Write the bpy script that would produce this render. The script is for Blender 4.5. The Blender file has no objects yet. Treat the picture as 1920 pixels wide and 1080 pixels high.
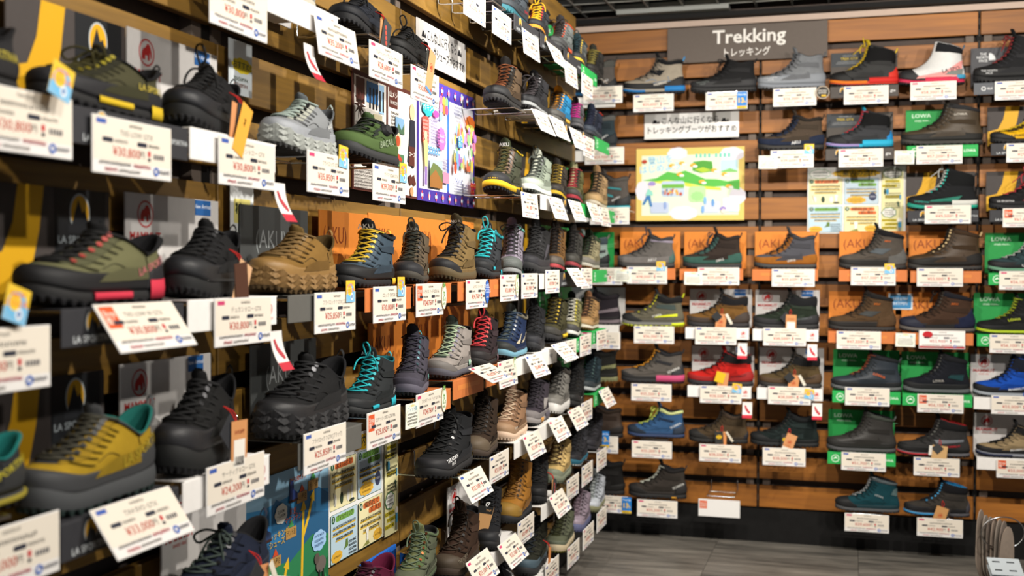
import bpy, math, random
import numpy as np
from mathutils import Matrix, Vector

# ------------------------------------------------------------------ camera, world, lights
SC = bpy.context.scene
COL = SC.collection
WALL_X = -1.11           # front plane of the planks on the left wall
WALL_Y = 5.18            # front plane of the planks on the back wall
LEFT_END = 4.68          # where the left wall stops, short of the back wall
CAM_H = 1.217
cam = bpy.data.cameras.new('camera')
cam.sensor_width = 36.0
cam.lens = 2143.0 / 1920.0 * 36.0
cam.clip_start = 0.05
cam.dof.use_dof = True
cam.dof.focus_distance = 2.75
cam.dof.aperture_fstop = 3.6
camo = bpy.data.objects.new('camera', cam)
COL.objects.link(camo)
camo.matrix_world = (Matrix.Translation((0, 0, CAM_H)) @ Matrix.Rotation(math.radians(16.5), 4, 'Z')
                     @ Matrix.Rotation(math.radians(90 - 1.04), 4, 'X') @ Matrix.Rotation(math.radians(0.16), 4, 'Z'))
SC.camera = camo
SC.view_settings.view_transform = 'Standard'
SC.view_settings.look = 'None'
SC.view_settings.gamma = 1.0
SC.view_settings.use_curve_mapping = False
SC.view_settings.exposure = -0.14
world = bpy.data.worlds.new('store_ambient')
SC.world = world
world.use_nodes = True
world.node_tree.nodes['Background'].inputs[0].default_value = (0.92, 0.96, 1.0, 1)
world.node_tree.nodes['Background'].inputs[1].default_value = 0.21


def lamp(kind, loc, target, power, size, col=(1.0, 0.94, 0.85), spot=None):
    l = bpy.data.lights.new('spot_lamp_light', kind)
    l.energy = power
    l.color = col
    if kind == 'SPOT':
        l.shadow_soft_size = size
        l.spot_size = math.radians(spot)
        l.spot_blend = 0.6
    elif kind == 'AREA':
        l.size = size
    o = bpy.data.objects.new('spot_lamp_light', l)
    COL.objects.link(o)
    o.location = loc
    o.rotation_euler = (Vector(target) - Vector(loc)).to_track_quat('-Z', 'Y').to_euler()
    return o


# ceiling track spots that wash the two display walls
for y, w in ((0.2, 62), (1.1, 70), (2.0, 100), (2.9, 100), (3.8, 88)):
    lamp('SPOT', (0.62, y, 2.33), (WALL_X, y + 0.40, 1.0), w * 1.36, 0.03, spot=100)
for x in (-0.75, 0.05, 0.85, 1.6):
    lamp('SPOT', (x, 2.45, 2.33), (x - 0.05, WALL_Y, 1.15), 138, 0.03, spot=88)


# ------------------------------------------------------------------ shoe form (numpy only)
# a shoe is measured in metres: x from heel (0) to toe, y across, z up from the ground
KEYS = {
    'low': [(0, .028, .005, .288, .034, .033, .046), (.12, .045, .001, .290, .036, .035, .047),
            (.22, .056, .001, .283, .036, .036, .045), (.32, .065, .003, .266, .035, .036, .041),
            (.43, .073, .005, .240, .034, .035, .036), (.56, .083, .007, .208, .032, .034, .030),
            (.70, .094, .008, .181, .031, .033, .027), (.85, .104, .007, .163, .032, .033, .026),
            (1, .112, .005, .150, .034, .034, .027)],
    'mid': [(0, .028, .005, .288, .034, .033, .046), (.10, .045, .001, .290, .036, .035, .047),
            (.19, .057, .001, .283, .036, .036, .045), (.27, .066, .003, .266, .035, .037, .041),
            (.35, .074, .005, .240, .034, .036, .036), (.44, .085, .008, .206, .033, .035, .030),
            (.55, .102, .011, .174, .032, .034, .027), (.70, .124, .012, .152, .033, .034, .026),
            (.85, .146, .012, .139, .034, .035, .028), (1, .165, .012, .132, .035, .036, .031)],
    'high': [(0, .028, .005, .288, .034, .033, .046), (.08, .046, .001, .290, .036, .035, .047),
             (.15, .060, .001, .284, .037, .037, .046), (.22, .071, .003, .268, .036, .038, .042),
             (.29, .080, .005, .243, .035, .037, .037), (.37, .091, .008, .211, .034, .036, .031),
             (.48, .109, .012, .178, .033, .035, .028), (.64, .137, .014, .152, .034, .034, .027),
             (.82, .169, .014, .139, .035, .036, .029), (1, .197, .014, .131, .036, .037, .032)],
}
# collar: (front rise, dip at the ankle, where the dip is, heel rise)
COLLAR = {'low': (.008, .026, .42, .006), 'mid': (.012, .013, .45, -.004), 'high': (.014, .006, .42, -.026)}
LEN = 0.29


class Form:
    def __init__(self, kind='mid', sole=.028, toe=0.0, facet=False):
        self.kind, self.sole, self.facet, self.toe = kind, sole, facet, toe
        k = np.array(KEYS[kind], float)
        k[:, 1] += sole - .028
        self.kt, self.kv = k[:, 0], k[:, 1:]
        m = np.zeros_like(self.kv)
        d = np.diff(self.kv, axis=0) / np.diff(self.kt)[:, None]
        m[1:-1] = (d[1:] + d[:-1]) / 2
        m[0], m[-1] = d[0], d[-1]
        self.m = m
        self.top = k[-1, 1]

    def K(self, t):
        t = np.clip(np.asarray(t, float), 0, 1)
        i = np.clip(np.searchsorted(self.kt, t, side='right') - 1, 0, len(self.kt) - 2)
        h = self.kt[i + 1] - self.kt[i]
        s = (t - self.kt[i]) / h
        s_, h_ = s[..., None], h[..., None]
        return ((2 * s_**3 - 3 * s_**2 + 1) * self.kv[i] + (s_**3 - 2 * s_**2 + s_) * h_ * self.m[i]
                + (-2 * s_**3 + 3 * s_**2) * self.kv[i + 1] + (s_**3 - s_**2) * h_ * self.m[i + 1])

    def lift(self, x):
        q = np.clip((x - .20) / .09, 0, 1.2)
        r = np.clip((.05 - x) / .05, 0, 1.2)
        return .013 * q * q + .003 * r * r

    def S(self, phi, t, off=0.0):
        phi, t = np.broadcast_arrays(np.asarray(phi, float), np.asarray(t, float))
        if np.any(np.asarray(off) != 0):
            e = 2e-3
            p = self.S(phi, t)
            a = self.S(phi + e, t) - self.S(phi - e, t)
            b = self.S(phi, np.clip(t + e, 0, 1)) - self.S(phi, np.clip(t - e, 0, 1))
            n = np.cross(a, b)
            n /= np.maximum(np.linalg.norm(n, axis=-1, keepdims=True), 1e-12)
            return p + n * np.asarray(off)[..., None] if np.ndim(off) else p + n * off
        v = self.K(t)
        z0, xb, xf, wh, wm, wf = [v[..., i] for i in range(6)]
        c = np.cos(phi)
        u = (1 + c) / 2
        w = (wh * (u - .5) * (u - .86) / ((.1 - .5) * (.1 - .86)) + wm * (u - .1) * (u - .86) / ((.5 - .1) * (.5 - .86))
             + wf * (u - .1) * (u - .5) / ((.86 - .1) * (.86 - .5)))
        p = 2.0 + 1.0 * np.clip(1 - t / .6, 0, 1)
        env = np.power(np.clip(1 - np.power(np.abs(c), p), 0, 1), .5)
        x = xb + (xf - xb) * u
        y = w * env * np.sign(np.sin(phi))
        fr, dip, du, hr = COLLAR[self.kind]
        k = np.clip((t - .35) / .65, 0, 1) ** 1.5
        z = z0 + k * (fr * np.clip((u - .6) / .4, 0, 1) - dip * np.exp(-((u - du) / .24)**2) + hr * np.clip((.45 - u) / .45, 0, 1))
        z = z + self.lift(x)
        y = y - .006 * np.clip((x - .1) / .19, 0, 1)**2
        return np.stack([x, y, z], -1)

    def side(self, x, z, off=.0012, sign=-1):
        """point on the outer side at a given length and height"""
        x, z = np.broadcast_arrays(np.asarray(x, float), np.asarray(z, float))
        tt = np.linspace(0, 1, 160)
        v = self.K(tt)
        u = np.clip((x[..., None] - v[:, 1]) / (v[:, 2] - v[:, 1]), 1e-3, 1 - 1e-3)
        ph = np.arccos(2 * u - 1)
        P = self.S(ph, np.broadcast_to(tt, ph.shape))
        j = np.argmin(np.abs(P[..., 2] - z[..., None]) + 10 * np.abs(P[..., 0] - x[..., None]), -1)
        phi = np.take_along_axis(ph, j[..., None], -1)[..., 0]
        return self.S(sign * phi, tt[j], off)

    def ground(self, phi, s, grow=.003):
        """outline of the sole: s is the height share, returns x, y"""
        p = self.S(phi, np.full_like(np.asarray(phi, float), .05))
        q = self.S(phi + 2e-3, np.full_like(np.asarray(phi, float), .05)) - self.S(phi - 2e-3, np.full_like(np.asarray(phi, float), .05))
        n = np.stack([q[..., 1], -q[..., 0]], -1)
        n /= np.maximum(np.linalg.norm(n, axis=-1, keepdims=True), 1e-12)
        c = np.stack([p[..., 0] - .145, p[..., 1]], -1)
        n *= np.sign(np.sum(n * c, -1, keepdims=True))
        g = np.asarray(grow)
        return p[..., :2] + n * (g[..., None] if g.ndim else g)

    def outline(self):
        """points for fitting: the whole silhouette hull"""
        ph, t = np.meshgrid(np.linspace(-math.pi, math.pi, 41), np.linspace(0, 1, 17))
        a = self.S(ph, t).reshape(-1, 3)
        p = self.ground(np.linspace(-math.pi, math.pi, 61), 0)
        b = np.concatenate([p, self.lift(p[:, :1])], 1)
        f = self.S(np.array([0.0]), np.array([1.0]))[0] + np.array([.012, 0, .022])
        return np.concatenate([a, b, f[None]], 0)


# ------------------------------------------------------------------ materials
MATS = {}


def lin(h):
    h = h.lstrip('#')
    c = [int(h[i:i + 2], 16) / 255 for i in (0, 2, 4)]
    return tuple(v / 12.92 if v <= .04045 else ((v + .055) / 1.055)**2.4 for v in c) + (1,)


def mat(h, finish='plain', name=None):
    key = (h, finish)
    if key in MATS:
        return MATS[key]
    m = bpy.data.materials.new(name or finish)
    m.use_nodes = True
    nt = m.node_tree
    b = nt.nodes['Principled BSDF']
    c = lin(h)
    b.inputs['Base Color'].default_value = c
    rough, spec, scale, depth, var = {
        'plain': (.55, .4, 0, 0, 0), 'suede': (.92, .1, 900, .25, .22), 'mesh': (.85, .12, 1400, .5, .25),
        'leather': (.48, .32, 420, .16, .12), 'rubber': (.6, .25, 700, .12, .08), 'foam': (.7, .3, 500, .1, .05),
        'lace': (.8, .25, 1500, .4, .2), 'lining': (.95, .1, 1300, .4, .2), 'board': (.6, .3, 60, .02, .06),
        'card': (.28, .4, 0, 0, 0), 'print': (.5, .22, 0, 0, 0), 'paper': (.7, .3, 0, 0, 0),
        'gloss': (.3, .35, 0, 0, 0), 'chrome': (.16, .5, 0, 0, 0), 'steel': (.35, .5, 0, 0, 0),
        'dark': (.7, .2, 40, .02, .15), 'poster': (.5, .2, 0, 0, 0)}[finish]
    b.inputs['Roughness'].default_value = rough
    b.inputs['Specular IOR Level'].default_value = spec
    if finish in ('chrome', 'steel'):
        b.inputs['Metallic'].default_value = 1
    if scale:
        tc = nt.nodes.new('ShaderNodeTexCoord')
        n = nt.nodes.new('ShaderNodeTexNoise')
        n.inputs['Scale'].default_value = scale
        n.inputs['Detail'].default_value = 3
        nt.links.new(tc.outputs['Object'], n.inputs['Vector'])
        bp = nt.nodes.new('ShaderNodeBump')
        bp.inputs['Strength'].default_value = depth
        bp.inputs['Distance'].default_value = .002
        nt.links.new(n.outputs['Fac'], bp.inputs['Height'])
        nt.links.new(bp.outputs['Normal'], b.inputs['Normal'])
        n2 = nt.nodes.new('ShaderNodeTexNoise')
        n2.inputs['Scale'].default_value = 45 if finish in ('suede', 'leather') else scale
        n2.inputs['Detail'].default_value = 5
        nt.links.new(tc.outputs['Object'], n2.inputs['Vector'])
        mx = nt.nodes.new('ShaderNodeMix')
        mx.data_type = 'RGBA'
        mx.inputs[6].default_value = tuple(v * (1 - var) for v in c[:3]) + (1,)
        mx.inputs[7].default_value = tuple(min(1, v * (1 + var) + .004) for v in c[:3]) + (1,)
        nt.links.new(n2.outputs['Fac'], mx.inputs[0])
        nt.links.new(mx.outputs[2], b.inputs['Base Color'])
    MATS[key] = m
    return m


def wood(name, dark, light, axis):
    """planed oak: grain runs along the plank, every plank its own shade"""
    m = bpy.data.materials.new(name)
    m.use_nodes = True
    nt = m.node_tree
    N, L = nt.nodes.new, nt.links.new
    b = nt.nodes['Principled BSDF']
    tc, info, mp = N('ShaderNodeTexCoord'), N('ShaderNodeObjectInfo'), N('ShaderNodeMapping')
    add = N('ShaderNodeVectorMath'); add.operation = 'ADD'
    cmb = N('ShaderNodeCombineXYZ')
    mul = N('ShaderNodeMath'); mul.operation = 'MULTIPLY'; mul.inputs[1].default_value = 37
    L(info.outputs['Random'], mul.inputs[0])
    for i in range(3):
        L(mul.outputs[0], cmb.inputs[i])
    L(tc.outputs['Object'], add.inputs[0]); L(cmb.outputs[0], add.inputs[1])
    mp.inputs['Scale'].default_value = (1.6, 30, 30) if axis == 'X' else (30, 1.6, 30)
    L(add.outputs[0], mp.inputs['Vector'])
    n1 = N('ShaderNodeTexNoise'); n1.inputs['Scale'].default_value = 1.3; n1.inputs['Detail'].default_value = 6
    n1.inputs['Distortion'].default_value = .8
    n2 = N('ShaderNodeTexNoise'); n2.inputs['Scale'].default_value = 7; n2.inputs['Detail'].default_value = 4
    L(mp.outputs[0], n1.inputs['Vector']); L(mp.outputs[0], n2.inputs['Vector'])
    mx = N('ShaderNodeMix'); mx.data_type = 'RGBA'
    mx.inputs[6].default_value, mx.inputs[7].default_value = lin(dark), lin(light)
    rp = N('ShaderNodeMapRange'); rp.inputs[1].default_value, rp.inputs[2].default_value = .28, .72
    L(n1.outputs['Fac'], rp.inputs[0])
    av = N('ShaderNodeMath'); av.operation = 'MULTIPLY_ADD'; av.inputs[1].default_value = .35
    sb = N('ShaderNodeMath'); sb.operation = 'MULTIPLY_ADD'; sb.inputs[1].default_value = .75; sb.inputs[2].default_value = -.08
    L(rp.outputs[0], sb.inputs[0]); L(n2.outputs['Fac'], av.inputs[0]); L(sb.outputs[0], av.inputs[2])
    L(av.outputs[0], mx.inputs[0])
    hv = N('ShaderNodeHueSaturation')
    vr = N('ShaderNodeMapRange'); vr.inputs[3].default_value, vr.inputs[4].default_value = .82, 1.12
    L(info.outputs['Random'], vr.inputs[0]); L(vr.outputs[0], hv.inputs['Value'])
    L(mx.outputs[2], hv.inputs['Color']); L(hv.outputs[0], b.inputs['Base Color'])
    bp = N('ShaderNodeBump'); bp.inputs['Strength'].default_value = .12; bp.inputs['Distance'].default_value = .002
    L(n2.outputs['Fac'], bp.inputs['Height']); L(bp.outputs[0], b.inputs['Normal'])
    b.inputs['Roughness'].default_value = .55
    return m


# ------------------------------------------------------------------ mesh tools
def mesh(name, v, f, smooth=True, mats=None, mi=None):
    me = bpy.data.meshes.new(name)
    me.from_pydata([tuple(map(float, p)) for p in v], [], [tuple(map(int, q)) for q in f])
    if smooth:
        me.polygons.foreach_set('use_smooth', [True] * len(me.polygons))
    if mats:
        for m in mats:
            me.materials.append(m)
    else:
        me.materials.append(None)
    if mi is not None:
        me.polygons.foreach_set('material_index', mi)
    me.update()
    return me


class MB:
    """collects quads and triangles into one mesh"""
    def __init__(self):
        self.v, self.f, self.n = [], [], 0

    def add(self, v, f):
        self.v.extend(map(tuple, np.asarray(v, float).reshape(-1, 3).tolist()))
        self.f.extend(tuple(i + self.n for i in q) for q in f)
        self.n = len(self.v)
        return self

    def grid(self, P, wrap=False):
        a, b = P.shape[:2]
        F = []
        for i in range(a - 1):
            for j in range(b if wrap else b - 1):
                k = (j + 1) % b
                F.append((i * b + j, i * b + k, (i + 1) * b + k, (i + 1) * b + j))
        return self.add(P.reshape(-1, 3), F)

    def fan(self, ring, c):
        n = len(ring)
        return self.add(np.concatenate([ring, [c]]), [(i, (i + 1) % n, n) for i in range(n)])

    def box(self, lo, hi, bev=0):
        (x0, y0, z0), (x1, y1, z1) = lo, hi
        if not bev:
            v = [(x, y, z) for x in (x0, x1) for y in (y0, y1) for z in (z0, z1)]
            return self.add(v, [(0, 1, 3, 2), (4, 6, 7, 5), (0, 4, 5, 1), (2, 3, 7, 6), (0, 2, 6, 4), (1, 5, 7, 3)])
        b = bev
        v, f = [], []
        for x, sx in ((x0, 1), (x1, -1)):
            for y, sy in ((y0, 1), (y1, -1)):
                for z, sz in ((z0, 1), (z1, -1)):
                    v += [(x, y + sy * b, z + sz * b), (x + sx * b, y, z + sz * b), (x + sx * b, y + sy * b, z)]
        I = lambda i, j, k, a: ((i * 2 + j) * 2 + k) * 3 + a
        for a in range(3):
            for s in (0, 1):
                q = []
                for (p, r) in ((0, 0), (1, 0), (1, 1), (0, 1)):
                    ix = [0, 0, 0]; ix[a] = s; o = [i for i in range(3) if i != a]
                    ix[o[0]], ix[o[1]] = p, r
                    q.append(I(*ix, a))
                f.append(q if (s == 1) == (a != 1) else q[::-1])
        for a in range(3):
            o = [i for i in range(3) if i != a]
            for p in (0, 1):
                for r in (0, 1):
                    q = []
                    for (s, w) in ((0, o[0]), (1, o[0]), (1, o[1]), (0, o[1])):
                        ix = [0, 0, 0]; ix[a] = s; ix[o[0]], ix[o[1]] = p, r
                        q.append(I(*ix, w))
                    f.append(q)
        for i in (0, 1):
            for j in (0, 1):
                for k in (0, 1):
                    f.append([I(i, j, k, a) for a in range(3)])
        return self.add(v, f)

    def tube(self, pts, r, n=6, cap=True):
        P = np.asarray(pts, float)
        T = np.gradient(P, axis=0)
        T /= np.maximum(np.linalg.norm(T, axis=1, keepdims=True), 1e-9)
        up = np.array([0, 0, 1.0]) if abs(T[0][2]) < .9 else np.array([0, 1.0, 0])
        R = np.broadcast_to(np.asarray(r, float), (len(P),))
        rings = []
        A = np.cross(T[0], up); A /= np.linalg.norm(A)
        for i in range(len(P)):
            A = A - T[i] * np.dot(A, T[i])
            A /= max(np.linalg.norm(A), 1e-9)
            B = np.cross(T[i], A)
            th = np.linspace(0, 2 * math.pi, n, endpoint=False)
            rings.append(P[i] + R[i] * (np.cos(th)[:, None] * A + np.sin(th)[:, None] * B))
        self.grid(np.array(rings), wrap=True)
        if cap:
            self.fan(rings[0][::-1], P[0]); self.fan(rings[-1], P[-1])
        return self

    def mesh(self, name, smooth=True):
        return mesh(name, self.v, self.f, smooth)


def bez(pts, n):
    """smooth line through points"""
    P = np.asarray(pts, float)
    t = np.linspace(0, len(P) - 1, n)
    i = np.clip(t.astype(int), 0, len(P) - 2)
    s = (t - i)[:, None]
    Q = np.concatenate([[2 * P[0] - P[1]], P, [2 * P[-1] - P[-2]]])
    a, b, c, d = Q[i], Q[i + 1], Q[i + 2], Q[i + 3]
    return .5 * ((2 * b) + (c - a) * s + (2 * a - 5 * b + 4 * c - d) * s * s + (3 * b - a - 3 * c + d) * s**3)


def link(name, me, parent=None, m=None):
    o = bpy.data.objects.new(name, me)
    COL.objects.link(o)
    if parent:
        o.parent = parent
    if m is not None:
        o.material_slots[0].link = 'OBJECT'
        o.material_slots[0].material = m
    return o


def tag(o, label, cat, group=None, kind=None):
    if label:
        o['label'] = label
    if cat:
        o['category'] = cat
    if group:
        o['group'] = group
    if kind:
        o['kind'] = kind
    return o


def empty(name, loc, rz=0, label=None, cat=None, group=None):
    o = bpy.data.objects.new(name, None)
    o.empty_display_size = .05
    COL.objects.link(o)
    o.location = loc
    o.rotation_euler = (0, 0, rz)
    return tag(o, label, cat, group)


TXT = {}


def text_geo(s, bold=0.0, squeeze=1.0, font=None):
    """flat letters: vertices with a cap height near 0.7, centred on 0, 0"""
    k = (s, bold, squeeze)
    if k not in TXT:
        c = bpy.data.curves.new('letters', 'FONT')
        c.body = s
        c.align_x, c.align_y = 'CENTER', 'CENTER'
        c.resolution_u = 2
        c.offset = bold
        c.space_line = .95
        o = bpy.data.objects.new('letters', c)
        COL.objects.link(o)
        dg = bpy.context.evaluated_depsgraph_get()
        ev = o.evaluated_get(dg)
        me = ev.to_mesh()
        v = np.array([(p.co.x * squeeze, p.co.y) for p in me.vertices]).reshape(-1, 2)
        f = [tuple(p.vertices) for p in me.polygons]
        ev.to_mesh_clear()
        bpy.data.objects.remove(o)
        bpy.data.curves.remove(c)
        TXT[k] = (v, f)
    return TXT[k]


# ------------------------------------------------------------------ shoe parts
def patch(F, p0, p1, npn, tlo, thi, ntn, off, edge=-.0006, wrap=False):
    """a panel that lies on the upper: offset OFF, its rim turned in"""
    ph = np.linspace(p0, p1, npn)
    if not wrap:
        ph = np.concatenate([[ph[0]], ph, [ph[-1]]])
    s = np.linspace(0, 1, ntn)
    s = np.concatenate([[0], s, [1]])
    lo = np.array([tlo(p) for p in ph]) if callable(tlo) else np.full(len(ph), tlo)
    hi = np.array([thi(p) for p in ph]) if callable(thi) else np.full(len(ph), thi)
    T = lo + (hi - lo) * s[:, None]
    O = np.full(T.shape, float(off))
    O[0] = O[-1] = edge
    if not wrap:
        O[:, 0] = O[:, -1] = edge
    b = MB()
    P = F.S(np.broadcast_to(ph, T.shape), T, O)
    b.grid(P)
    return b


def sstep(a, b, x):
    q = min(1, max(0, (x - a) / (b - a)))
    return q * q * (3 - 2 * q)


def shade(h, k):
    c = [int(h[i:i + 2], 16) for i in (0, 2, 4)]
    return ''.join('%02x' % max(0, min(255, round(v * k + (6 if k > 1 else 0)))) for v in c)


FORMS, PARTS = {}, {}


def form(kind, sole, facet):
    k = (kind, sole, facet)
    if k not in FORMS:
        FORMS[k] = Form(kind, sole, facet=facet)
    return FORMS[k]


def local(P):
    """shoe metres -> object space: toe towards -X, outer side towards -Y"""
    P = np.asarray(P, float)
    return np.stack([LEN / 2 - P[..., 0], P[..., 1], P[..., 2]], -1)


def build_part(F, part, arg):
    b = MB()
    PI = math.pi
    if part == 'upper':
        ph = np.linspace(-PI, PI, 57)[:-1]
        t = np.concatenate([np.linspace(0, .45, 14), np.linspace(.5, 1, 11)])
        b.grid(F.S(ph[None, :], t[:, None]), wrap=True)
    elif part == 'lining':
        ph = np.linspace(-PI, PI, 41)[:-1]
        top = F.S(ph, np.full(40, 1.0))
        c = top.mean(0)
        rows = [top]
        for k, dz in ((.985, .002), (.94, .003), (.89, .001), (.85, -.007), (.78, -.03), (.72, -.06)):
            r = c + (top - c) * np.array([k, k, 1])
            r = r + np.array([0, 0, dz])
            if dz < -.02:
                r[:, 2] = np.minimum(r[:, 2], max(c[2] + dz, F.sole + .012))
            rows.append(r)
        b.grid(np.array(rows), wrap=True)
        b.fan(rows[-1], rows[-1].mean(0))
    elif part == 'collar':
        ph = np.linspace(.62, 2 * PI - .62, 49)
        lo = arg or .86
        s = np.linspace(0, 1, 7)
        O = (np.array([-.2, .75, 1, 1, 1, .8, -.2]) * .0042)[:, None]
        T = lo + (1 - lo) * s[:, None]
        b.grid(F.S(np.broadcast_to(ph, (7, 49)), np.broadcast_to(T, (7, 49)), np.broadcast_to(O, (7, 49))))
    elif part == 'rubber_rand':
        mid, toe, heel = arg
        hi = lambda p: (lambda u: mid + (toe - mid) * sstep(.70, .97, u) + (heel - mid) * sstep(.30, .06, u))((1 + math.cos(p)) / 2)
        b = patch(F, -PI, PI, 81, 0.0, hi, 6, .0022, wrap=True)
    elif part == 'toe_cap':
        w = 1.25
        h = arg or .32
        b = patch(F, -w, w, 25, 0.0, lambda p: h * max(.05, math.cos(p / w * PI / 2))**.6, 8, .0026)
    elif part == 'heel_counter':
        w, h = arg or (.9, .45)
        hi = lambda p: h * (1 - .55 * sstep(.1, 1, abs(abs(p) - PI) / w))
        b = patch(F, PI - w, PI + w, 21, 0.0, hi, 8, .0026)
    elif part == 'lace_facing':
        t0, sg = arg
        b = patch(F, sg * .46, sg * .98, 7, lambda p: t0 + .03 * (abs(p) - .46) / .52, .975, 16, .0026)
    elif part == 'tongue':
        ph = np.linspace(-.56, .56, 11)
        t = np.linspace(.33, 1, 12)
        P = F.S(np.broadcast_to(ph, (12, 11)), np.broadcast_to(t[:, None], (12, 11)), np.full((12, 11), .001))
        e = arg or (.017 if F.kind == 'low' else .028)
        rows = list(P)
        base = P[-1]
        c = base.mean(0)
        for k, (g, wd) in enumerate(((.35, 1.0), (.7, .96), (.92, .82), (1.0, .55))):
            rows.append(c + (base - c) * np.array([1, wd, 1]) + np.array([.35 * e * g, 0, e * g]))
        O = np.array(rows)
        I = O[8:] - np.array([.007, 0, .001])
        b.grid(O)
        b.grid(I[::-1])
        b.grid(np.array([O[-1], (O[-1] + I[-1]) / 2 + np.array([0, 0, .003]), I[-1]]))
        for j in (0, -1):
            b.grid(np.array([O[8:, j], I[:, j]]))
    elif part == 'laces':
        n, style = arg
        t = np.linspace(.37, .955, n)
        r = .0023
        off = .0055
        for i in range(n):
            for s in (-1, 1):
                if i == n - 1:
                    continue
                a = F.S(np.array([s * .62]), t[i:i + 1], .0035)[0]
                m1 = F.S(np.array([s * .3]), np.array([t[i] * .7 + t[i + 1] * .3]), off)[0]
                m2 = F.S(np.array([-s * .3]), np.array([t[i] * .3 + t[i + 1] * .7]), off + (.002 if s > 0 else 0))[0]
                z = F.S(np.array([-s * .62]), t[i + 1:i + 2], .0035)[0]
                b.tube(bez([a, m1, m2, z], 8), r, 5, cap=False)
        a = [F.S(np.array([q]), t[:1], .0045)[0] for q in (-.62, -.2, .2, .62)]
        b.tube(bez(a, 7), r, 5, cap=False)
        k = F.S(np.array([0.0]), np.array([.955]), .010)[0]
        if style == 'bow':
            for s in (-1, 1):
                b.tube(bez([k, k + (.016, s * .018, .006), k + (.022, s * .036, -.004), k + (.016, s * .030, -.018), k + (.004, s * .008, -.004)], 14), r, 5)
                b.tube(bez([k, k + (.014, s * .010, -.010), k + (.024, s * .022, -.035), k + (.030, s * .026, -.055)], 10), r, 5)
            b.tube([k + (-.003, -.006, 0), k, k + (.003, .006, 0)], [.003, .0048, .003], 6)
        elif style == 'loop':
            b.tube(bez([k, k + (.004, -.010, .022), k + (.008, -.004, .045), k + (.006, .008, .040), k + (0, .004, .012), k], 16), r, 5)
            b.tube(bez([k, k + (.012, -.020, .004), k + (.02, -.034, -.018), k + (.018, -.036, -.04)], 10), r, 5)
            b.tube(bez([k, k + (.014, .012, -.002), k + (.03, .016, -.016), k + (.05, .012, -.034)], 10), r, 5)
        elif style == 'tuck':
            b.tube(bez([F.S(np.array([q]), np.array([.97]), .006)[0] for q in (-1.0, -.5, 0, .5, 1.0)], 10), r, 5)
    elif part == 'lace_hooks':
        n = arg
        t = np.linspace(.37, .955, n)
        for i in range(n):
            for s in (-1, 1):
                a = F.S(np.array([s * .66]), t[i:i + 1], .001)[0]
                c = F.S(np.array([s * .66]), t[i:i + 1], .0062)[0]
                b.tube([a, a * .5 + c * .5, c], [.0048, .0034, .0050], 6)
    elif part == 'midsole':
        top, bulge, hk = arg
        ph = np.linspace(-PI, PI, 97)[:-1]
        u = (1 + np.cos(ph)) / 2
        rows = []
        zs = np.linspace(0, 1, 7)
        for i, s in enumerate(zs):
            g = -.0005 + bulge * math.sin(PI * min(1, .15 + .8 * s)) + .0012 * (1 - s)
            gg = np.full(96, g)
            zt = F.sole - .003 + top + .006 * np.array([sstep(.80, 1, q) for q in u]) + hk * np.array([sstep(.35, .05, q) for q in u])
            z = .008 + (zt - .008) * s
            if F.facet and 0 < i < 6:
                tri = np.abs(((np.arange(96) / 6 + i * .5) % 1) * 2 - 1)
                gg = gg + (.0035 if i % 2 else -.001)
                z = z + .010 * (tri - .5)
            xy = F.ground(ph, s, gg)
            rows.append(np.concatenate([xy, (z + F.lift(xy[:, 0]))[:, None]], 1))
        b.grid(np.array(rows), wrap=True)
        q = rows[-1]
        c = q.mean(0)
        b.grid(np.array([q, c + (q - c) * np.array([.9, .85, 1]) - np.array([0, 0, .002])]), wrap=True)
    elif part == 'outsole':
        ph = np.linspace(-PI, PI, 145)[:-1]
        u = (1 + np.cos(ph)) / 2
        k = np.arange(144)
        lug = (k // 2) % 2 == 0
        arch = np.array([sstep(.30, .36, q) * sstep(.52, .44, q) for q in u])
        rows = []
        for z, g, lg in ((.012, .0005, 0), (.0095, .0022, 0), (.006, .0022, .35), (.0, .0008, 1), (.0, -.010, 1)):
            gg = g - lg * np.where(lug, 0, .003)
            zz = z + lg * np.where(lug, 0, .0042) + arch * .006 * (1 if z < .006 else 0)
            xy = F.ground(ph, 0, gg)
            rows.append(np.concatenate([xy, (zz + F.lift(xy[:, 0]))[:, None]], 1))
        b.grid(np.array(rows), wrap=True)
        r = rows[-1]
        h = 72
        b.add(r, [(i, (i + 1) % 144, (143 - i - 1) % 144, (143 - i) % 144) for i in range(h - 1)])
    elif part == 'sole_insert':
        u0, u1, z0, z1 = arg
        f = lambda q: math.acos(max(-1, min(1, 2 * q - 1)))
        if u1 >= .95:
            ph = np.linspace(-f(u0), f(u0), 31)
        elif u0 <= .05:
            ph = np.linspace(f(u1), 2 * PI - f(u1), 31)
        else:
            ph = np.linspace(-f(u0), -f(u1), 15)
        n = len(ph)
        rows = []
        for z, g in ((z0, .0), (z0, .0045), ((z0 + z1) / 2, .0056), (z1, .0048), (z1, .0)):
            xy = F.ground(ph, 0, np.full(n, g))
            rows.append(np.concatenate([xy, (z + F.lift(xy[:, 0]))[:, None]], 1))
        b.grid(np.array(rows))
    elif part == 'pull_loop':
        a = F.S(np.array([PI - .16]), np.array([.93]), .003)[0]
        c = F.S(np.array([-PI + .16]), np.array([.93]), .003)[0]
        m = (a + c) / 2
        rise = .018 if F.kind == 'low' else .022
        l = bez([a, a + (-.006, 0, rise * .6), m + (-.008, 0, rise), c + (-.006, 0, rise * .6), c], 12)
        b.grid(np.stack([l - np.array([.0035, 0, -.001]), l + np.array([0.0, 0, .003]), l + np.array([.0035, 0, -.001])]))
    elif part in ('side_stripe', 'side_panel', 'ankle_panel', 'logo_bar'):
        # a strip between two poly-lines given as (length share, height) pairs on the outer side
        lo, hi = np.array(arg[0], float), np.array(arg[1], float)
        n = 14
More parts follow.
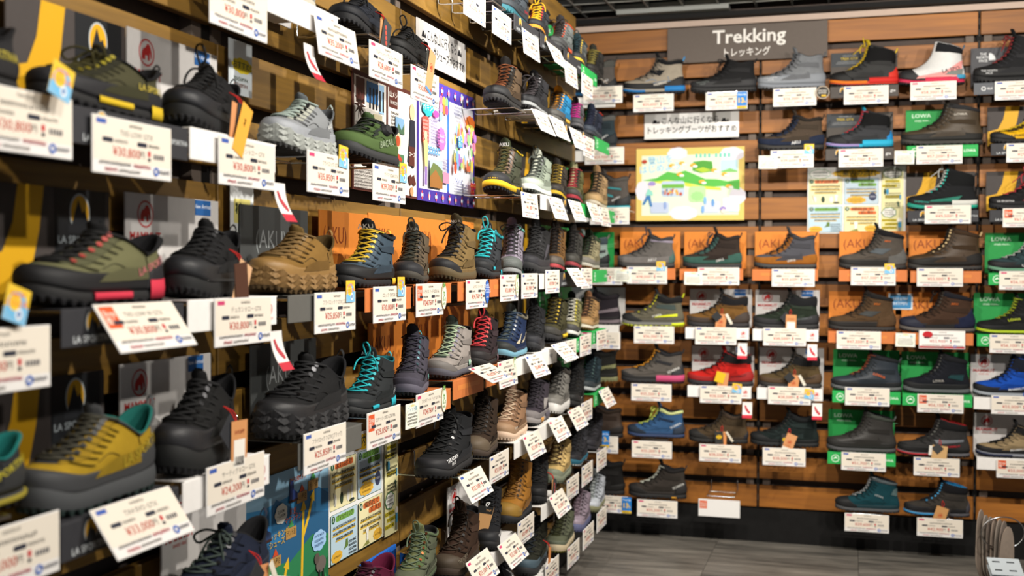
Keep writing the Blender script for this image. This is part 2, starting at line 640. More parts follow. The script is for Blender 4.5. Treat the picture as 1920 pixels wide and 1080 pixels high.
        tl = np.linspace(0, 1, n)
        A = np.stack([np.interp(tl, np.linspace(0, 1, len(lo)), lo[:, i]) for i in (0, 1)], 1)
        B = np.stack([np.interp(tl, np.linspace(0, 1, len(hi)), hi[:, i]) for i in (0, 1)], 1)
        s = np.linspace(0, 1, 6)[:, None, None]
        G = A + (B - A) * s
        sg = arg[2]
        b.grid(F.side(G[..., 0] * LEN, G[..., 1] + F.sole - .028, .0030, sg))
    elif part == 'brand_letters':
        s, x, z, h, rot = arg
        v, f = text_geo(s, .012)
        v = v * h / .7
        ca, sa = math.cos(rot), math.sin(rot)
        q = np.stack([v[:, 0] * ca - v[:, 1] * sa, v[:, 0] * sa + v[:, 1] * ca], 1)
        b.add(F.side(x * LEN - q[:, 0], z + F.sole - .028 + q[:, 1], .0042), f)
    elif part == 'tongue_letters':
        s, h = arg
        v, f = text_geo(s, .012)
        v = v * h / .7
        p = F.S(np.array([0.0]), np.array([.99]), .0035)[0] + np.array([.004, 0, .006])
        b.add(np.stack([p[0] + .35 * v[:, 1], -v[:, 0], p[2] + v[:, 1] * .95], 1), f)
    elif part == 'zip_cover':
        ph = np.linspace(-.16, .16, 5)
        t = np.linspace(.3, .97, 20)
        b.grid(F.S(np.broadcast_to(ph, (20, 5)), np.broadcast_to(t[:, None], (20, 5)), np.full((20, 5), .003)))
    elif part == 'lace_straps':
        n = arg
        t = np.linspace(.37, .955, n)
        for i in range(n - 1):
            for s in (-1, 1):
                ph = s * np.linspace(.66, 1.22, 7)
                tt = t[i] - np.linspace(0, .10, 7) - .02
                tt = np.maximum(tt, .12)
                w = .0085
                O = np.full((3, 7), .0042)
                O[0] = O[2] = .0026
                O[:, -1] = .001
                T = tt + np.array([-w, 0, w])[:, None] * np.linspace(1, 1.5, 7)
                b.grid(F.S(np.broadcast_to(ph, (3, 7)), T, O))
    elif part == 'dial':
        p = F.side(np.array([.40 * LEN]), np.array([.093 + F.sole - .028]), .001)[0]
        o = F.side(np.array([.40 * LEN]), np.array([.093 + F.sole - .028]), .013)[0]
        d = o - p
        b.tube([p, p + d * .3, p + d * .35, p + d * .9, o], [.017, .017, .014, .014, .011], 18)
    elif part == 'seam':
        for pts in arg:
            A = np.array(pts, float)
            l = bez(np.stack([A[:, 0], A[:, 1]], 1), 22)
            for sg in (-1, 1):
                b.tube(F.side(l[:, 0] * LEN, l[:, 1] + F.sole - .028, .0008, sg), .0009, 4, cap=False)
    v = local(np.array(b.v))
    # mirrored X keeps outward faces by flipping the winding
    return mesh(part, v, [q[::-1] for q in b.f], smooth=part not in ('outsole',) and not (part == 'midsole' and F.facet))


def part_mesh(F, part, arg):
    k = (F.kind, F.sole, F.facet, part, repr(arg))
    if k not in PARTS:
        PARTS[k] = build_part(F, part, arg)
    return PARTS[k]


def shoe(short, loc, rz, sc, p):
    """p: the look of one shoe (see the table of shoes)"""
    kind = p.get('k', 'mid')
    F = form(kind, p.get('sole', .024), p.get('facet', False))
    root = empty('hiking_shoe' if kind == 'low' else 'hiking_boot', loc, rz, short, 'shoe' if kind == 'low' else 'boot', 'footwear on display')
    root.scale = sc
    A = lambda nm, arg, m: link(nm, part_mesh(F, nm, arg), root, m)
    fin = p.get('fin', 'suede')
    up = p['up']
    tong = p.get('tong', up)
    A('upper', None, mat(up, fin))
    A('lining', None, mat(p.get('lin', '1c1c1e'), 'lining'))
    out = p.get('out', '17171a')
    A('outsole', None, mat(out, 'rubber'))
    A('midsole', p.get('ms', (.002, .002, 0)), mat(p.get('mid', '2a2a2c'), 'foam'))
    if p.get('zip'):
        A('zip_cover', None, mat(p['zip'], 'rubber'))
    else:
        A('tongue', p.get('te'), mat(tong, 'mesh'))
        lf = p.get('face', None)
        if lf != '':
            for sg in (-1, 1):
                A('lace_facing', (.33, sg), mat(lf or shade(up, .86), fin))
        n = p.get('n', {'low': 6, 'mid': 7, 'high': 8}[kind])
        if p.get('lace'):
            A('laces', (n, p.get('ls', 'tuck')), mat(p['lace'], 'lace'))
        A('lace_hooks', n, mat(p.get('hook', '3a3a3c'), 'steel' if not p.get('hookp') else 'plain'))['kind'] = 'stuff'
    if p.get('col'):
        A('collar', p.get('cl'), mat(p['col'], 'mesh'))
    if p.get('rand'):
        A('rubber_rand', p.get('rh', (.10, .20, .14)), mat(p['rand'], p.get('rfin', 'rubber')))
    if p.get('toe'):
        A('toe_cap', p.get('th'), mat(p['toe'], 'rubber'))
    if p.get('heel'):
        A('heel_counter', p.get('hh'), mat(p['heel'], p.get('hfin', 'rubber')))
    for c, rng in p.get('ins', ()):
        A('sole_insert', rng, mat(c, 'foam'))
    for c, lo, hi in p.get('st', ()):
        for sg in (-1, 1):
            A('side_stripe', (lo, hi, sg), mat(c, 'rubber'))
    for c, lo, hi in p.get('ap', ()):
        for sg in (-1, 1):
            A('ankle_panel', (lo, hi, sg), mat(c, 'mesh'))
    if not p.get('st') and not p.get('ap') and not p.get('zip') and not p.get('dial'):
        dark = sum(int(up[i:i + 2], 16) for i in (0, 2, 4)) < 120
        q = shade(up, 1.18 if dark else .86)
        for sg in (-1, 1):
            if kind == 'low':
                A('side_panel', ([(.66, .042), (.46, .043), (.24, .046)], [(.60, .054), (.46, .064), (.34, .064), (.25, .068)], sg), mat(q, fin))
            else:
                A('side_panel', ([(.66, .044), (.46, .046), (.22, .050)], [(.60, .056), (.48, .070), (.34, .068), (.23, .076)], sg), mat(q, fin))
                A('ankle_panel', ([(.40, .108), (.24, .104), (.10, .100)], [(.42, .122), (.28, .126), (.10, .124)], sg), mat(q, 'mesh'))
    if p.get('lace') and not p.get('zip') and p.get('straps', True):
        A('lace_straps', p.get('n', {'low': 6, 'mid': 7, 'high': 8}[kind]), mat(p.get('slit', shade(up, .62 if not sum(int(up[i:i + 2], 16) for i in (0, 2, 4)) < 110 else 1.2)), fin))['kind'] = 'stuff'
    if p.get('loop'):
        A('pull_loop', None, mat(p['loop'], 'lace'))
    for s, c, x, z, h, r in p.get('logo', ()):
        A('brand_letters', (s, x, z, h, r), mat(c, 'print'))
    if p.get('tl'):
        A('tongue_letters', (p['tl'][0], p['tl'][2]), mat(p['tl'][1], 'print'))
    if p.get('dial'):
        A('dial', None, mat(p['dial'], 'rubber'))
    if p.get('seam', True):
        A('seam', [[(.80, .050), (.68, .048), (.52, .052), (.36, .060), (.20, .062)], [(.62, .062), (.52, .070), (.44, .064)], [(.30, .044), (.24, .062), (.26, .082)]],
          mat(p.get('sc', shade(up, .6)), 'lace'))['kind'] = 'stuff'
    return root


# ------------------------------------------------------------------ flat print
class Flat:
    """ink on a sheet: metres, u to the right, v up; every item lies a hair in front of the one before"""
    def __init__(self, step=.00006, base=.0002):
        self.it, self.step, self.base = [], step, base

    def poly(self, c, pts):
        P = np.array(pts, float)
        self.it.append((c, P, [tuple(range(len(P)))]))
        return self

    def rect(self, c, x, y, w, h, r=0.0, rot=0.0):
        a, b = w / 2, h / 2
        if r:
            P = []
            for cx, cy, s in ((a - r, b - r, 0), (-a + r, b - r, 1), (-a + r, -b + r, 2), (a - r, -b + r, 3)):
                P += [(cx + r * math.cos(math.pi / 2 * (s + q / 3)), cy + r * math.sin(math.pi / 2 * (s + q / 3))) for q in range(4)]
        else:
            P = [(-a, -b), (a, -b), (a, b), (-a, b)]
        P = np.array(P)
        if rot:
            k, s = math.cos(rot), math.sin(rot)
            P = P @ np.array([[k, s], [-s, k]])
        return self.poly(c, P + (x, y))

    def disc(self, c, x, y, rx, ry=None, n=20):
        t = np.linspace(0, 2 * math.pi, n, endpoint=False)
        return self.poly(c, np.stack([x + rx * np.cos(t), y + (ry or rx) * np.sin(t)], 1))

    def cloud(self, c, x, y, rx, ry, n=9, d=.12):
        t = np.linspace(0, 2 * math.pi, n * 5, endpoint=False)
        k = 1 + d * np.abs(np.sin(t * n / 2)) - d / 2
        return self.poly(c, np.stack([x + rx * k * np.cos(t), y + ry * k * np.sin(t)], 1))

    def ring(self, c, x, y, r, w, n=20, ry=None):
        t = np.linspace(0, 2 * math.pi, n, endpoint=False)
        k = (ry or r) / r
        o = np.stack([x + r * np.cos(t), y + r * k * np.sin(t)], 1)
        i = np.stack([x + (r - w) * np.cos(t), y + (r - w) * k * np.sin(t)], 1)
        self.it.append((c, np.concatenate([o, i]), [(a, (a + 1) % n, n + (a + 1) % n, n + a) for a in range(n)]))
        return self

    def line(self, c, pts, w):
        P = np.array(pts, float)
        T = np.gradient(P, axis=0)
        T /= np.maximum(np.linalg.norm(T, axis=1, keepdims=True), 1e-9)
        N = np.stack([-T[:, 1], T[:, 0]], 1) * w / 2
        n = len(P)
        self.it.append((c, np.concatenate([P + N, P - N]), [(a + n, a + 1 + n, a + 1, a) for a in range(n - 1)]))
        return self

    def text(self, c, s, x, y, h, bold=.01, sq=1.0, rot=0.0, w=None):
        v, f = text_geo(s, bold, sq)
        if not len(v):
            return self
        v = v * (h / .72)
        if w:
            v = v * np.array([w / max(np.ptp(v[:, 0]), 1e-6), 1])
        if rot:
            k, q = math.cos(rot), math.sin(rot)
            v = v @ np.array([[k, q], [-q, k]])
        self.it.append((c, v + (x, y), f))
        return self

    def scrawl(self, c, x, y, w, h, seed=0, gap=.25):
        """handwriting too small to read: a row of short strokes"""
        rnd = random.Random(seed)
        u = x - w / 2
        V, F = [], []
        while u < x + w / 2 - h * .3:
            d = h * rnd.uniform(.35, .75)
            for k in range(2):
                a, b = rnd.uniform(-.5, .5) * h, rnd.uniform(-.5, .5) * h
                p = np.array([(u, y + a), (u + d, y + b)])
                q = np.array([0, h * .11])
                m = len(V)
                V += [p[0] - q, p[1] - q, p[1] + q, p[0] + q]
                F.append((m, m + 1, m + 2, m + 3))
            m = len(V)
            V += [(u + d * .4, y - h * .5), (u + d * .4 + h * .2, y - h * .5), (u + d * .4 + h * .2, y + h * .5), (u + d * .4, y + h * .5)]
            F.append((m, m + 1, m + 2, m + 3))
            u += d + h * gap * rnd.uniform(.3, 1.1)
        if V:
            self.it.append((c, np.array(V, float), F))
        return self

    def mesh(self, name='print', finish='print'):
        v, f, mi, ms = [], [], [], []
        n = 0
        for i, (c, P, F) in enumerate(self.it):
            if c not in ms:
                ms.append(c)
            y = -(self.base + self.step * i)
            v += [(p[0], y, p[1]) for p in P]
            f += [tuple(q + n for q in k) for k in F]
            mi += [ms.index(c)] * len(F)
            n += len(P)
        return mesh(name, v, f, False, [mat(c, finish) for c in ms], mi)


def world_box(name, lo, hi, m, parent=None, bev=0):
    b = MB().box(lo, hi, bev)
    return link(name, mesh(name, b.v, b.f, False), parent, m)


# ------------------------------------------------------------------ the setting
M_TAUPE = mat('4a403b', 'dark')
M_BLACK = mat('0c0b0b', 'dark')
M_STILE = mat('6a5f57', 'dark')
OAK_L = wood('oak_left', '64491c', '967029', 'Y')
OAK_B = wood('oak_back', '77450f', 'aa6a1e', 'X')

fl = wall = None


def floor_mat():
    m = bpy.data.materials.new('slate_vinyl')
    m.use_nodes = True
    nt = m.node_tree
    N, L = nt.nodes.new, nt.links.new
    b = nt.nodes['Principled BSDF']
    tc, info = N('ShaderNodeTexCoord'), N('ShaderNodeObjectInfo')
    add = N('ShaderNodeVectorMath'); add.operation = 'ADD'
    L(tc.outputs['Object'], add.inputs[0]); L(info.outputs['Random'], add.inputs[1])
    n1 = N('ShaderNodeTexNoise'); n1.inputs['Scale'].default_value = 5; n1.inputs['Detail'].default_value = 8; n1.inputs['Roughness'].default_value = .65
    mp = N('ShaderNodeMapping'); mp.inputs['Scale'].default_value = (.5, 3, 1)
    L(add.outputs[0], mp.inputs[0]); L(mp.outputs[0], n1.inputs['Vector'])
    r = N('ShaderNodeValToRGB')
    r.color_ramp.elements[0].position, r.color_ramp.elements[0].color = .32, lin('3b3a37')
    r.color_ramp.elements[1].position, r.color_ramp.elements[1].color = .68, lin('7f7a72')
    L(n1.outputs['Fac'], r.inputs[0])
    hv = N('ShaderNodeHueSaturation')
    vr = N('ShaderNodeMapRange'); vr.inputs[3].default_value, vr.inputs[4].default_value = .75, 1.2
    L(info.outputs['Random'], vr.inputs[0]); L(vr.outputs[0], hv.inputs['Value'])
    L(r.outputs[0], hv.inputs['Color']); L(hv.outputs[0], b.inputs['Base Color'])
    b.inputs['Roughness'].default_value = .38
    return m


M_FLOOR = floor_mat()
floor = tag(world_box('floor', (-1.7, -1.0, -.06), (3.2, 5.6, -.004), mat('2a2927', 'dark')), None, None, None, 'structure')
tw, td = .60, .60
for i in range(6):
    for j in range(7):
        x0, y0 = -1.16 + i * tw, 5.2 - (j + 1) * td
        world_box('tile', (x0 + .001, y0 + .001, -.004), (x0 + tw - .001, y0 + td - .001, 0), M_FLOOR, floor)
ceiling = tag(world_box('ceiling', (-1.7, -1.0, 2.42), (3.2, 5.6, 2.46), mat('505251', 'dark')), None, None, None, 'structure')
M_GRID = mat('96958f', 'dark')
b = MB()
for i in range(30):
    b.box((-1.5 + i * .155, -.5, 2.376), (-1.492 + i * .155, 5.3, 2.40))
for j in range(38):
    b.box((-1.6, 5.25 - j * .155, 2.376), (3.1, 5.258 - j * .155, 2.40))
o = link('louvre_grid', mesh('louvre_grid', b.v, b.f, False), ceiling, M_GRID)
o['kind'] = 'stuff'

# left wall: backing, stiles, planks
wall_left = tag(world_box('wall_left', (WALL_X - .075, -.95, 0), (WALL_X - .045, LEFT_END - .01, 2.30), M_TAUPE), None, None, None, 'structure')
joints = [-.825, .069, .963, 1.849, 2.735, 3.583, LEFT_END]
for k in range(18):
    zb = 2.1665 - .1277 * k
    if zb < .10:
        break
    for a, c in zip(joints, joints[1:]):
        world_box('plank', (WALL_X - .02, a + .004, zb), (WALL_X, c - .004, zb + .0947), OAK_L, wall_left, .0015)
for a in joints[:-1]:
    for d in (-.05, .018):
        world_box('stile', (WALL_X - .045, a + d, .1), (WALL_X - .021, a + d + .032, 2.28), M_STILE, wall_left)
    world_box('slotted_upright', (WALL_X - .045, a - .014, .1), (WALL_X - .023, a + .014, 2.28), M_BLACK, wall_left)
world_box('end_panel', (WALL_X - .075, LEFT_END - .009, .02), (WALL_X - .021, LEFT_END, 2.28), mat('5b3d1f', 'board'), wall_left)
tag(world_box('baseboard_left', (WALL_X - .044, -.9, 0), (WALL_X - .004, LEFT_END, .105), M_BLACK), None, None, None, 'structure')

# back wall
wall_back = tag(world_box('wall_back', (-1.7, WALL_Y + .045, 0), (3.2, WALL_Y + .075, 2.46), M_TAUPE), None, None, None, 'structure')
bj = [-1.69, -1.289, -.389, .511, 1.411, 2.311]
for k in range(17):
    zt = 2.297 - .128 * k
    for a, c in zip(bj, bj[1:]):
        world_box('plank', (a + .0055, WALL_Y, zt - .0965), (c - .0055, WALL_Y + .02, zt), OAK_B, wall_back, .0015)
for a in bj[1:]:
    for d in (-.052, .020):
        world_box('stile', (a + d, WALL_Y + .021, .12), (a + d + .032, WALL_Y + .045, 2.34), M_STILE, wall_back)
    q = MB()
    q.box((a - .010, WALL_Y + .012, .02), (a + .010, WALL_Y + .044, 2.36))
    for s in range(46):
        z = .16 + s * .048
        q.box((a - .0025, WALL_Y + .010, z), (a + .0025, WALL_Y + .0122, z + .020))
    world_box('upright_slots', (a - .0028, WALL_Y + .0112, .16), (a + .0028, WALL_Y + .0119, 2.3), mat('3f3935', 'dark'), wall_back)
    link('slotted_upright', mesh('slotted_upright', q.v, q.f, False), wall_back, M_BLACK)
tag(world_box('baseboard_back', (-1.69, WALL_Y - .012, 0), (2.3, WALL_Y + .044, .147), M_BLACK), None, None, None, 'structure')
tag(world_box('trim_1', (-1.69, WALL_Y - .004, 2.302), (2.3, WALL_Y + .044, 2.328), mat('b9a496', 'board')), None, None, None, 'structure')
tag(world_box('trim_2', (-1.69, WALL_Y - .05, 2.331), (2.3, WALL_Y + .044, 2.352), M_BLACK), None, None, None, 'structure')
o = tag(world_box('light_trough', (-1.02, WALL_Y - .10, 2.354), (-.52, WALL_Y - .02, 2.374), mat('8d8f8c', 'board'), None, .002), 'grey light trough on top of the back wall, at its inner corner', 'fixture')


# ------------------------------------------------------------------ price cards
CARD_W, CARD_H = .178, .0755
_b = MB().box((-CARD_W / 2, -.0012, -CARD_H / 2), (CARD_W / 2, .0012, CARD_H / 2), .0008)
CARD_ME = mesh('card', _b.v, _b.f, False)
CARDS = {}


def card_print(price, badge, name):
    k = (price, badge, name)
    if k in CARDS:
        return CARDS[k]
    F = Flat()
    F.rect('e1dedb', 0, 0, CARD_W - .003, CARD_H - .003)
    F.rect('e0d7c9', 0, .008, CARD_W - .003, CARD_H - .019)
    rnd = random.Random(price + name)
    if badge == 'r':
        F.rect('ece8e4', 0, 0, CARD_W - .004, CARD_H - .004)
        F.rect('b3303c', 0, -.031, CARD_W - .004, .008)
        F.disc('b8222c', -.055, .020, .020, .014)
        F.rect('ece8e4', 0, -.010, CARD_W - .01, .030)
    elif badge == 'b':
        F.rect('3d5aa6', -.071, .0305, .021, .0065)
    elif badge == 'p':
        F.rect('c4416e', -.071, .0305, .021, .0065)
    if badge == 's':
        F.rect('d4572f', -.068, .016, .030, .034)
        F.text('e0d7c9', 'Shop\n推し', -.068, .016, .009)
    if name:
        F.text('4a4844', name, .006, .0185, .0075, 0, w=min(.125, .0068 * len(name)))
    else:
        F.scrawl('55524e', .004, .0185, .085, .0058, rnd.random())
    F.scrawl('6a665f', .004, .0300, .030, .004, rnd.random())
    for x in (-.058, .018):
        F.rect('2c2f3c', x, .0075, .022, .0062, .002)
        F.scrawl('7a766f', x + .028, .0075, .028, .0045, rnd.random())
    F.text('b8402c', '¥' + price, -.017, -.0070, .0125, .0, w=.060)
    F.text('5a5550', '円', .018, -.0068, .008, 0)
    F.rect('c0383c', .034, -.0035, .006, .0075).rect('3c3a40', .034, -.0115, .006, .004)
    for i in range(5):
        F.rect('5a5b62', .046 + i * .0052, -.0062, .0028, .0068)
    F.scrawl('76716c', -.042, -.0225, .070, .0042, rnd.random())
    F.scrawl('b8505a', .018, -.0225, .040, .0048, rnd.random())
    F.scrawl('c05a62', -.052, -.0310, .026, .0046, rnd.random())
    F.scrawl('76716c', -.012, -.0310, .046, .0042, rnd.random())
    F.ring('3a66b8', .050, -.0265, .0062, .0026, 12)
    F.poly('3a66b8', [(.0495, -.0335), (.0535, -.0300), (.0475, -.0285)])
    F.scrawl('77777c', .070, -.0262, .026, .0055, rnd.random())
    CARDS[k] = F.mesh('printed_sheet')
    return CARDS[k]


M_CARD = mat('e2e0de', 'card')


def price_card(short, pos, rz, pitch, roll, price, badge, name=''):
    o = link('price_card', CARD_ME, None, M_CARD)
    o.matrix_world = (Matrix.Translation(pos) @ Matrix.Rotation(rz, 4, 'Z') @ Matrix.Translation((0, 0, CARD_H / 2))
                      @ Matrix.Rotation(math.radians(-pitch), 4, 'X') @ Matrix.Rotation(math.radians(roll), 4, 'Y') @ Matrix.Translation((0, 0, -CARD_H / 2)))
    tag(o, short, 'price card', 'price cards under the footwear')
    k = link('printed_sheet', card_print(price, badge, name), o)
    k.location = (0, -.0012, 0)
    return o


# ------------------------------------------------------------------ wire brackets
def wire_mesh(depth):
    b = MB()
    w = .058
    for s in (-1, 1):
        b.tube(bez([(s * w, .118, .042), (s * w, .112, .040), (s * w, .109, .030), (s * w, .109, .006), (s * w, .103, -.003), (s * w, .06, -.003), (s * w, -depth + .118, -.003)], 22), .0026, 6)
    b.tube([(-w, -depth + .118, -.003), (-.03, -depth + .118, -.003), (.03, -depth + .118, -.003), (w, -depth + .118, -.003)], .0024, 6)
    b.tube([(-w, .05, -.003), (0, .05, -.003), (w, .05, -.003)], .0018, 6)
    return b.mesh('wire_bracket')


WIRE, WIRE_SHORT = wire_mesh(.168), wire_mesh(.161)
M_CHROME = mat('c9c9c9', 'chrome')


def bracket(short, loc, rz, tray=False):
    o = link('wire_bracket', WIRE_SHORT if tray else WIRE, None, M_CHROME)
    o.location = loc
    o.rotation_euler = (0, 0, rz)
    return tag(o, short, 'bracket', 'chrome wire brackets under the footwear')


# ------------------------------------------------------------------ display boards
def mammoth(F, c, x, y, r):
    F.ring(c, x, y, r, r * .13, 24)
    P = [(-.62, -.5), (-.62, -.05), (-.45, .25), (-.15, .38), (.02, .62), (.28, .66), (.5, .42), (.62, .05), (.66, -.3), (.52, -.42), (.46, -.1), (.38, .02), (.36, -.55), (.12, -.55), (.10, -.2), (-.18, -.2), (-.22, -.55)]
    F.poly(c, [(x + p[0] * r, y + p[1] * r) for p in P])


def arch(F, x, y, s):
    F.disc('aeb6b8', x, y, .026 * s, .032 * s, 24)
    F.disc('d9a21b', x, y, .0225 * s, .0285 * s, 24)
    F.poly('22252a', [(x - .022 * s, y - .022 * s), (x - .004 * s, y + .022 * s), (x + .006 * s, y), (x + .012 * s, y + .006 * s), (x + .024 * s, y - .022 * s)])
    F.rect('26282c', x, y - .026 * s, .06 * s, .014 * s)


BOARD = {}


def board_print(kind):
    if kind in BOARD:
        return BOARD[kind]
    P, L, pc, lc = None, None, 'd9d6d2', 'e4e1dc'
    if kind == 'aku':
        pc, lc = 'd27d2c', 'c4713a'
        P = Flat().text('8a3f1c', '(AKU)', -.055, .028, .038, .0, .95).scrawl('b8662a', -.055, -.012, .08, .005, 3)
        L = Flat().rect('cf8040', 0, .004, .2, .012)
    elif kind == 'aku_black':
        pc, lc = '3d3f3f', '5b5a56'
        P = Flat().text('85898a', '(AKU)', -.02, .018, .036, .0, .95).text('5d6162', 'TACTICAL', -.02, -.018, .008)
    elif kind == 'lowa':
        pc, lc = '1d8f42', '23a14c'
        P = Flat().text('c6e2cb', 'LOWA', -.075, .056, .016, .016, 1.15).text('d5ead8', 'simply more...', -.070, .036, .008)
        for d in (0, .012):
            P.line('86c495', [(-.06 + .004 * i * 1.7 + d, -.07 + .09 * math.sin(i / 30 * 1.5) + d) for i in range(30)], .0012)
        L = Flat().disc('e6f2e8', -.105, 0, .016).disc('23a14c', -.105, 0, .0135).poly('e6f2e8', [(-.117, -.004), (-.104, .008), (-.094, -.002), (-.104, .001)]).text('e6f2e8', 'LOWA', .105, 0, .011, .012)
    elif kind == 'mammut':
        pc, lc = 'c9c6c4', 'e3e0dd'
        P = Flat()
        mammoth(P, 'b32a2a', -.085, .050, .022)
        P.text('b32a2a', 'MAMMUT', -.085, .014, .013, .02, 1.1).text('c9716c', 'SWISS 1862', -.085, .000, .006)
        P.rect('2563a8', .085, .068, .05, .026).text('dfe9f5', 'New Arrival!', .085, .070, .0075)
        L = Flat()
        mammoth(L, 'c23a34', .112, .003, .010)
        L.text('c23a34', 'MAMMUT', .112, -.013, .004, .01)
    elif kind in ('ls', 'ls_y'):
        pc, lc = '403a38', '2f2f33'
        P = Flat()
        P.poly('d3a01c', [(-.135, -.02), (-.095, -.01), (-.075, .03), (-.065, .0825), (-.012, .0825), (-.022, .02), (-.04, -.04), (-.065, -.0825), (-.135, -.0825)])
        if kind == 'ls_y':
            P.rect('1d1f22', .068, .028, .115, .108)
            arch(P, .066, .048, .9)
            P.text('8f979b', 'LA SPORTIVA', .066, .008, .011, .014, 1.1)
        else:
            P.text('b9bcbd', 'LA SPORTIVA', .075, .03, .010, .012, 1.1)
        L = Flat()
        arch(L, -.075, .006, .55)
        L.text('c2c6c8', 'LA SPORTIVA', -.075, -.015, .009, .012, 1.1).text('c2c6c8', 'LA SPORTIVA', .105, .0, .007, .012)
    elif kind == 'ls_text':
        pc, lc = '4a443f', '46403c'
        P = Flat().rect('33373c', -.06, .05, .15, .058).text('8f9294', 'AEQUILIBRIUM', -.06, .068, .006).text('c3a91f', 'TREK GTX', -.06, .055, .011, .012).scrawl('8f9294', -.06, .042, .10, .004, 1).scrawl('8f9294', -.06, .035, .11, .004, 2)
        L = Flat()
        arch(L, -.085, .006, .5)
        L.text('d5d5d3', 'gtx', .115, 0, .012, .012)
    elif kind == 'tnf':
        pc, lc = '46464a', '55585e'
        P = Flat().text('d6d8d9', 'THE\nNORTH\nFACE', -.088, .042, .0105, .014)
        P.poly('d6d8d9', [(-.066, .030)] + [(-.066 + .026 * math.sin(t), .030 + .030 * math.cos(t)) for t in np.linspace(0, math.pi / 2, 8)])
        L = Flat().ring('d6d8d9', -.10, 0, .009, .003, 14).text('d6d8d9', 'BLK', -.075, 0, .009)
    elif kind == 'white':
        P = None
        L = Flat().scrawl('8d8d90', .05, .004, .05, .012, 5)
    elif kind == 'white2':
        P = Flat().ring('55555a', .10, .04, .012, .002)
        L = Flat().poly('3a3a3c', [(.075, .008), (.083, -.012), (.092, .010), (.084, -.002)])
    BOARD[kind] = (P.mesh('printed_logo') if P else None, L.mesh('printed_logo') if L else None, pc, lc)
    return BOARD[kind]


def bx(lo, hi, bev=.0008):
    b = MB().box(lo, hi, bev)
    return mesh('board', b.v, b.f, False)


PANEL_ME = bx((-.137, -.002, -.0825), (.137, .002, .0825))
TRAY_ME = bx((-.137, -.070, -.0012), (.137, .069, .0012))
LIP_ME = bx((-.137, -.0012, -.024), (.137, .0012, .024))


def board(short, loc, rz, kind, shift=0.0, width=.274):
    """a printed card shelf: back panel against the planks, tray on the wires, folded lip in front"""
    P, L, pc, lc = board_print(kind)
    r = empty('display_board', loc, rz, short, 'display board', 'brand display boards behind the footwear')
    k = width / .274
    if kind not in ('white',):
        q = link('back_panel', PANEL_ME, r, mat(pc, 'board'))
        q.location = (shift, .094, .085)
        q.scale = (k, 1, 1)
        if P:
            link('printed_logo', P, q).location = (0, -.0022, 0)
    q = link('tray', TRAY_ME, r, mat(lc, 'board'))
    q.location = (shift * .3, .0225, .0002)
    q.scale = (k, 1, 1)
    q = link('front_lip', LIP_ME, r, mat(lc, 'board'))
    q.location = (shift * .15, -.0492, -.0236)
    q.scale = (k, 1, 1)
    if L:
        link('printed_logo', L, q).location = (0, -.0014, 0)
    return r


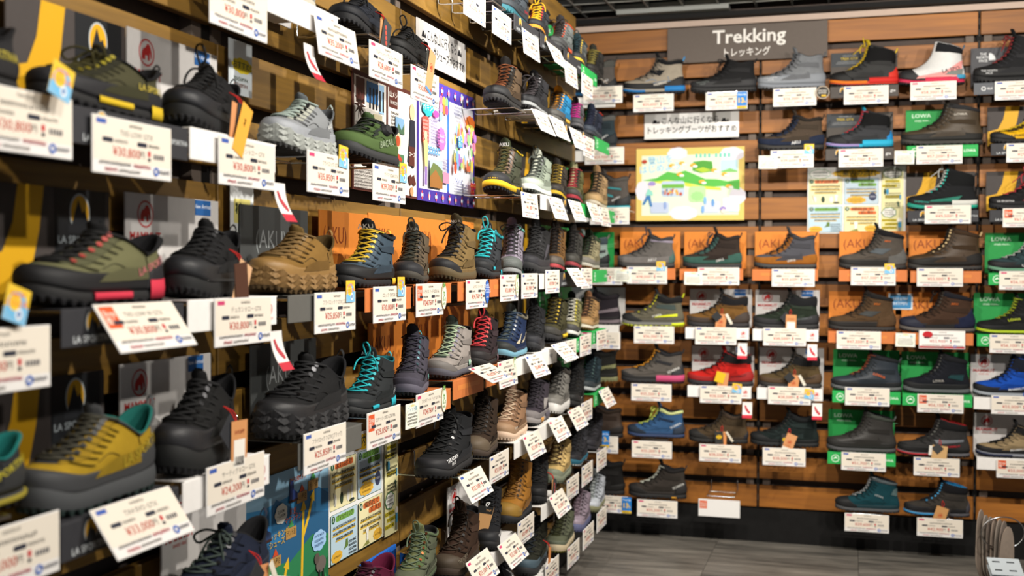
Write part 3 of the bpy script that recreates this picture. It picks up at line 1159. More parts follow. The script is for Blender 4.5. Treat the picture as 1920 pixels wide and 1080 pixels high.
# ------------------------------------------------------------------ hang tags
def hang_tag(short, kind, M, label):
    """cards on a cord; M puts the knot at the eyelet, x along the shoe, -y outwards"""
    r = empty('hang_tag', (0, 0, 0), 0, label, 'tag', 'hang tags on the footwear')
    r.matrix_world = M
    sets = {
        'k': [('c98a5a', .044, .075, 0, .10), ('2a2b2d', .034, .034, -.008, .8), ('d9d2c2', .012, .05, .02, -.5)],
        'kb': [('2b2c30', .036, .036, -.006, .8), ('c68a57', .044, .078, .004, .03)],
        'ky': [('c98a5a', .044, .075, 0, .12), ('d9b21f', .040, .046, -.010, .3)],
        'y': [('c98a5a', .046, .085, -.006, .16), ('2b2c30', .030, .06, .0, .22), ('e0a13a', .030, .072, .008, .42)],
        'vb': [('d08a52', .044, .07, 0, .05), ('2f2f2d', .036, .055, -.012, -.05), ('cfc6b4', .010, .05, .02, -.6)],
        'vk': [('2f3032', .034, .055, -.014, .05), ('cd9060', .044, .072, .014, .35)],
        'kw': [('c7a06c', .060, .07, 0, .10), ('3a3a3a', .034, .034, .002, .8), ('dedad2', .012, .04, -.036, .1)],
        'k2': [('2f2b28', .03, .06, .018, .3), ('c08e58', .048, .078, 0, .30)],
        'kd': [('b8865a', .040, .08, -.006, .08), ('35383b', .036, .062, .006, .35)],
        'ko': [('3a3a36', .03, .075, -.008, .25), ('d49a6c', .036, .085, .006, .35)],
        'bk': [('cda27a', .036, .08, .014, .40), ('4b2c1d', .036, .072, -.010, -.1)],
        'tnf': [('b98d5c', .042, .062, 0, .08)],
        'nv': [('1d2f6b', .040, .050, 0, .2)],
        'o': [('c9824a', .030, .080, 0, .20)],
    }[kind]
    b = MB()
    b.tube(bez([(0, 0, 0), (-.004, -.017, -.010), (0, -.0235, -.028)], 6), .0012, 5)
    b.tube(bez([(0, 0, 0), (.005, -.017, -.010), (0, -.0235, -.028)], 6), .0012, 5)
    link('cord', b.mesh('cord'), r, mat('b3241f' if kind not in ('tnf', 'nv') else 'cfcfcf', 'lace'))
    for i, (c, w, h, dx, rot) in enumerate(sets):
        if M.translation.x < -.9 and M.translation.y < 3.5:
            w, h = w * 1.12, h * 1.2
        q = MB().box((-w / 2, -.0006, -h), (w / 2, .0006, 0), .0004)
        o = link('card', mesh('card', q.v, q.f, False), r, mat(c, 'paper'))
        o.location = (dx, -.0235 - .003 * i, -.022)
        o.rotation_euler = (0, rot, 0)
        F = None
        last = i == len(sets) - 1
        if kind == 'kb' and last:
            F = Flat().rect('e2ddd4', 0, -.052, .034, .044).scrawl('b05a3a', 0, -.018, .03, .006, 2)
            for k in range(8):
                F.rect('2a2a2a', -.012 + k * .0034, -.064, .0018, .014)
        elif kind in ('k', 'k2', 'vk') and c.startswith('c'):
            F = Flat()
            mammoth(F, 'b5502f', 0, -.036, .010)
            F.text('b5502f', 'MAMMUT', 0, -.052, .0045).rect('dcd6cc', 0, -h + .006, w - .001, .011)
        elif kind == 'ko' and last:
            F = Flat()
            mammoth(F, 'b5502f', 0, -.040, .010)
            F.rect('5a8fc0', 0, -h + .004, w - .001, .008)
        elif kind in ('vb', 'vk') and c in ('2f2f2d', '2f3032'):
            F = Flat().disc('c9a21c', 0, -.024, .013, .009)
        elif kind == 'tnf':
            F = Flat().rect('1a1a1a', 0, -.011, w - .0005, .022).text('b98d5c', 'TNF', .010, -.012, .006)
        elif kind == 'nv':
            F = Flat().scrawl('c9a83a', 0, -.026, .03, .006, 4).scrawl('c9a83a', 0, -.036, .026, .006, 6)
        elif kind == 'y' and last:
            F = Flat().scrawl('8a6a20', 0, -.03, .006, .014, 1)
        elif kind == 'kd' and last:
            F = Flat()
            for k in range(4):
                F.disc('c04a3c', -.008 + .004 * k, -.018 - .010 * k, .0048)
        if F:
            link('card_print', F.mesh('card_print', 'paper'), o).location = (0, -.0007, 0)
    return r


# ------------------------------------------------------------------ the footwear
def words(s, n):
    w = s.replace(',', '').split()[:n]
    while w[-1] in ('with', 'and', 'on', 'a', 'the', 'of', 'its', 'by', 'one', 'in', 'all', 'at', 'to', 'before', 'beside', 'behind', 'between', 'above'):
        w.pop()
    return ' '.join(w)


NAMES = {'l21': 'TX5 LOW GTX', 'l22': 'デュカン II ロー GTX', 'l32': 'デュカン II ロー GTX', 'l33': 'フライロック 7 GTX [コヨーテ]', 'l34': 'ロック DFS II GTX',
         'l35': 'ルテオス ミッド GTX Ws', 'l12': 'アルティメイト プロ ロー GTX Ws', 'l13': 'アルティメイト III ロー GTX Ws', 'l23': 'フライロック GTX', 'l24': 'クリマ BOA GTX',
         'l31': 'TX5 LOW W GTX', 'l41': 'TX4 EVO GTX', 'l42': 'サーティグ II ロー GTX', 'l43': 'フライロック 7 GTX [ブラック]', 'l44': 'ロケット DFS GTX Ws', 'l45': 'アルタラライト ミッド GTX Ws',
         'l36': 'ルテオス ミッド GTX'}
SALE = {'l31', 'l44', 'b12', 'b29', 'b36', 'l35'}


def board_shift(i, wall, loc):
    """panels near the lens sit a little further along the wall than the trays"""
    if wall == 'B':
        return 0.0
    return {'l21': .06, 'l31': .025, 'l41': .025, 'l22': .06, 'l32': .06, 'l42': .06}.get(i, .10 * max(0, min(1, (3.9 - loc[1]) / 1.6)))


def board_width(i, wall, loc):
    w = .274
    ax = 0 if wall == 'B' else 1
    for r in ROWS:
        if r[1] == wall and r[12] and r[0] != i and abs(r[3][2] - loc[2]) < .12:
            for k in (0, .15, 1):
                w = min(w, .98 * abs(r[3][ax] + k * board_shift(r[0], wall, r[3]) - loc[ax] - k * board_shift(i, wall, loc)))
    return w


def put(i, wall, short, loc, yaw, sc, price, badge, look, tp, pitch, roll, bd):
    rz = 0.0 if wall == 'B' else math.pi / 2
    sh = shoe(short, loc, rz + math.radians(yaw), sc, look)
    bracket('chrome wire bracket carrying the ' + words(short, 11), (loc[0], loc[1], loc[2] - (.0036 if bd else .0004)), rz, bool(bd))
    if tp:
        price_card('price card of ' + price.replace(',', '') + ' yen below the ' + words(short, 8), tp, rz, pitch, roll, price, 's' if i in SALE else badge, NAMES.get(i, ''))
    if bd:
        board({'aku': 'orange', 'aku_black': 'dark grey', 'lowa': 'green', 'mammut': 'white', 'ls': 'black and yellow', 'ls_y': 'yellow and black', 'ls_text': 'grey brown', 'tnf': 'charcoal', 'white': 'plain white', 'white2': 'bare white'}[bd]
              + ' board of the ' + words(short, 10), (loc[0], loc[1], loc[2] - .0018), rz, bd, board_shift(i, wall, loc), board_width(i, wall, loc))
    if look.get('hang'):
        F = form(look.get('k', 'mid'), look.get('sole', .024), look.get('facet', False))
        z = .084 if look.get('k') == 'low' else .095
        p = local(F.side(np.array([.42 * LEN]), np.array([z]), .006))[0]
        M = Matrix.LocRotScale(Vector(loc), None, None) @ Matrix.Rotation(rz + math.radians(yaw), 4, 'Z') @ Matrix.Diagonal((*sc, 1))
        q = M @ Vector(p)
        if look['hang'][0] == 'tnf':
            q = M @ Vector(local(F.S(np.array([-.15]), np.array([.62]), .010))[0])
            rz -= math.pi / 2
            q += Vector((0, -.004, .012))
        hang_tag(short, look['hang'][0], Matrix.Translation(q) @ Matrix.Rotation(rz, 4, 'Z') @ Matrix.Rotation(-.62 if look['hang'][0] == 'tnf' else 0, 4, 'X'), 'small hang tags on the ' + words(short, 11))


ROWS = [
 ('b1', 'B', 'stone grey boot with black rand and blue sole edge', (-0.8437, 5.062, 1.9847), 0, (0.939, 0.939, 0.942), '34,650', 'b',
  dict(k='mid', up='8e8577', fin='suede', rand='1a1a1c', rh=(0.16, 0.14, 0.4), mid='8a8478', ins=[('1f6fae', (0.02, 0.3, 0.01, 0.034)), ('1f6fae', (0.62, 0.99, 0.008, 0.018))], col='17181a', cl=0.82, lace='55524c', ls='tuck', loop='3f86b8', ap=[('1c1d20', [(0.6, 0.105), (0.38, 0.085)], [(0.6, 0.118), (0.3, 0.112)])], logo=[('PREMIERE', 'c9c4bb', 0.38, 0.05, 0.01, 0.2)], tong='17181a', sc='2f7ab0'),
  (-0.8363, 5.0, 1.94), 0, 0, None),
 ('b2', 'B', 'black mid boot with grey dome logo on the toe', (-0.5382, 5.062, 1.9801), 0, (0.98, 0.98, 0.828), '34,100', 'b',
  dict(k='mid', up='1c1c1d', fin='mesh', rand='29292b', rh=(0.24, 0.2, 0.3), mid='2a2a2b', lace='161617', ls='bow', loop='151516', logo=[('THE NORTH\nFACE', '6f7673', 0.8, 0.052, 0.007, 0.1)], tong='1a1a1b'),
  (-0.5193, 5.0, 1.9371), 0, 0, None),
 ('b3', 'B', 'pale grey mid boot all in one tone', (-0.2497, 5.062, 1.9823), 0, (0.973, 0.973, 0.895), '36,300', 'b',
  dict(k='mid', up='74777b', fin='suede', rand='80858c', rh=(0.3, 0.18, 0.34), mid='7b8088', out='5b5e63', lace='5b5e63', ls='tuck', loop='54565a', tong='66696d', lin='3c3e41', logo=[('THE NORTH\nFACE', 'c6cace', 0.8, 0.052, 0.007, 0.05)]),
  (-0.2334, 5.0, 1.9419), 0, 0, None),
 ('b4', 'B', 'tall black boot with red heel and orange sole', (0.0475, 5.062, 1.9813), 0, (0.938, 0.938, 0.846), '52,700', 'b',
  dict(k='high', up='3a3a3a', fin='mesh', toe='171717', rand='1b1b1c', rh=(0.07, 0.13, 0.06), heel='c42d20', hh=(0.75, 0.4), mid='c9402b', ms=(0.004, 0.003, 0.004), ins=[('d9751e', (0.45, 0.95, 0.012, 0.026)), ('c3261f', (0.02, 0.42, 0.012, 0.04))], col='121213', cl=0.5, lace='c9a91f', ls='loop', loop='c9a91f', tong='b39a22'),
  (0.0562, 5.0, 1.9393), 0, 0, 'ls_text'),
 ('b5', 'B', 'white and pink gaiter boot with a slanting blue zip', (0.3162, 5.062, 1.9741), 0, (0.888, 0.888, 0.883), '58,300', 'p',
  dict(k='high', up='c9c9c8', fin='leather', toe='202022', rand='1d1d1f', rh=(0.05, 0.16, 0.05), zip='1f5870', col='1b1c1f', cl=0.74, st=[('d98f8b', [(0.74, 0.036), (0.3, 0.04), (0.06, 0.046)], [(0.7, 0.048), (0.3, 0.066), (0.05, 0.118)]), ('6f7672', [(0.32, 0.05), (0.05, 0.046)], [(0.26, 0.062), (0.04, 0.078)])], mid='b32345', ins=[('c22a48', (0.1, 0.6, 0.012, 0.036)), ('3b93b8', (0.02, 0.12, 0.026, 0.044))], loop='25566d', logo=[('LA SPO', '24343a', 0.22, 0.072, 0.017, 0.2)], sc='d8d8d8'),
  (0.3195, 5.0, 1.9462), 0, 0, None),
 ('b6', 'B', 'tall black boot with dark red laces at the frame edge', (0.6124, 5.062, 1.9731), 0, (0.93, 0.93, 0.93), '49,500', 'b',
  dict(k='high', up='202022', fin='mesh', rand='161617', rh=(0.2, 0.17, 0.22), mid='171718', lace='7d2a2c', ls='bow', tong='151516', logo=[('THE NORTH\nFACE', 'b9bbbc', 0.79, 0.05, 0.008, 0.0)]),
  (0.6424, 5.0, 1.9351), 0, 0, 'tnf'),
 ('b7', 'B', 'brown mesh boot with navy suede rand', (-0.2501, 5.062, 1.721), 0, (0.958, 0.958, 0.877), '39,600', 'b',
  dict(k='mid', up='463b31', fin='mesh', rand='1f2638', rh=(0.22, 0.17, 0.36), rfin='suede', mid='2c2a28', lace='1d2230', ls='tuck', face='1f2638', col='27231f', loop='2b2620', logo=[('AKU', 'd5d6d6', 0.42, 0.04, 0.014, 0.12)], sc='6a5a4a', tong='352c25'),
  (-0.2425, 5.0, 1.6802), 0, 0, None),
 ('b8', 'B', 'tall black boot with a bright blue sole and red laces', (0.0317, 5.062, 1.7203), 0, (0.919, 0.919, 0.784), '52,700', 'p',
  dict(k='high', up='3a3b3e', fin='mesh', toe='1b1b1d', rand='1b1b1d', rh=(0.07, 0.13, 0.06), heel='1c7fbf', hh=(0.6, 0.42), mid='1f9fc2', ms=(0.004, 0.003, 0.004), ins=[('27a4c9', (0.02, 0.45, 0.01, 0.044)), ('8e7fb0', (0.5, 0.96, 0.01, 0.024))], col='141415', cl=0.5, lace='b5303a', ls='tuck', tong='1e86a3', loop='17181a'),
  (0.037, 5.0, 1.6779), 0, 0, 'ls_text'),
 ('b9', 'B', 'tall olive brown leather boot before a green board', (0.3572, 5.062, 1.7239), 0, (1.1, 1.1, 0.858), '57,200', 'b',
  dict(k='high', up='43382a', fin='leather', rand='1f1e1c', rh=(0.16, 0.1, 0.14), mid='3b3936', out='222120', col='2a2a2c', cl=0.86, lace='1f1c19', ls='tuck', hook='a8a8a8', tong='2f2a24', logo=[('LOWA', 'c4beb2', 0.28, 0.15, 0.01, 0)]),
  (0.3445, 5.0, 1.6835), 0, 0, 'lowa'),
 ('b10', 'B', 'yellow and black approach shoe at the frame edge', (0.6792, 5.062, 1.7252), 0, (0.93, 0.93, 0.75), '29,700', 'b',
  dict(k='low', up='d6a612', fin='suede', rand='d0a010', rh=(0.2, 0.22, 0.2), mid='19191a', lace='d0b01c', ls='tuck', tong='1b1b1c', face='1c1c1d', toe='1c1c1d', logo=[('LA SPORTIVA', '25231c', 0.62, 0.045, 0.009, 0.0)]),
  (0.6883, 5.0, 1.6834), 0, 0, 'ls'),
 ('b11', 'B', 'tall black boot with teal mesh and a white heel wedge', (0.3609, 5.062, 1.4571), 0, (0.935, 0.935, 0.839), '49,500', 'p',
  dict(k='high', up='1d1e20', fin='mesh', rand='18191a', rh=(0.08, 0.14, 0.1), mid='1f8c79', ms=(0.004, 0.003, 0.005), ins=[('c9c8c2', (0.02, 0.36, 0.024, 0.048)), ('1fa287', (0.05, 0.55, 0.01, 0.024))], st=[('22705f', [(0.7, 0.046), (0.3, 0.048)], [(0.66, 0.054), (0.22, 0.074)])], col='151617', cl=0.55, lace='b9b9b4', ls='loop', hook='2aa79a', hookp=1, tong='141516', loop='1d1e20', logo=[('LA SPORTIVA', '2fa99a', 0.8, 0.046, 0.007, -0.1)]),
  (0.3795, 5.0, 1.4384), 0, 0, 'ls'),
 ('b12', 'B', 'black approach shoe with a red loop lace at the frame edge', (0.6769, 5.062, 1.4557), 0, (0.93, 0.93, 0.844), '61,600', 'b',
  dict(k='mid', up='1c1c1e', fin='mesh', rand='161618', rh=(0.1, 0.2, 0.12), mid='1b1c1e', ins=[('2a86b3', (0.3, 0.5, 0.01, 0.024))], st=[('5e1f28', [(0.55, 0.046), (0.3, 0.046)], [(0.5, 0.062), (0.25, 0.07)])], lace='a8323c', ls='loop', tong='17181a', logo=[('LA SPORTIVA', 'c0c0c0', 0.78, 0.045, 0.008, 0)]),
  (0.6772, 5.0, 1.4225), 0, 0, 'ls'),
 ('b13', 'B', 'grey suede boot with a dangling navy lace', (-0.8744, 5.062, 1.2144), 0, (0.88, 0.88, 0.877), '38,500', 'b',
  dict(k='mid', up='5c5855', fin='suede', rand='6a6664', rh=(0.22, 0.18, 0.26), rfin='suede', heel='3f5a55', hh=(0.6, 0.5), mid='3b3a3a', lace='27313f', ls='loop', col='38383b', loop='2b2b2d', tong='3a3a3d', st=[('8d8494', [(0.42, 0.14), (0.04, 0.132)], [(0.42, 0.148), (0.04, 0.142)])], logo=[('AKU', 'c9c9c6', 0.38, 0.046, 0.015, 0.12)]),
  (-0.8609, 5.0, 1.1836), 0, 0, 'aku'),
 ('b14', 'B', 'dark brown boot with a green suede rand', (-0.5821, 5.062, 1.2129), 0, (0.88, 0.88, 0.911), '39,600', 'p',
  dict(k='mid', up='332a25', fin='mesh', rand='33534b', rh=(0.24, 0.16, 0.38), rfin='suede', mid='2b2b2b', lace='22303a', ls='bow', col='2b2522', face='35504c', loop='272321', tong='2b2522', logo=[('(AKU)', 'd0d0cc', 0.36, 0.046, 0.01, 0.25)]),
  (-0.5489, 5.0, 1.1805), 0, 0, 'aku'),
 ('b15', 'B', 'grey boot with an ochre suede rand', (-0.2699, 5.062, 1.2116), 0, (0.909, 0.909, 0.906), '39,600', 'b',
  dict(k='mid', up='4a4a50', fin='mesh', rand='8a5620', rh=(0.24, 0.16, 0.34), rfin='suede', mid='3a3a3a', lace='2f2a28', ls='tuck', col='3a3a3d', face='80501f', tong='38383a', loop='2a2a2c', logo=[('(AKU)', 'd8d2c8', 0.4, 0.046, 0.01, 0.15)]),
  (-0.2345, 5.0, 1.1752), 0, 0, 'aku'),
 ('b16', 'B', 'tall grey nubuck boot with a black padded collar', (0.0885, 5.062, 1.2105), 0, (0.937, 0.937, 0.844), '47,300', 'b',
  dict(k='high', up='4b453f', fin='suede', rand='1d1c1b', rh=(0.12, 0.09, 0.13), heel='5a5957', hh=(1.1, 0.5), hfin='suede', mid='2c2b2a', col='18181a', cl=0.82, lace='2b2927', ls='tuck', hook='777777', tong='1d1d1e', st=[('434a4f', [(0.55, 0.09), (0.36, 0.08)], [(0.45, 0.11), (0.22, 0.108)])], logo=[('AKU', 'd0641e', 0.28, 0.146, 0.009, 0)]),
  (0.0899, 5.0, 1.1836), 0, 0, 'aku'),
 ('b17', 'B', 'tall dark brown leather boot with cream hooks', (0.3745, 5.062, 1.2071), 0, (0.998, 0.998, 0.868), '55,000', 'b',
  dict(k='high', up='40301f', fin='leather', rand='1c1a19', rh=(0.2, 0.1, 0.34), mid='32302e', col='3a2b1e', cl=0.86, lace='1f1c1a', ls='tuck', hook='c9b184', hookp=1, tong='32261b', loop='b59a6d'),
  (0.351, 5.0, 1.1805), 0, 0, 'aku'),
 ('b18', 'B', 'teal grey boot with a black toe and green sole line', (0.6755, 5.062, 1.1996), 0, (0.93, 0.93, 0.823), '56,100', 'p',
  dict(k='mid', up='2f4044', fin='suede', rand='19191b', rh=(0.2, 0.18, 0.22), mid='5d8a70', lace='a9aaa6', ls='tuck', col='2b3336', tong='272c2e', logo=[('LOWA', 'd5d5d5', 0.45, 0.046, 0.012, 0.2)]),
  (0.6659, 5.0, 1.1692), 0, 0, 'lowa'),
 ('b19', 'B', 'olive grey boot with lime sole and black collar', (-0.842, 5.062, 0.9557), 0, (0.95, 0.95, 0.851), '36,300', 'b',
  dict(k='mid', up='5b5749', fin='suede', toe='1f1f1f', rand='4d4a40', rh=(0.09, 0.14, 0.12), mid='6d6c68', ms=(0.005, 0.003, 0.002), out='b6bf1f', ins=[('c2cc20', (0.02, 0.18, 0.006, 0.02))], col='1b1b1d', cl=0.72, lace='4a473d', ls='tuck', hook='c9c31f', hookp=1, tong='26262a', loop='c6cf24', st=[('c9cf20', [(0.46, 0.052), (0.1, 0.058)], [(0.44, 0.06), (0.1, 0.072)])], ap=[('3f4a48', [(0.44, 0.1), (0.12, 0.092)], [(0.42, 0.12), (0.14, 0.12)])], logo=[('SCARPA', 'dcdcd4', 0.42, 0.062, 0.009, 0.22)]),
  (-0.8288, 5.0, 0.9207), 0, 0, None),
 ('b20', 'B', 'tan and brown boot with hang tags and black collar', (-0.5551, 5.062, 0.9561), 0, (0.939, 0.939, 0.861), '38,500', 'b',
  dict(k='mid', up='6b4c25', fin='suede', rand='3a302a', rh=(0.16, 0.16, 0.42), mid='2b2829', col='1a1a1c', cl=0.62, lace='1b1a1a', ls='tuck', hook='9a9a98', tong='201f1f', hang=('k',)),
  (-0.5588, 5.0, 0.9213), 0, 0, 'mammut'),
 ('b21', 'B', 'black and dark green boot with a kraft hang tag', (-0.2659, 5.062, 0.9544), 0, (0.956, 0.956, 0.881), '38,500', 'b',
  dict(k='mid', up='20281f', fin='suede', rand='242426', rh=(0.16, 0.18, 0.34), mid='242425', col='1a1b1d', cl=0.62, lace='161718', ls='tuck', hook='909090', tong='1c1d1e', hang=('kb',), logo=[('MAMMUT', '54575a', 0.22, 0.056, 0.011, 0.12)]),
  (-0.2681, 5.0, 0.9225), 0, 0, 'mammut'),
 ('b22', 'B', 'brown nubuck boot with an orange ankle logo', (0.0475, 5.062, 0.9511), 0, (0.942, 0.942, 0.815), '47,300', 'b',
  dict(k='high', up='4a3826', fin='suede', rand='1f1d1c', rh=(0.12, 0.09, 0.13), heel='4d3a28', hh=(1.1, 0.5), hfin='suede', mid='2a2827', col='1c1b1c', cl=0.84, lace='241f1b', ls='tuck', hook='6f6c68', tong='241f1c', st=[('2e3030', [(0.55, 0.09), (0.36, 0.08)], [(0.45, 0.11), (0.22, 0.108)])], logo=[('AKU', 'c9691f', 0.28, 0.146, 0.009, 0)]),
  (0.0345, 5.0, 0.9152), 0, 0, 'aku'),
 ('b23', 'B', 'brown boot with a navy heel and rand', (0.3465, 5.062, 0.9505), 0, (1.024, 1.024, 0.847), '53,900', 'r',
  dict(k='high', up='3f2d22', fin='suede', rand='1c1c1e', rh=(0.1, 0.09, 0.11), toe='1d2030', heel='1d2238', hh=(1.1, 0.6), hfin='suede', mid='57524e', col='1a1b22', cl=0.84, lace='241c18', ls='bow', hook='7c7976', tong='231d1a', logo=[('AKU', 'c9641e', 0.28, 0.146, 0.009, 0)]),
  (0.3616, 5.0, 0.9242), 0, 0, 'aku'),
 ('b24', 'B', 'black boot with lime loops and lime sole line', (0.6338, 5.062, 0.9491), 0, (0.93, 0.93, 0.729), '56,100', 'b',
  dict(k='high', up='191a1a', fin='suede', rand='17181a', rh=(0.12, 0.1, 0.12), mid='9fb41d', lace='8c9a2a', ls='tuck', hook='a9b52a', tong='1c1d1c', logo=[('LOWA', 'b5c41e', 0.48, 0.086, 0.012, 0.2)]),
  (0.6327, 5.0, 0.9125), 0, 0, 'lowa'),
 ('b25', 'B', 'grey boot with orange laces and a pink heel', (-0.8431, 5.062, 0.7036), 0, (0.968, 0.968, 0.887), '35,200', 'b',
  dict(k='mid', up='55504b', fin='suede', rand='2b2a2a', rh=(0.07, 0.16, 0.07), mid='232325', ins=[('b5436b', (0.02, 0.42, 0.01, 0.042))], col='232326', cl=0.88, lace='c98a26', ls='tuck', loop='232326', tong='33302f', heel='26262a', hh=(0.9, 0.55), seam=True, logo=[('SCARPA', 'd8d8d4', 0.16, 0.072, 0.011, 0.45)], ap=[('2b2b2e', [(0.46, 0.112), (0.2, 0.094)], [(0.42, 0.122), (0.16, 0.108)])]),
  (-0.8393, 5.0, 0.6662), 0, 0, None),
 ('b26', 'B', 'red boot with black collar and a yellow tag', (-0.5443, 5.062, 0.7016), 0, (0.986, 0.986, 0.87), '38,500', 'b',
  dict(k='mid', up='b0201b', fin='suede', rand='8c1d1c', rh=(0.14, 0.16, 0.38), mid='29272a', col='1b1a1b', cl=0.62, lace='17171a', ls='tuck', hook='1f1f20', tong='a01e1b', hang=('ky',), logo=[('MAMMUT', '5a1518', 0.22, 0.056, 0.011, 0.12)]),
  (-0.5367, 5.0, 0.6672), 0, 0, 'mammut'),
 ('b27', 'B', 'olive brown boot with a kraft tag, right of the red boot', (-0.2462, 5.062, 0.7017), 0, (0.909, 0.909, 0.845), '38,500', 'p',
  dict(k='mid', up='4d3f28', fin='suede', rand='4a3826', rh=(0.15, 0.16, 0.38), mid='2a2826', col='1a1a1b', cl=0.62, lace='1a1a1b', ls='tuck', hook='8f8f8f', tong='241f1b', hang=('k',), logo=[('MAMMUT', '2b241c', 0.22, 0.056, 0.011, 0.12)]),
  (-0.2465, 5.0, 0.6726), 0, 0, 'mammut'),
 ('b28', 'B', 'slate blue boot with an orange side logo', (0.0667, 5.062, 0.6991), 0, (0.985, 0.985, 0.768), '49,500', 'b',
  dict(k='high', up='272e36', fin='leather', rand='1c1d20', rh=(0.12, 0.12, 0.12), mid='5a5c5e', out='2b2b2c', col='1e2023', cl=0.86, lace='7a3a24', ls='tuck', hook='6b6b6b', tong='23272b', logo=[('LOWA', 'd2632a', 0.32, 0.092, 0.012, -0.45)], loop='3a3d40'),
  (0.0706, 5.0, 0.6791), 0, 0, 'lowa'),
 ('b29', 'B', 'near black navy boot with grey sole', (0.3459, 5.062, 0.6969), 0, (0.904, 0.904, 0.82), '56,100', 'p',
  dict(k='high', up='17191f', fin='suede', rand='18191b', rh=(0.12, 0.14, 0.12), mid='54585a', ms=(0.004, 0.003, 0.003), col='1a1b1e', cl=0.82, lace='17181b', ls='tuck', hook='8d8f90', tong='17191c', ap=[('1d3d40', [(0.34, 0.088), (0.12, 0.074)], [(0.3, 0.102), (0.1, 0.104)])], logo=[('LOWA', 'a9a6a0', 0.48, 0.07, 0.011, 0.08)]),
  (0.3578, 5.0, 0.6606), 0, 0, 'lowa'),
 ('b30', 'B', 'bright blue mountain boot with black rand', (0.6231, 5.062, 0.6915), 0, (0.93, 0.93, 0.823), '55,000', 'b',
  dict(k='high', up='1746a0', fin='suede', rand='17181a', rh=(0.12, 0.15, 0.12), mid='8f959c', ins=[('1d4ea8', (0.02, 0.3, 0.008, 0.026))], col='171b26', cl=0.6, lace='15171b', ls='tuck', hook='3a3a3c', tong='17223c', logo=[('MAMMUT', 'c9ced2', 0.4, 0.048, 0.011, 0.14)]),
  (0.6412, 5.0, 0.6645), 0, 0, 'mammut'),
 ('b31', 'B', 'blue boot with pale yellow collar and laces', (-0.8263, 5.062, 0.4605), 0, (0.88, 0.88, 0.792), '35,200', 'p',
  dict(k='mid', up='2f4f74', fin='suede', toe='1d2836', rand='2a456a', rh=(0.06, 0.12, 0.08), mid='2a3a5c', col='c3cb8a', cl=0.84, lace='b9c95a', ls='bow', tong='42648c', heel='26303f', hh=(0.9, 0.5), logo=[('SCARPA', 'd0d3d3', 0.15, 0.078, 0.011, 0.5)], ap=[('1d2a40', [(0.46, 0.112), (0.2, 0.094)], [(0.42, 0.12), (0.16, 0.106)])]),
  (-0.8357, 5.0, 0.4139), 0, 0, None),
 ('b32', 'B', 'brown boot with an orange and black hang tag', (-0.5509, 5.062, 0.4498), 0, (0.885, 0.885, 0.814), '38,500', 'p',
  dict(k='mid', up='453828', fin='suede', toe='201f1e', rand='33291f', rh=(0.07, 0.12, 0.08), mid='1f1e1d', out='1b1a1a', col='40342a', cl=0.82, lace='2f2822', ls='tuck', tong='3a2f25', hang=('vb',), heel='26252a', hh=(0.5, 0.3)),
  (-0.5375, 5.0, 0.412), 0, 0, None),
 ('b33', 'B', 'dark green black boot with a kraft tag, above empty planks', (-0.268, 5.062, 0.448), 0, (0.996, 0.996, 0.842), '38,500', 'b',
  dict(k='mid', up='18201f', fin='suede', toe='161718', rand='17191a', rh=(0.08, 0.14, 0.1), mid='191a1b', col='17191a', cl=0.8, lace='141516', ls='tuck', hook='7a7a7a', tong='161818', hang=('vk',)),
  (-0.2668, 5.0, 0.4093), 0, 0, None),
 ('b34', 'B', 'dark grey leather boot before the lowest green board', (0.0491, 5.062, 0.4383), 0, (0.973, 0.973, 0.841), '51,700', 'b',
  dict(k='high', up='2e2c2a', fin='leather', rand='242322', rh=(0.13, 0.17, 0.13), mid='48484a', out='2a2a2b', col='3c403a', cl=0.86, lace='211f1e', ls='tuck', hook='75726e', tong='2a2826', loop='4d504c'),
  (0.0578, 5.0, 0.4054), 0, 0, 'lowa'),
 ('b35', 'B', 'grey climbing boot with red collar and a kraft tag', (0.337, 5.062, 0.4349), 0, (0.985, 0.985, 0.776), '42,900', 'b',
  dict(k='high', up='302f2f', fin='suede', rand='161617', rh=(0.14, 0.17, 0.08), mid='57565b', ins=[('a8222a', (0.55, 0.97, 0.01, 0.018))], col='181819', cl=0.7, lace='2a2627', ls='tuck', hook='a3a3a3', tong='1b1b1c', lin='8a1a1c', hang=('kw',), st=[('6a6e74', [(0.46, 0.074), (0.1, 0.09)], [(0.5, 0.096), (0.1, 0.102)])], logo=[('MAMMUT', 'a8202c', 0.25, 0.064, 0.01, 0.1)]),
  (0.3457, 5.0, 0.398), 0, 0, None),
 ('b36', 'B', 'tan boot with black rand and black laces, at frame edge', (0.6378, 5.062, 0.4451), 0, (0.93, 0.93, 0.774), '55,000', 'b',
  dict(k='mid', up='8d7a5c', fin='suede', rand='18181a', rh=(0.16, 0.18, 0.16), mid='7a7d86', ins=[('1d2540', (0.5, 0.97, 0.008, 0.018))], col='1b1b1c', cl=0.7, lace='151516', ls='tuck', tong='1c1c1d', logo=[('MAMMUT', 'b9bbbd', 0.42, 0.05, 0.011, 0.14)]),
  (0.6636, 5.0, 0.4061), 0, 0, 'mammut'),
 ('b37', 'B', 'dark brown grey boot on the lowest left row', (-0.8178, 5.062, 0.1916), 0, (0.894, 0.894, 0.864), '35,200', 'p',
  dict(k='mid', up='322d29', fin='suede', toe='1e1c1b', rand='2a2624', rh=(0.06, 0.1, 0.07), mid='1f1e1e', ins=[('c98f1d', (0.16, 0.24, 0.006, 0.013))], col='1d1b1b', cl=0.86, lace='b9bdb0', ls='tuck', tong='24211f', heel='1f1d1d', hh=(0.9, 0.5), loop='242220', logo=[('SCARPA', 'bfbfba', 0.14, 0.072, 0.011, 0.45)]),
  (-0.8107, 5.0, 0.1532), 0, 0, None),
 ('b38', 'B', 'teal leather boot on the lowest row', (0.0753, 5.062, 0.1874), 0, (0.898, 0.898, 0.744), '39,600', 'p',
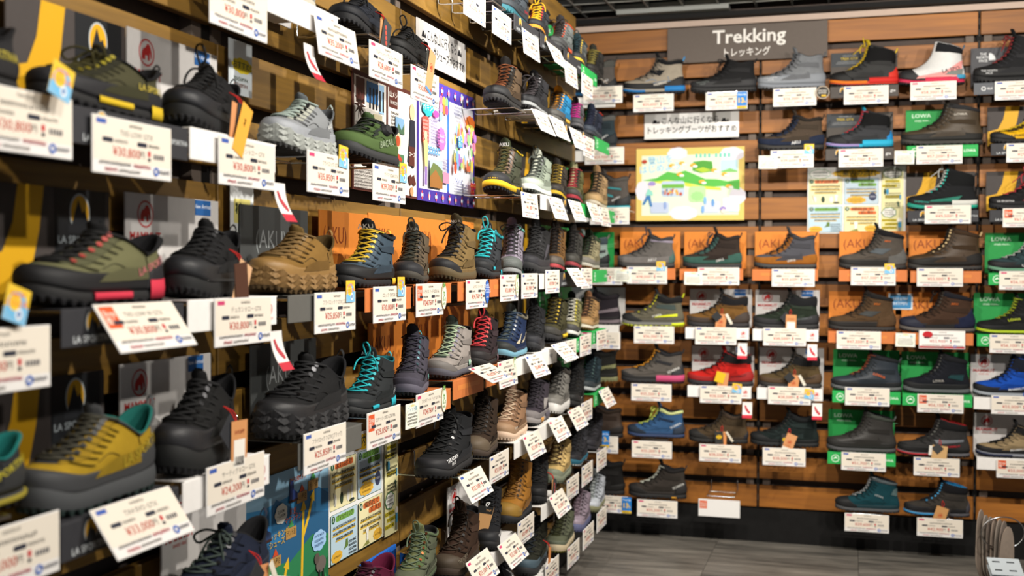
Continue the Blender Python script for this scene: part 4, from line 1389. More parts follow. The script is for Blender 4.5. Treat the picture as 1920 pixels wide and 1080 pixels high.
  dict(k='high', up='123a42', fin='suede', toe='19191a', rand='16333a', rh=(0.08, 0.1, 0.09), mid='4b4c4e', out='2b2b2c', col='50575a', cl=0.86, lace='8c8f90', ls='tuck', hook='3a3c3e', tong='25393d', logo=[('LOWA', 'b3b9b9', 0.32, 0.1, 0.009, -0.4)], ap=[('556a6a', [(0.14, 0.11), (0.05, 0.1)], [(0.1, 0.14), (0.04, 0.146)])]),
  (0.0727, 5.0, 0.1482), 0, 0, None),
 ('b39', 'B', 'grey climbing boot with blue collar and blue sole line', (0.3526, 5.062, 0.1874), 0, (0.891, 0.891, 0.711), '42,900', 'p',
  dict(k='high', up='36322e', fin='suede', rand='17171a', rh=(0.14, 0.15, 0.1), mid='4c4b50', ins=[('3585b8', (0.5, 0.95, 0.008, 0.019))], col='17171a', cl=0.66, lace='1b1b1d', ls='tuck', hook='3a95c9', hookp=1, tong='1c1c1e', lin='2278ad', heel='3f3e44', hh=(0.5, 0.4), hang=('k2',)),
  (0.3603, 5.0, 0.1475), 0, 0, None),
 ('b40', 'B', 'taupe boot with a white bar and blue sole, near the corner', (-1.1458, 5.062, 1.9796), 0, (0.93, 0.93, 1.047), '31,900', 'b',
  dict(k='mid', up='4d4844', fin='suede', heel='1f2022', hh=(1.0, 0.45), rand='242527', rh=(0.08, 0.1, 0.1), mid='1d5f8d', col='4a4a46', cl=0.76, lace='35322f', logo=[('MERRELL', 'dcdcda', 0.2, 0.066, 0.008, 0.6)], loop='3a3733', ap=[('235a78', [(0.34, 0.098), (0.2, 0.08)], [(0.36, 0.104), (0.22, 0.086)])]),
  (-1.0632, 5.0, 1.9841), 0, 0, 'white'),
 ('b41', 'B', 'dark teal grey boot with a slanted white bar, near the corner', (-1.1447, 5.062, 1.7416), 0, (0.93, 0.93, 0.999), '29,700', 'b',
  dict(k='mid', up='2c373c', fin='suede', heel='1c2226', hh=(1.1, 0.42), rand='1f262a', rh=(0.08, 0.1, 0.1), mid='3c3b3b', col='5a5a58', cl=0.8, lace='30363a', logo=[('MERRELL', 'd6d6d4', 0.2, 0.062, 0.008, 0.6)], loop='3a3733'),
  (-1.0548, 5.0, 1.7141), 0, 0, 'white'),
 ('b42', 'B', 'taupe boot with turquoise stripes and turquoise sole', (-1.0828, 5.062, 1.4708), 0, (0.93, 0.93, 0.961), '31,900', 'b',
  dict(k='mid', up='4b4642', fin='suede', heel='26282a', hh=(1.0, 0.36), rand='2b2b2c', rh=(0.08, 0.1, 0.1), mid='2f93a0', col='4b4743', cl=0.84, lace='33302e', logo=[('MERRELL', 'dcdcda', 0.22, 0.06, 0.008, 0.5)], loop='26282a', ap=[('3f9097', [(0.46, 0.11), (0.14, 0.1)], [(0.48, 0.12), (0.14, 0.107)]), ('3f9097', [(0.5, 0.08), (0.26, 0.066)], [(0.52, 0.092), (0.28, 0.076)])]),
  (-1.0294, 5.0, 1.446), 0, 0, 'white'),
 ('b43', 'B', 'pale green boot with dark heel, near the corner', (-1.1765, 5.062, 1.2135), 0, (0.93, 0.93, 0.88), '24,200', 'b',
  dict(k='mid', up='8a9a94', fin='mesh', heel='1f2224', hh=(0.9, 0.36), rand='2a2d2f', rh=(0.08, 0.1, 0.1), mid='333536', col='3c474d', cl=0.7, lace='2a2d2f', loop='77706a', st=[('26292b', [(0.5, 0.07), (0.06, 0.084)], [(0.5, 0.08), (0.06, 0.098)])], logo=[('MERRELL', 'e0e0de', 0.2, 0.062, 0.007, 0.5)]),
  (-1.0597, 5.0, 1.1779), 0, 0, 'lowa'),
 ('b44', 'B', 'plum black boot with mauve stripe, near the corner', (-1.1241, 5.062, 0.9603), 0, (0.93, 0.93, 0.865), '27,500', 'p',
  dict(k='mid', up='241f24', fin='mesh', rand='1d1a1d', rh=(0.1, 0.12, 0.1), mid='6b6066', ms=(0.004, 0.003, 0.003), col='1e1a1e', cl=0.8, lace='1b181b', st=[('6d6268', [(0.5, 0.056), (0.04, 0.076)], [(0.5, 0.066), (0.04, 0.094)])]),
  (-1.0682, 5.0, 0.8922), 0, 0, 'white2'),
 ('b45', 'B', 'black boot with olive stripe and olive sole, near the corner', (-1.1351, 5.062, 0.7037), 0, (0.93, 0.93, 0.866), '26,400', 'b',
  dict(k='mid', up='1d1d1a', fin='mesh', rand='1c1c1a', rh=(0.1, 0.12, 0.1), mid='70714f', out='777a55', ms=(0.002, 0.003, 0.003), col='1b1b19', cl=0.8, lace='1a1a18', loop='2a2720', st=[('6f7049', [(0.5, 0.056), (0.04, 0.076)], [(0.5, 0.068), (0.04, 0.096)])], logo=[('SALOMON', '2b2c20', 0.2, 0.07, 0.009, 0.2)]),
  None, 0, 0, None),
 ('b46', 'B', 'smooth dark brown boot, near the corner', (-1.1096, 5.062, 0.4504), 0, (0.93, 0.93, 0.828), '25,300', 'b',
  dict(k='mid', up='352921', fin='leather', rand='1d1917', rh=(0.12, 0.14, 0.26), mid='1d1a18', col='2b2119', cl=0.84, lace='1d1815'),
  (-1.0759, 5.0, 0.4263), 0, 0, None),
 ('b47', 'B', 'plain black boot on the lowest row, near the corner', (-1.1011, 5.062, 0.1916), 0, (0.93, 0.93, 0.94), '23,100', 'b',
  dict(k='mid', up='161514', fin='suede', rand='181716', rh=(0.14, 0.14, 0.2), mid='1b1a19', col='141312', cl=0.84, lace='121212', loop='141312'),
  (-1.031, 5.0, 0.1609), 0, 0, None),
 ('l01', 'L', 'black boot behind the topmost price card', (-0.992, 3.0487, 1.9478), 0, (0.93, 0.93, 0.725), '33,000', 'b',
  dict(k='mid', up='202124', fin='mesh', rand='1a1a1c', mid='1c1c1e', lace='17181a'),
  (-0.935, 3.0501, 1.8886), 0, 0, None),
 ('l02', 'L', 'grey climbing boot with red and aqua laces', (-0.992, 3.3253, 1.9563), 0, (0.93, 0.93, 0.725), '33,000', 'b',
  dict(k='mid', up='3b4147', fin='suede', rand='2e3338', rh=(0.22, 0.22, 0.2), mid='1f5561', out='2b626b', lace='77a9a8', ls='loop', hook='c8432f', hookp=1, tong='1d2023', face='2f353a', logo=[('TRANGO', 'b0303c', 0.3, 0.058, 0.01, 0.1)], loop='20656f'),
  (-0.935, 3.3425, 1.8868), 5, 0, 'ls'),
 ('l03', 'L', 'dark grey climbing boot with yellow laces and red heel', (-0.992, 3.621, 1.9602), 6, (0.88, 0.88, 0.686), '44,000', 'p',
  dict(k='mid', up='33363a', fin='suede', rand='202226', rh=(0.2, 0.2, 0.1), heel='b3262e', hh=(0.6, 0.22), mid='c07a1e', lace='d2a21e', ls='loop', tong='17181a', col='17181a', hook='b32a33', hookp=1, logo=[('TRANGO', 'b0303c', 0.25, 0.058, 0.01, 0.1)]),
  (-0.935, 3.6202, 1.9003), 24, 0, 'ls'),
 ('l04', 'L', 'mid grey boot with orange laces and collar edge', (-0.992, 3.9243, 1.9612), 0, (0.93, 0.93, 0.725), '37,400', 'b',
  dict(k='mid', up='666b6a', fin='suede', rand='3c3d3e', rh=(0.18, 0.18, 0.2), mid='38393a', ins=[('c9502e', (0.3, 0.55, 0.022, 0.038))], lace='2a2422', ls='bow', hook='c24a28', hookp=1, tong='2a2829', col='c24a28', cl=0.96, face='5d6261'),
  (-0.935, 3.8568, 1.8813), 5, 0, 'ls'),
 ('l05', 'L', 'grey boot with yellow hook loops and navy laces', (-0.992, 4.1907, 1.958), 6, (0.88, 0.88, 0.686), '34,100', 'b',
  dict(k='mid', up='5a5d5c', fin='suede', rand='2c2d2f', rh=(0.18, 0.18, 0.2), mid='b6992a', lace='1b262c', ls='loop', hook='c2a32c', hookp=1, tong='24393f', col='24393f', cl=0.9),
  (-0.935, 4.1237, 1.8833), 0, 0, 'lowa'),
 ('l06', 'L', 'charcoal boot with olive yellow laces, last on top row', (-0.992, 4.4571, 1.9588), 0, (0.93, 0.93, 0.725), '36,300', 'b',
  dict(k='mid', up='2c2b2a', fin='suede', rand='242322', mid='242322', lace='6f6630', ls='tuck', tong='26251f', hook='9a8a30'),
  None, 0, 0, None),
 ('l11', 'L', 'pale grey shoe cut by the top of the frame', (-0.992, 1.8525, 1.6947), 0, (0.93, 0.93, 0.725), '35,200', 'b',
  dict(k='low', up='a8a59f', fin='mesh', rand='8a8a86', mid='b6b2a6', ms=(0.006, 0.003, 0.003), lace='7d7d79', tong='8b8b88'),
  (-0.935, 1.9773, 1.6391), 8, 0, 'mammut'),
 ('l12', 'L', 'navy black low shoe with hang tags on the top row', (-0.992, 2.2059, 1.6939), 6, (0.88, 0.88, 0.686), '28,600', 'p',
  dict(k='low', up='1d2027', fin='mesh', rand='191b20', rh=(0.16, 0.2, 0.2), mid='17181b', lace='14161a', ls='loop', tong='16181c', hang=('kd',), loop='17181b', sole=0.027),
  (-0.935, 2.2249, 1.6391), 0, 0, None),
 ('l13', 'L', 'black low shoe with a looped lace and a long hang tag', (-0.992, 2.4738, 1.6783), 3, (0.88, 0.88, 0.686), '30,800', 'p',
  dict(k='low', up='191919', fin='mesh', rand='161617', rh=(0.18, 0.2, 0.2), mid='151516', lace='1b1b1c', ls='loop', tong='151515', hang=('ko',), loop='141415', sole=0.027),
  (-0.935, 2.4531, 1.6281), 0, 0, None),
 ('l14', 'L', 'tall brown boot with orange flecked laces and black toe', (-0.992, 3.2563, 1.6853), 0, (0.93, 0.93, 0.789), '34,100', 'b',
  dict(k='mid', up='4c3d2d', fin='suede', toe='1b1c1e', th=0.4, rand='1e1e20', rh=(0.1, 0.2, 0.12), mid='1d1c1c', lace='6b3c20', ls='tuck', tong='1c1a19', face='201d1b', hook='30302f'),
  (-0.935, 3.4439, 1.6624), 26, 0, None),
 ('l15', 'L', 'dark grey boot with charcoal laces and pale sole edge', (-0.992, 3.576, 1.7105), 0, (0.93, 0.93, 0.725), '32,450', 'b',
  dict(k='mid', up='27272a', fin='mesh', rand='232427', rh=(0.12, 0.2, 0.12), mid='7f8283', lace='443f42', ls='bow', tong='19191b', tl=('S', 'b9b9b7', 0.012)),
  (-0.935, 3.6586, 1.6707), 22, 0, 'white'),
 ('l16', 'L', 'bright blue boot with orange laces', (-0.992, 3.8973, 1.7092), 0, (0.93, 0.93, 0.725), '31,900', 'b',
  dict(k='mid', up='2a78a6', fin='suede', rand='454442', rh=(0.2, 0.22, 0.18), mid='454442', ins=[('c9a13c', (0.3, 0.6, 0.02, 0.036))], lace='3b3328', ls='tuck', hook='d9942a', hookp=1, tong='c98524', col='b87d24', cl=0.95, loop='cf9430'),
  (-0.935, 3.9321, 1.665), 18, 0, 'ls'),
 ('l17', 'L', 'grey boot with magenta laces', (-0.992, 4.1638, 1.7156), 10, (0.88, 0.88, 0.686), '30,800', 'p',
  dict(k='mid', up='57565a', fin='suede', rand='3f3f42', mid='4b4a4d', lace='a8287a', ls='tuck', hook='c03288', hookp=1, tong='3c3c3f'),
  (-0.935, 4.1546, 1.6611), 0, 0, 'ls'),
 ('l18', 'L', 'navy boot with a red tongue edge', (-0.992, 4.4302, 1.7195), 0, (0.93, 0.93, 0.725), '29,700', 'b',
  dict(k='mid', up='272c3a', fin='suede', rand='333a45', mid='2d2f36', lace='22263a', ls='tuck', hook='9a9ba0', tong='232838', col='a83226', cl=0.95),
  None, 0, 0, 'lowa'),
 ('l20', 'L', 'dark shoe cut by the frame edge, second row', (-0.992, 1.0462, 1.4233), 0, (0.93, 0.93, 0.725), '30,800', 'b',
  dict(k='low', up='2a2a2c', fin='mesh', rand='232325', rh=(0.34, 0.3, 0.3), mid='1f1f20', lace='1a1a1b', logo=[('LA SPORTIVA', 'b0a23c', 0.28, 0.062, 0.014, 0.0)]),
  (-0.935, 1.1279, 1.3866), 0, 0, None),
 ('l21', 'L', 'olive low shoe with yellow flecked laces and yellow heel', (-0.992, 1.3482, 1.4221), 0, (0.923, 0.923, 0.725), '30,800', 'b',
  dict(k='low', up='45432f', fin='mesh', rand='232326', rh=(0.26, 0.26, 0.34), mid='19191a', ins=[('c9a91d', (0.02, 0.2, 0.008, 0.034)), ('c9a91d', (0.38, 0.7, 0.016, 0.028))], lace='3b3717', ls='bow', tong='1b1b1a', face='2b2a1f', col='19191a', cl=0.93, loop='19191a', hook='8b8020', hookp=1, logo=[('LA SPORTIVA', 'b8a542', 0.17, 0.068, 0.012, 0.0)]),
  (-0.935, 1.3446, 1.3756), 0, 0, 'ls_y'),
 ('l22', 'L', 'black low shoe with a lace loop and yellow hang tag', (-0.992, 1.6164, 1.4258), 10, (0.88, 0.88, 0.829), '30,800', 'b',
  dict(k='low', up='1a1a1b', fin='mesh', rand='202125', rh=(0.22, 0.3, 0.22), rfin='leather', mid='17181a', lace='151516', ls='loop', tong='161617', loop='151515', hang=('y',), sole=0.029),
  (-0.935, 1.6509, 1.382), 0, 0, 'mammut'),
 ('l23', 'L', 'light grey hiking shoe with mint laces and faceted sole', (-0.992, 1.9462, 1.4213), 0, (0.88, 0.88, 0.844), '35,850', 'p',
  dict(k='low', up='85888b', fin='mesh', rand='90949a', rh=(0.2, 0.22, 0.26), rfin='leather', mid='9ca09c', ms=(0.012, 0.004, 0.006), facet=True, out='3a3a3a', lace='94a29b', ls='tuck', tong='5d6366', loop='8f9a95', lin='55585c', sole=0.032, face='a5a79c', logo=[('AKU', 'cfd2d2', 0.25, 0.072, 0.01, 0.35)]),
  (-0.935, 1.9497, 1.3892), 0, 0, None),
 ('l24', 'L', 'moss green shoe with a round lace dial', (-0.992, 2.2544, 1.4367), 0, (0.981, 0.981, 0.781), '29,700', 'b',
  dict(k='low', up='42562f', fin='mesh', rand='4d6238', rh=(0.24, 0.26, 0.24), rfin='mesh', mid='2e2f31', ms=(0.004, 0.005, 0.004), tong='3d5230', col='55585a', cl=0.9, dial='232325', st=[('1d2320', [(0.62, 0.074), (0.46, 0.09)], [(0.6, 0.08), (0.44, 0.1)]), ('1d2320', [(0.7, 0.062), (0.56, 0.074)], [(0.68, 0.068), (0.54, 0.082)])], logo=[('BACAIU', '8b9a80', 0.42, 0.056, 0.018, 0.22)], sc='39492a', lace='20251f', face='', n=4, sole=0.029),
  (-0.935, 2.2427, 1.3908), 0, 0, None),
 ('l25', 'L', 'tall olive boot with a bright yellow toe rand', (-0.992, 3.2589, 1.4313), 0, (0.93, 0.93, 0.846), '41,800', 'b',
  dict(k='mid', up='2f3324', fin='leather', toe='1f2023', th=0.34, rand='c9a213', rh=(0.04, 0.1, 0.05), heel='33362a', hh=(0.9, 0.5), mid='1f1f20', ms=(0.004, 0.004, 0), ins=[('c9a213', (0.45, 0.99, 0.01, 0.03)), ('b8941a', (0.02, 0.2, 0.01, 0.034))], lace='3b3514', ls='tuck', tong='2a301f', face='5c4a3d', tl=('AKU', 'd8d8d4', 0.012), col='b99a1c', cl=0.95),
  (-0.935, 3.336, 1.403), 5, 0, None),
 ('l26', 'L', 'pale sage boot with grey laces and white sole', (-0.992, 3.6168, 1.45), 0, (0.93, 0.93, 0.775), '28,600', 'p',
  dict(k='mid', up='8d9788', fin='mesh', rand='9aa499', rh=(0.16, 0.22, 0.18), mid='c6c8c2', ms=(0.006, 0.004, 0.006), out='3f4441', lace='3b403c', ls='loop', tong='a3a79a', face='717a6f', lin='3a3d3b'),
  (-0.935, 3.6481, 1.407), 20, 0, 'white'),
 ('l27', 'L', 'dark brown boot with yellow flecked laces', (-0.992, 3.8832, 1.4519), 6, (0.88, 0.88, 0.733), '38,500', 'b',
  dict(k='mid', up='38322c', fin='suede', rand='2e2a28', mid='b3921f', lace='6f5c1f', ls='tuck', hook='b8942a', hookp=1, tong='232120'),
  (-0.935, 3.92, 1.4128), 20, 0, 'ls'),
 ('l28', 'L', 'khaki olive boot with red laces', (-0.992, 4.1424, 1.4513), 6, (0.88, 0.88, 0.79), '36,300', 'b',
  dict(k='mid', up='5a5836', fin='suede', rand='3a3936', mid='8a2430', lace='8a2530', ls='tuck', tong='9a9672', face='33322b'),
  (-0.935, 4.2046, 1.4203), 20, 0, 'lowa'),
 ('l29', 'L', 'sand beige boot with black laces on the third shelf from top', (-0.992, 4.5407, 1.45), 0, (0.93, 0.93, 0.904), '27,500', 'b',
  dict(k='mid', up='9a7f5c', fin='suede', rand='a4885f', rh=(0.14, 0.18, 0.14), mid='b3aa98', out='5c3d27', lace='26211d', ls='tuck', tong='8a6a4a', col='201d1c', cl=0.9),
  (-0.935, 4.417, 1.4154), 10, 0, 'lowa'),
 ('l31', 'L', 'olive low shoe with pink heel and black rand', (-0.992, 1.3368, 1.1634), 0, (1.011, 1.011, 0.858), '30,800', 'p',
  dict(k='low', up='6a694a', fin='mesh', rand='1f1f21', rh=(0.22, 0.24, 0.22), heel='252427', hh=(1.0, 0.58), mid='1b1b1c', ins=[('c42f45', (0.02, 0.22, 0.008, 0.04)), ('c42f45', (0.38, 0.7, 0.01, 0.022))], lace='1b1b1b', ls='tuck', tong='1a1a1b', face='57573f', hook='a5423c', hookp=1, col='1a1a1b', cl=0.95, logo=[('LA SPORTIVA', 'b5696c', 0.17, 0.07, 0.012, 0.28)]),
  (-0.935, 1.3433, 1.1293), 35, 0, 'ls_y'),
 ('l32', 'L', 'black low shoe with a brown hang tag beside the tan shoe', (-0.992, 1.6149, 1.1673), 10, (0.88, 0.88, 0.902), '30,800', 'p',
  dict(k='low', up='1b1b1c', fin='mesh', rand='232427', rh=(0.22, 0.3, 0.22), rfin='leather', mid='18191a', lace='151516', ls='tuck', tong='171718', loop='151515', hang=('bk',), sole=0.029),
  (-0.935, 1.6383, 1.1293), 0, 0, 'mammut'),
 ('l33', 'L', 'coyote tan hiking shoe with faceted sole', (-0.992, 1.9253, 1.167), 0, (1.006, 1.006, 0.895), '25,850', 'b',
  dict(k='low', up='7a5c2e', fin='suede', rand='8a6a3c', rh=(0.16, 0.22, 0.22), rfin='leather', mid='7d6038', ms=(0.012, 0.004, 0.008), facet=True, out='4f3d24', lace='6d5530', ls='tuck', tong='5e4a26', loop='86683a', lin='4a3a20', face='7d6036', hook='6d552f', hookp=1, sole=0.032, logo=[('AKU', '54401f', 0.17, 0.084, 0.009, 0.3)]),
  (-0.935, 1.9796, 1.1313), 0, 0, 'aku_black'),
 ('l34', 'L', 'slate blue boot with yellow laces and black rand', (-0.992, 2.2436, 1.1732), 0, (0.921, 0.921, 0.727), '30,800', 'b',
  dict(k='mid', up='3d4b57', fin='suede', rand='1e1f21', rh=(0.22, 0.24, 0.22), mid='1d1d1f', ins=[('d2b02c', (0.06, 0.2, 0.008, 0.026))], lace='c9a72f', ls='tuck', hook='d0ae35', hookp=1, tong='1a1a1b', tl=('AKU', 'e0e0de', 0.014), face='4b5864', col='26292c', cl=0.9, loop='c9b03a'),
  (-0.935, 2.2462, 1.1385), 0, 0, 'aku'),
 ('l35', 'L', 'grey brown suede boot with teal lace loops', (-0.992, 2.5136, 1.1784), 12, (0.88, 0.88, 0.717), '24,750', 'p',
  dict(k='mid', up='5d5040', fin='suede', rand='5a4f40', rh=(0.1, 0.16, 0.1), rfin='suede', mid='3e3a33', ms=(0.006, 0.005, 0.008), ins=[('7fa69a', (0.2, 0.28, 0.03, 0.05))], lace='38352a', ls='loop', tong='2f3330', tl=('(AKU)', 'c9c9c5', 0.009), toe='26272b', face='54493b'),
  (-0.935, 2.4862, 1.1412), 0, 0, 'aku'),
 ('l36', 'L', 'tan suede boot with black laces and dark toe cap', (-0.992, 2.8148, 1.1799), 0, (0.93, 0.93, 0.874), '24,750', 'p',
  dict(k='mid', up='75603c', fin='suede', toe='1f2023', th=0.22, rand='705c3c', rh=(0.07, 0.1, 0.09), rfin='suede', mid='55482f', ms=(0.008, 0.005, 0.01), out='3b3322', lace='1b1a1b', ls='bow', tong='3a3322', tl=('(AKU)', 'd5d3cd', 0.009), face='6d5938', hook='1d1d1f', hookp=1),
  (-0.935, 2.8332, 1.1473), 0, 0, 'aku'),
 ('l37', 'L', 'charcoal boot with turquoise laces', (-0.992, 3.0812, 1.1842), 4, (0.88, 0.88, 0.815), '33,000', 'p',
  dict(k='mid', up='2e3135', fin='mesh', rand='202225', rh=(0.14, 0.2, 0.14), mid='232528', ms=(0.004, 0.004, 0.006), ins=[('1f9fb0', (0.04, 0.24, 0.008, 0.03)), ('1f9fb0', (0.62, 0.76, 0.03, 0.042))], lace='1fa3aa', ls='loop', hook='27a9b3', hookp=1, tong='1b1d1f', tl=('AKU', 'd8d8d8', 0.012), col='22777f', cl=0.9, loop='1f98a5'),
  (-0.935, 3.1297, 1.1577), 0, 0, 'aku'),
 ('l38', 'L', 'lilac grey boot with mint laces', (-0.992, 3.3404, 1.1869), 12, (0.88, 0.88, 0.775), '31,900', 'b',
  dict(k='high', up='7d7683', fin='suede', toe='4e5351', th=0.3, rand='6f7173', rh=(0.09, 0.16, 0.1), mid='7d8081', ins=[('3f8f8d', (0.05, 0.6, 0.008, 0.024))], lace='2c2c2e', ls='bow', tong='6d6474', col='5f9d90', cl=0.93, face='8a8390'),
  (-0.935, 3.3447, 1.1606), 0, 0, None),
 ('l39', 'L', 'black boot with a graphite strap, on the middle shelf', (-0.992, 3.6068, 1.1967), 0, (0.93, 0.93, 0.9), '29,700', 'b',
  dict(k='mid', up='232324', fin='mesh', rand='2e2e33', rh=(0.16, 0.22, 0.2), mid='2a2a2c', ms=(0.006, 0.004, 0.008), lace='1a1a1b', ls='tuck', tong='1a1a1b', tl=('S', '55575a', 0.01), st=[('3a3940', [(0.6, 0.055), (0.42, 0.09), (0.34, 0.11)], [(0.54, 0.052), (0.36, 0.08), (0.26, 0.108)])]),
  (-0.935, 3.6233, 1.1704), 0, 0, 'white'),
 ('l3a', 'L', 'tan brown boot with black laces and red sole line', (-0.992, 3.8732, 1.2011), 8, (0.88, 0.88, 0.758), '35,200', 'b',
  dict(k='high', up='6d4f2d', fin='suede', rand='4b443e', rh=(0.1, 0.2, 0.12), mid='8a2f33', lace='1f1b1a', ls='loop', tong='2a221d', hook='8a8680'),
  (-0.935, 3.8997, 1.1767), 32, 0, 'ls'),
 ('l3b', 'L', 'charcoal boot with dark red collar', (-0.992, 4.1324, 1.2062), 6, (0.88, 0.88, 0.875), '34,100', 'b',
  dict(k='mid', up='3b3a37', fin='suede', rand='34332f', mid='7d2e33', lace='1b1a1a', ls='tuck', tong='2b2826', col='7a2228', cl=0.93),
  (-0.935, 4.1276, 1.1766), 0, 0, 'lowa'),
 ('l3c', 'L', 'khaki beige boot with dark green collar', (-0.992, 4.3988, 1.2078), 0, (0.93, 0.93, 0.792), '27,500', 'b',
  dict(k='mid', up='8b8468', fin='suede', rand='6f6b64', rh=(0.14, 0.18, 0.14), mid='aaa69b', out='6d4527', lace='2a2a25', ls='loop', tong='33412f', col='33412f', cl=0.85),
  None, 0, 0, 'lowa'),
 ('l40', 'L', 'charcoal shoe with a teal lining, cut by the frame edge', (-0.992, 1.0538, 0.9272), 0, (0.93, 0.93, 0.725), '33,000', 'b',
  dict(k='low', up='303133', fin='mesh', rand='2e2f30', rh=(0.4, 0.3, 0.4), mid='38393b', ins=[('8a7d25', (0.02, 0.5, 0.008, 0.018))], lace='2a2a2a', lin='1d6a66', logo=[('LA SPORTIVA', 'b8ac35', 0.22, 0.066, 0.013, 0.3)]),
  (-0.935, 1.1002, 0.8788), 0, 0, None),
 ('l41', 'L', 'mustard yellow low shoe with grey rand and teal lining', (-0.992, 1.3278, 0.8943), 0, (0.932, 0.932, 0.982), '33,000', 'b',
  dict(k='low', up='9a7d20', fin='suede', rand='3a3b3d', rh=(0.17, 0.22, 0.46), mid='414345', ms=(0.008, 0.004, 0.006), out='23302e', lace='3c3a30', ls='tuck', tong='3b3c3d', face='8c7120', col='434446', cl=0.92, lin='1d5f58', n=8, hook='2f302f', hookp=1, loop='434446', logo=[('LA SPORTIVA', 'a08a2a', 0.2, 0.066, 0.015, 0.22)], sole=0.029),
  (-0.935, 1.3359, 0.865), 35, 0, 'ls_y'),
 ('l42', 'L', 'black low shoe with a kraft hang tag and red cord', (-0.992, 1.5945, 0.8985), 8, (0.88, 0.88, 1.1), '24,200', 'b',
  dict(k='low', up='1a1a1a', fin='mesh', rand='222225', rh=(0.22, 0.3, 0.22), rfin='leather', mid='1a1b1b', ms=(0.006, 0.005, 0.004), lace='141415', ls='tuck', tong='161616', loop='151515', hang=('kb',), sole=0.032),
  (-0.935, 1.6142, 0.8729), 0, 0, 'mammut'),
 ('l43', 'L', 'black hiking shoe with faceted sole, beside the tagged black shoe', (-0.992, 1.9635, 0.9016), 0, (1.1, 1.1, 1.076), '25,850', 'b',
  dict(k='low', up='1b1b1c', fin='mesh', rand='252527', rh=(0.2, 0.24, 0.26), rfin='leather', mid='232325', ms=(0.012, 0.004, 0.008), facet=True, out='1a1a1b', lace='18181a', ls='tuck', tong='1b1b1c', loop='1d1d1f', sole=0.032, logo=[('AKU', '4b4c4f', 0.15, 0.084, 0.012, 0.35)]),
  (-0.935, 1.936, 0.8796), 0, 0, 'aku_black'),
 ('l44', 'L', 'dark grey boot with turquoise laces and sole', (-0.992, 2.2548, 0.9052), 0, (0.88, 0.88, 0.704), '25,850', 'p',
  dict(k='mid', up='2b2e30', fin='mesh', rand='242628', rh=(0.14, 0.2, 0.14), mid='232526', ms=(0.004, 0.004, 0.006), ins=[('1f9fb0', (0.04, 0.24, 0.008, 0.034)), ('1f9fb0', (0.55, 0.72, 0.018, 0.03))], lace='22a5ad', ls='loop', hook='27a9b3', hookp=1, tong='1b1d1e', tl=('AKU', 'c8c8c8', 0.012), lin='1f5f66', loop='1f8e9a', logo=[('AKU', '9a9d9f', 0.15, 0.062, 0.012, 0.45)]),
  (-0.935, 2.215, 0.8823), 0, 0, None),
 ('l45', 'L', 'purple grey suede boot with violet laces', (-0.992, 2.5139, 0.9184), 12, (0.88, 0.88, 0.813), '24,750', 'p',
  dict(k='mid', up='43404a', fin='suede', rand='484550', rh=(0.1, 0.16, 0.1), rfin='suede', mid='55525f', ms=(0.008, 0.005, 0.01), ins=[('5f9d96', (0.2, 0.28, 0.03, 0.05))], lace='2e2b38', ls='tuck', tong='3a3940', face='413e49', hook='6f9aa5', loop='3f9aa0'),
  (-0.935, 2.4872, 0.8907), 0, 0, 'aku'),
 ('l46', 'L', 'pale grey suede boot with light green laces', (-0.992, 2.7804, 0.9351), 0, (0.93, 0.93, 0.777), '26,950', 'p',
  dict(k='mid', up='8d8681', fin='suede', toe='6d6966', th=0.2, rand='8d8782', rh=(0.09, 0.14, 0.1), rfin='suede', mid='4d4c55', ms=(0.006, 0.005, 0.008), ins=[('8fb5a3', (0.2, 0.28, 0.03, 0.05))], lace='a5b89a', ls='tuck', tong='3c4742', tl=('(AKU)', '55605b', 0.009), face='8a837e', hook='6f6b80', hookp=1),
  (-0.935, 2.8527, 0.9196), 62, 0, 'aku'),
 ('l47', 'L', 'dark maroon boot with coral red laces', (-0.992, 3.0468, 0.9404), 4, (0.88, 0.88, 0.798), '25,850', 'p',
  dict(k='mid', up='2d2326', fin='mesh', rand='242123', rh=(0.16, 0.2, 0.14), mid='1f1c1d', ms=(0.004, 0.004, 0.006), ins=[('6f555c', (0.04, 0.24, 0.01, 0.032))], lace='c93f46', ls='loop', hook='cf4a45', hookp=1, tong='1a1718', tl=('AKU', '4b4648', 0.01), loop='5d2226'),
  (-0.935, 3.1055, 0.9155), 5, 0, 'aku'),
 ('l48', 'L', 'navy and cream boot with light blue sole', (-0.992, 3.3196, 0.9445), 0, (0.93, 0.93, 0.806), '26,400', 'b',
  dict(k='mid', up='1f2c4a', fin='suede', toe='2d302f', th=0.24, rand='1f2a45', rh=(0.08, 0.12, 0.08), mid='6a99ad', ms=(0.006, 0.005, 0.008), lace='2a3d52', ls='tuck', hook='a5a8aa', tong='59605c', st=[('c4b99f', [(0.7, 0.06), (0.56, 0.056), (0.44, 0.088)], [(0.64, 0.066), (0.54, 0.072), (0.38, 0.094)]), ('c4b99f', [(0.46, 0.058), (0.34, 0.06), (0.26, 0.092)], [(0.42, 0.066), (0.32, 0.076), (0.2, 0.096)])], face='2a3750', col='6b6658', cl=0.88),
  (-0.935, 3.378, 0.9128), 28, 0, 'white'),
 ('l49', 'L', 'black boot beside the navy and cream one', (-0.992, 3.586, 0.9487), 6, (0.88, 0.88, 0.821), '29,150', 'b',
  dict(k='mid', up='1f2023', fin='mesh', rand='2a2b30', rh=(0.16, 0.22, 0.2), mid='26272a', ms=(0.006, 0.004, 0.006), lace='161618', ls='loop', tong='18181a', tl=('S', '4a4c50', 0.01)),
  (-0.935, 3.6906, 0.9262), 45, 0, 'white'),
 ('l4a', 'L', 'olive boot with yellow flecked black laces', (-0.992, 3.8525, 0.9626), 0, (0.93, 0.93, 0.871), '39,600', 'b',
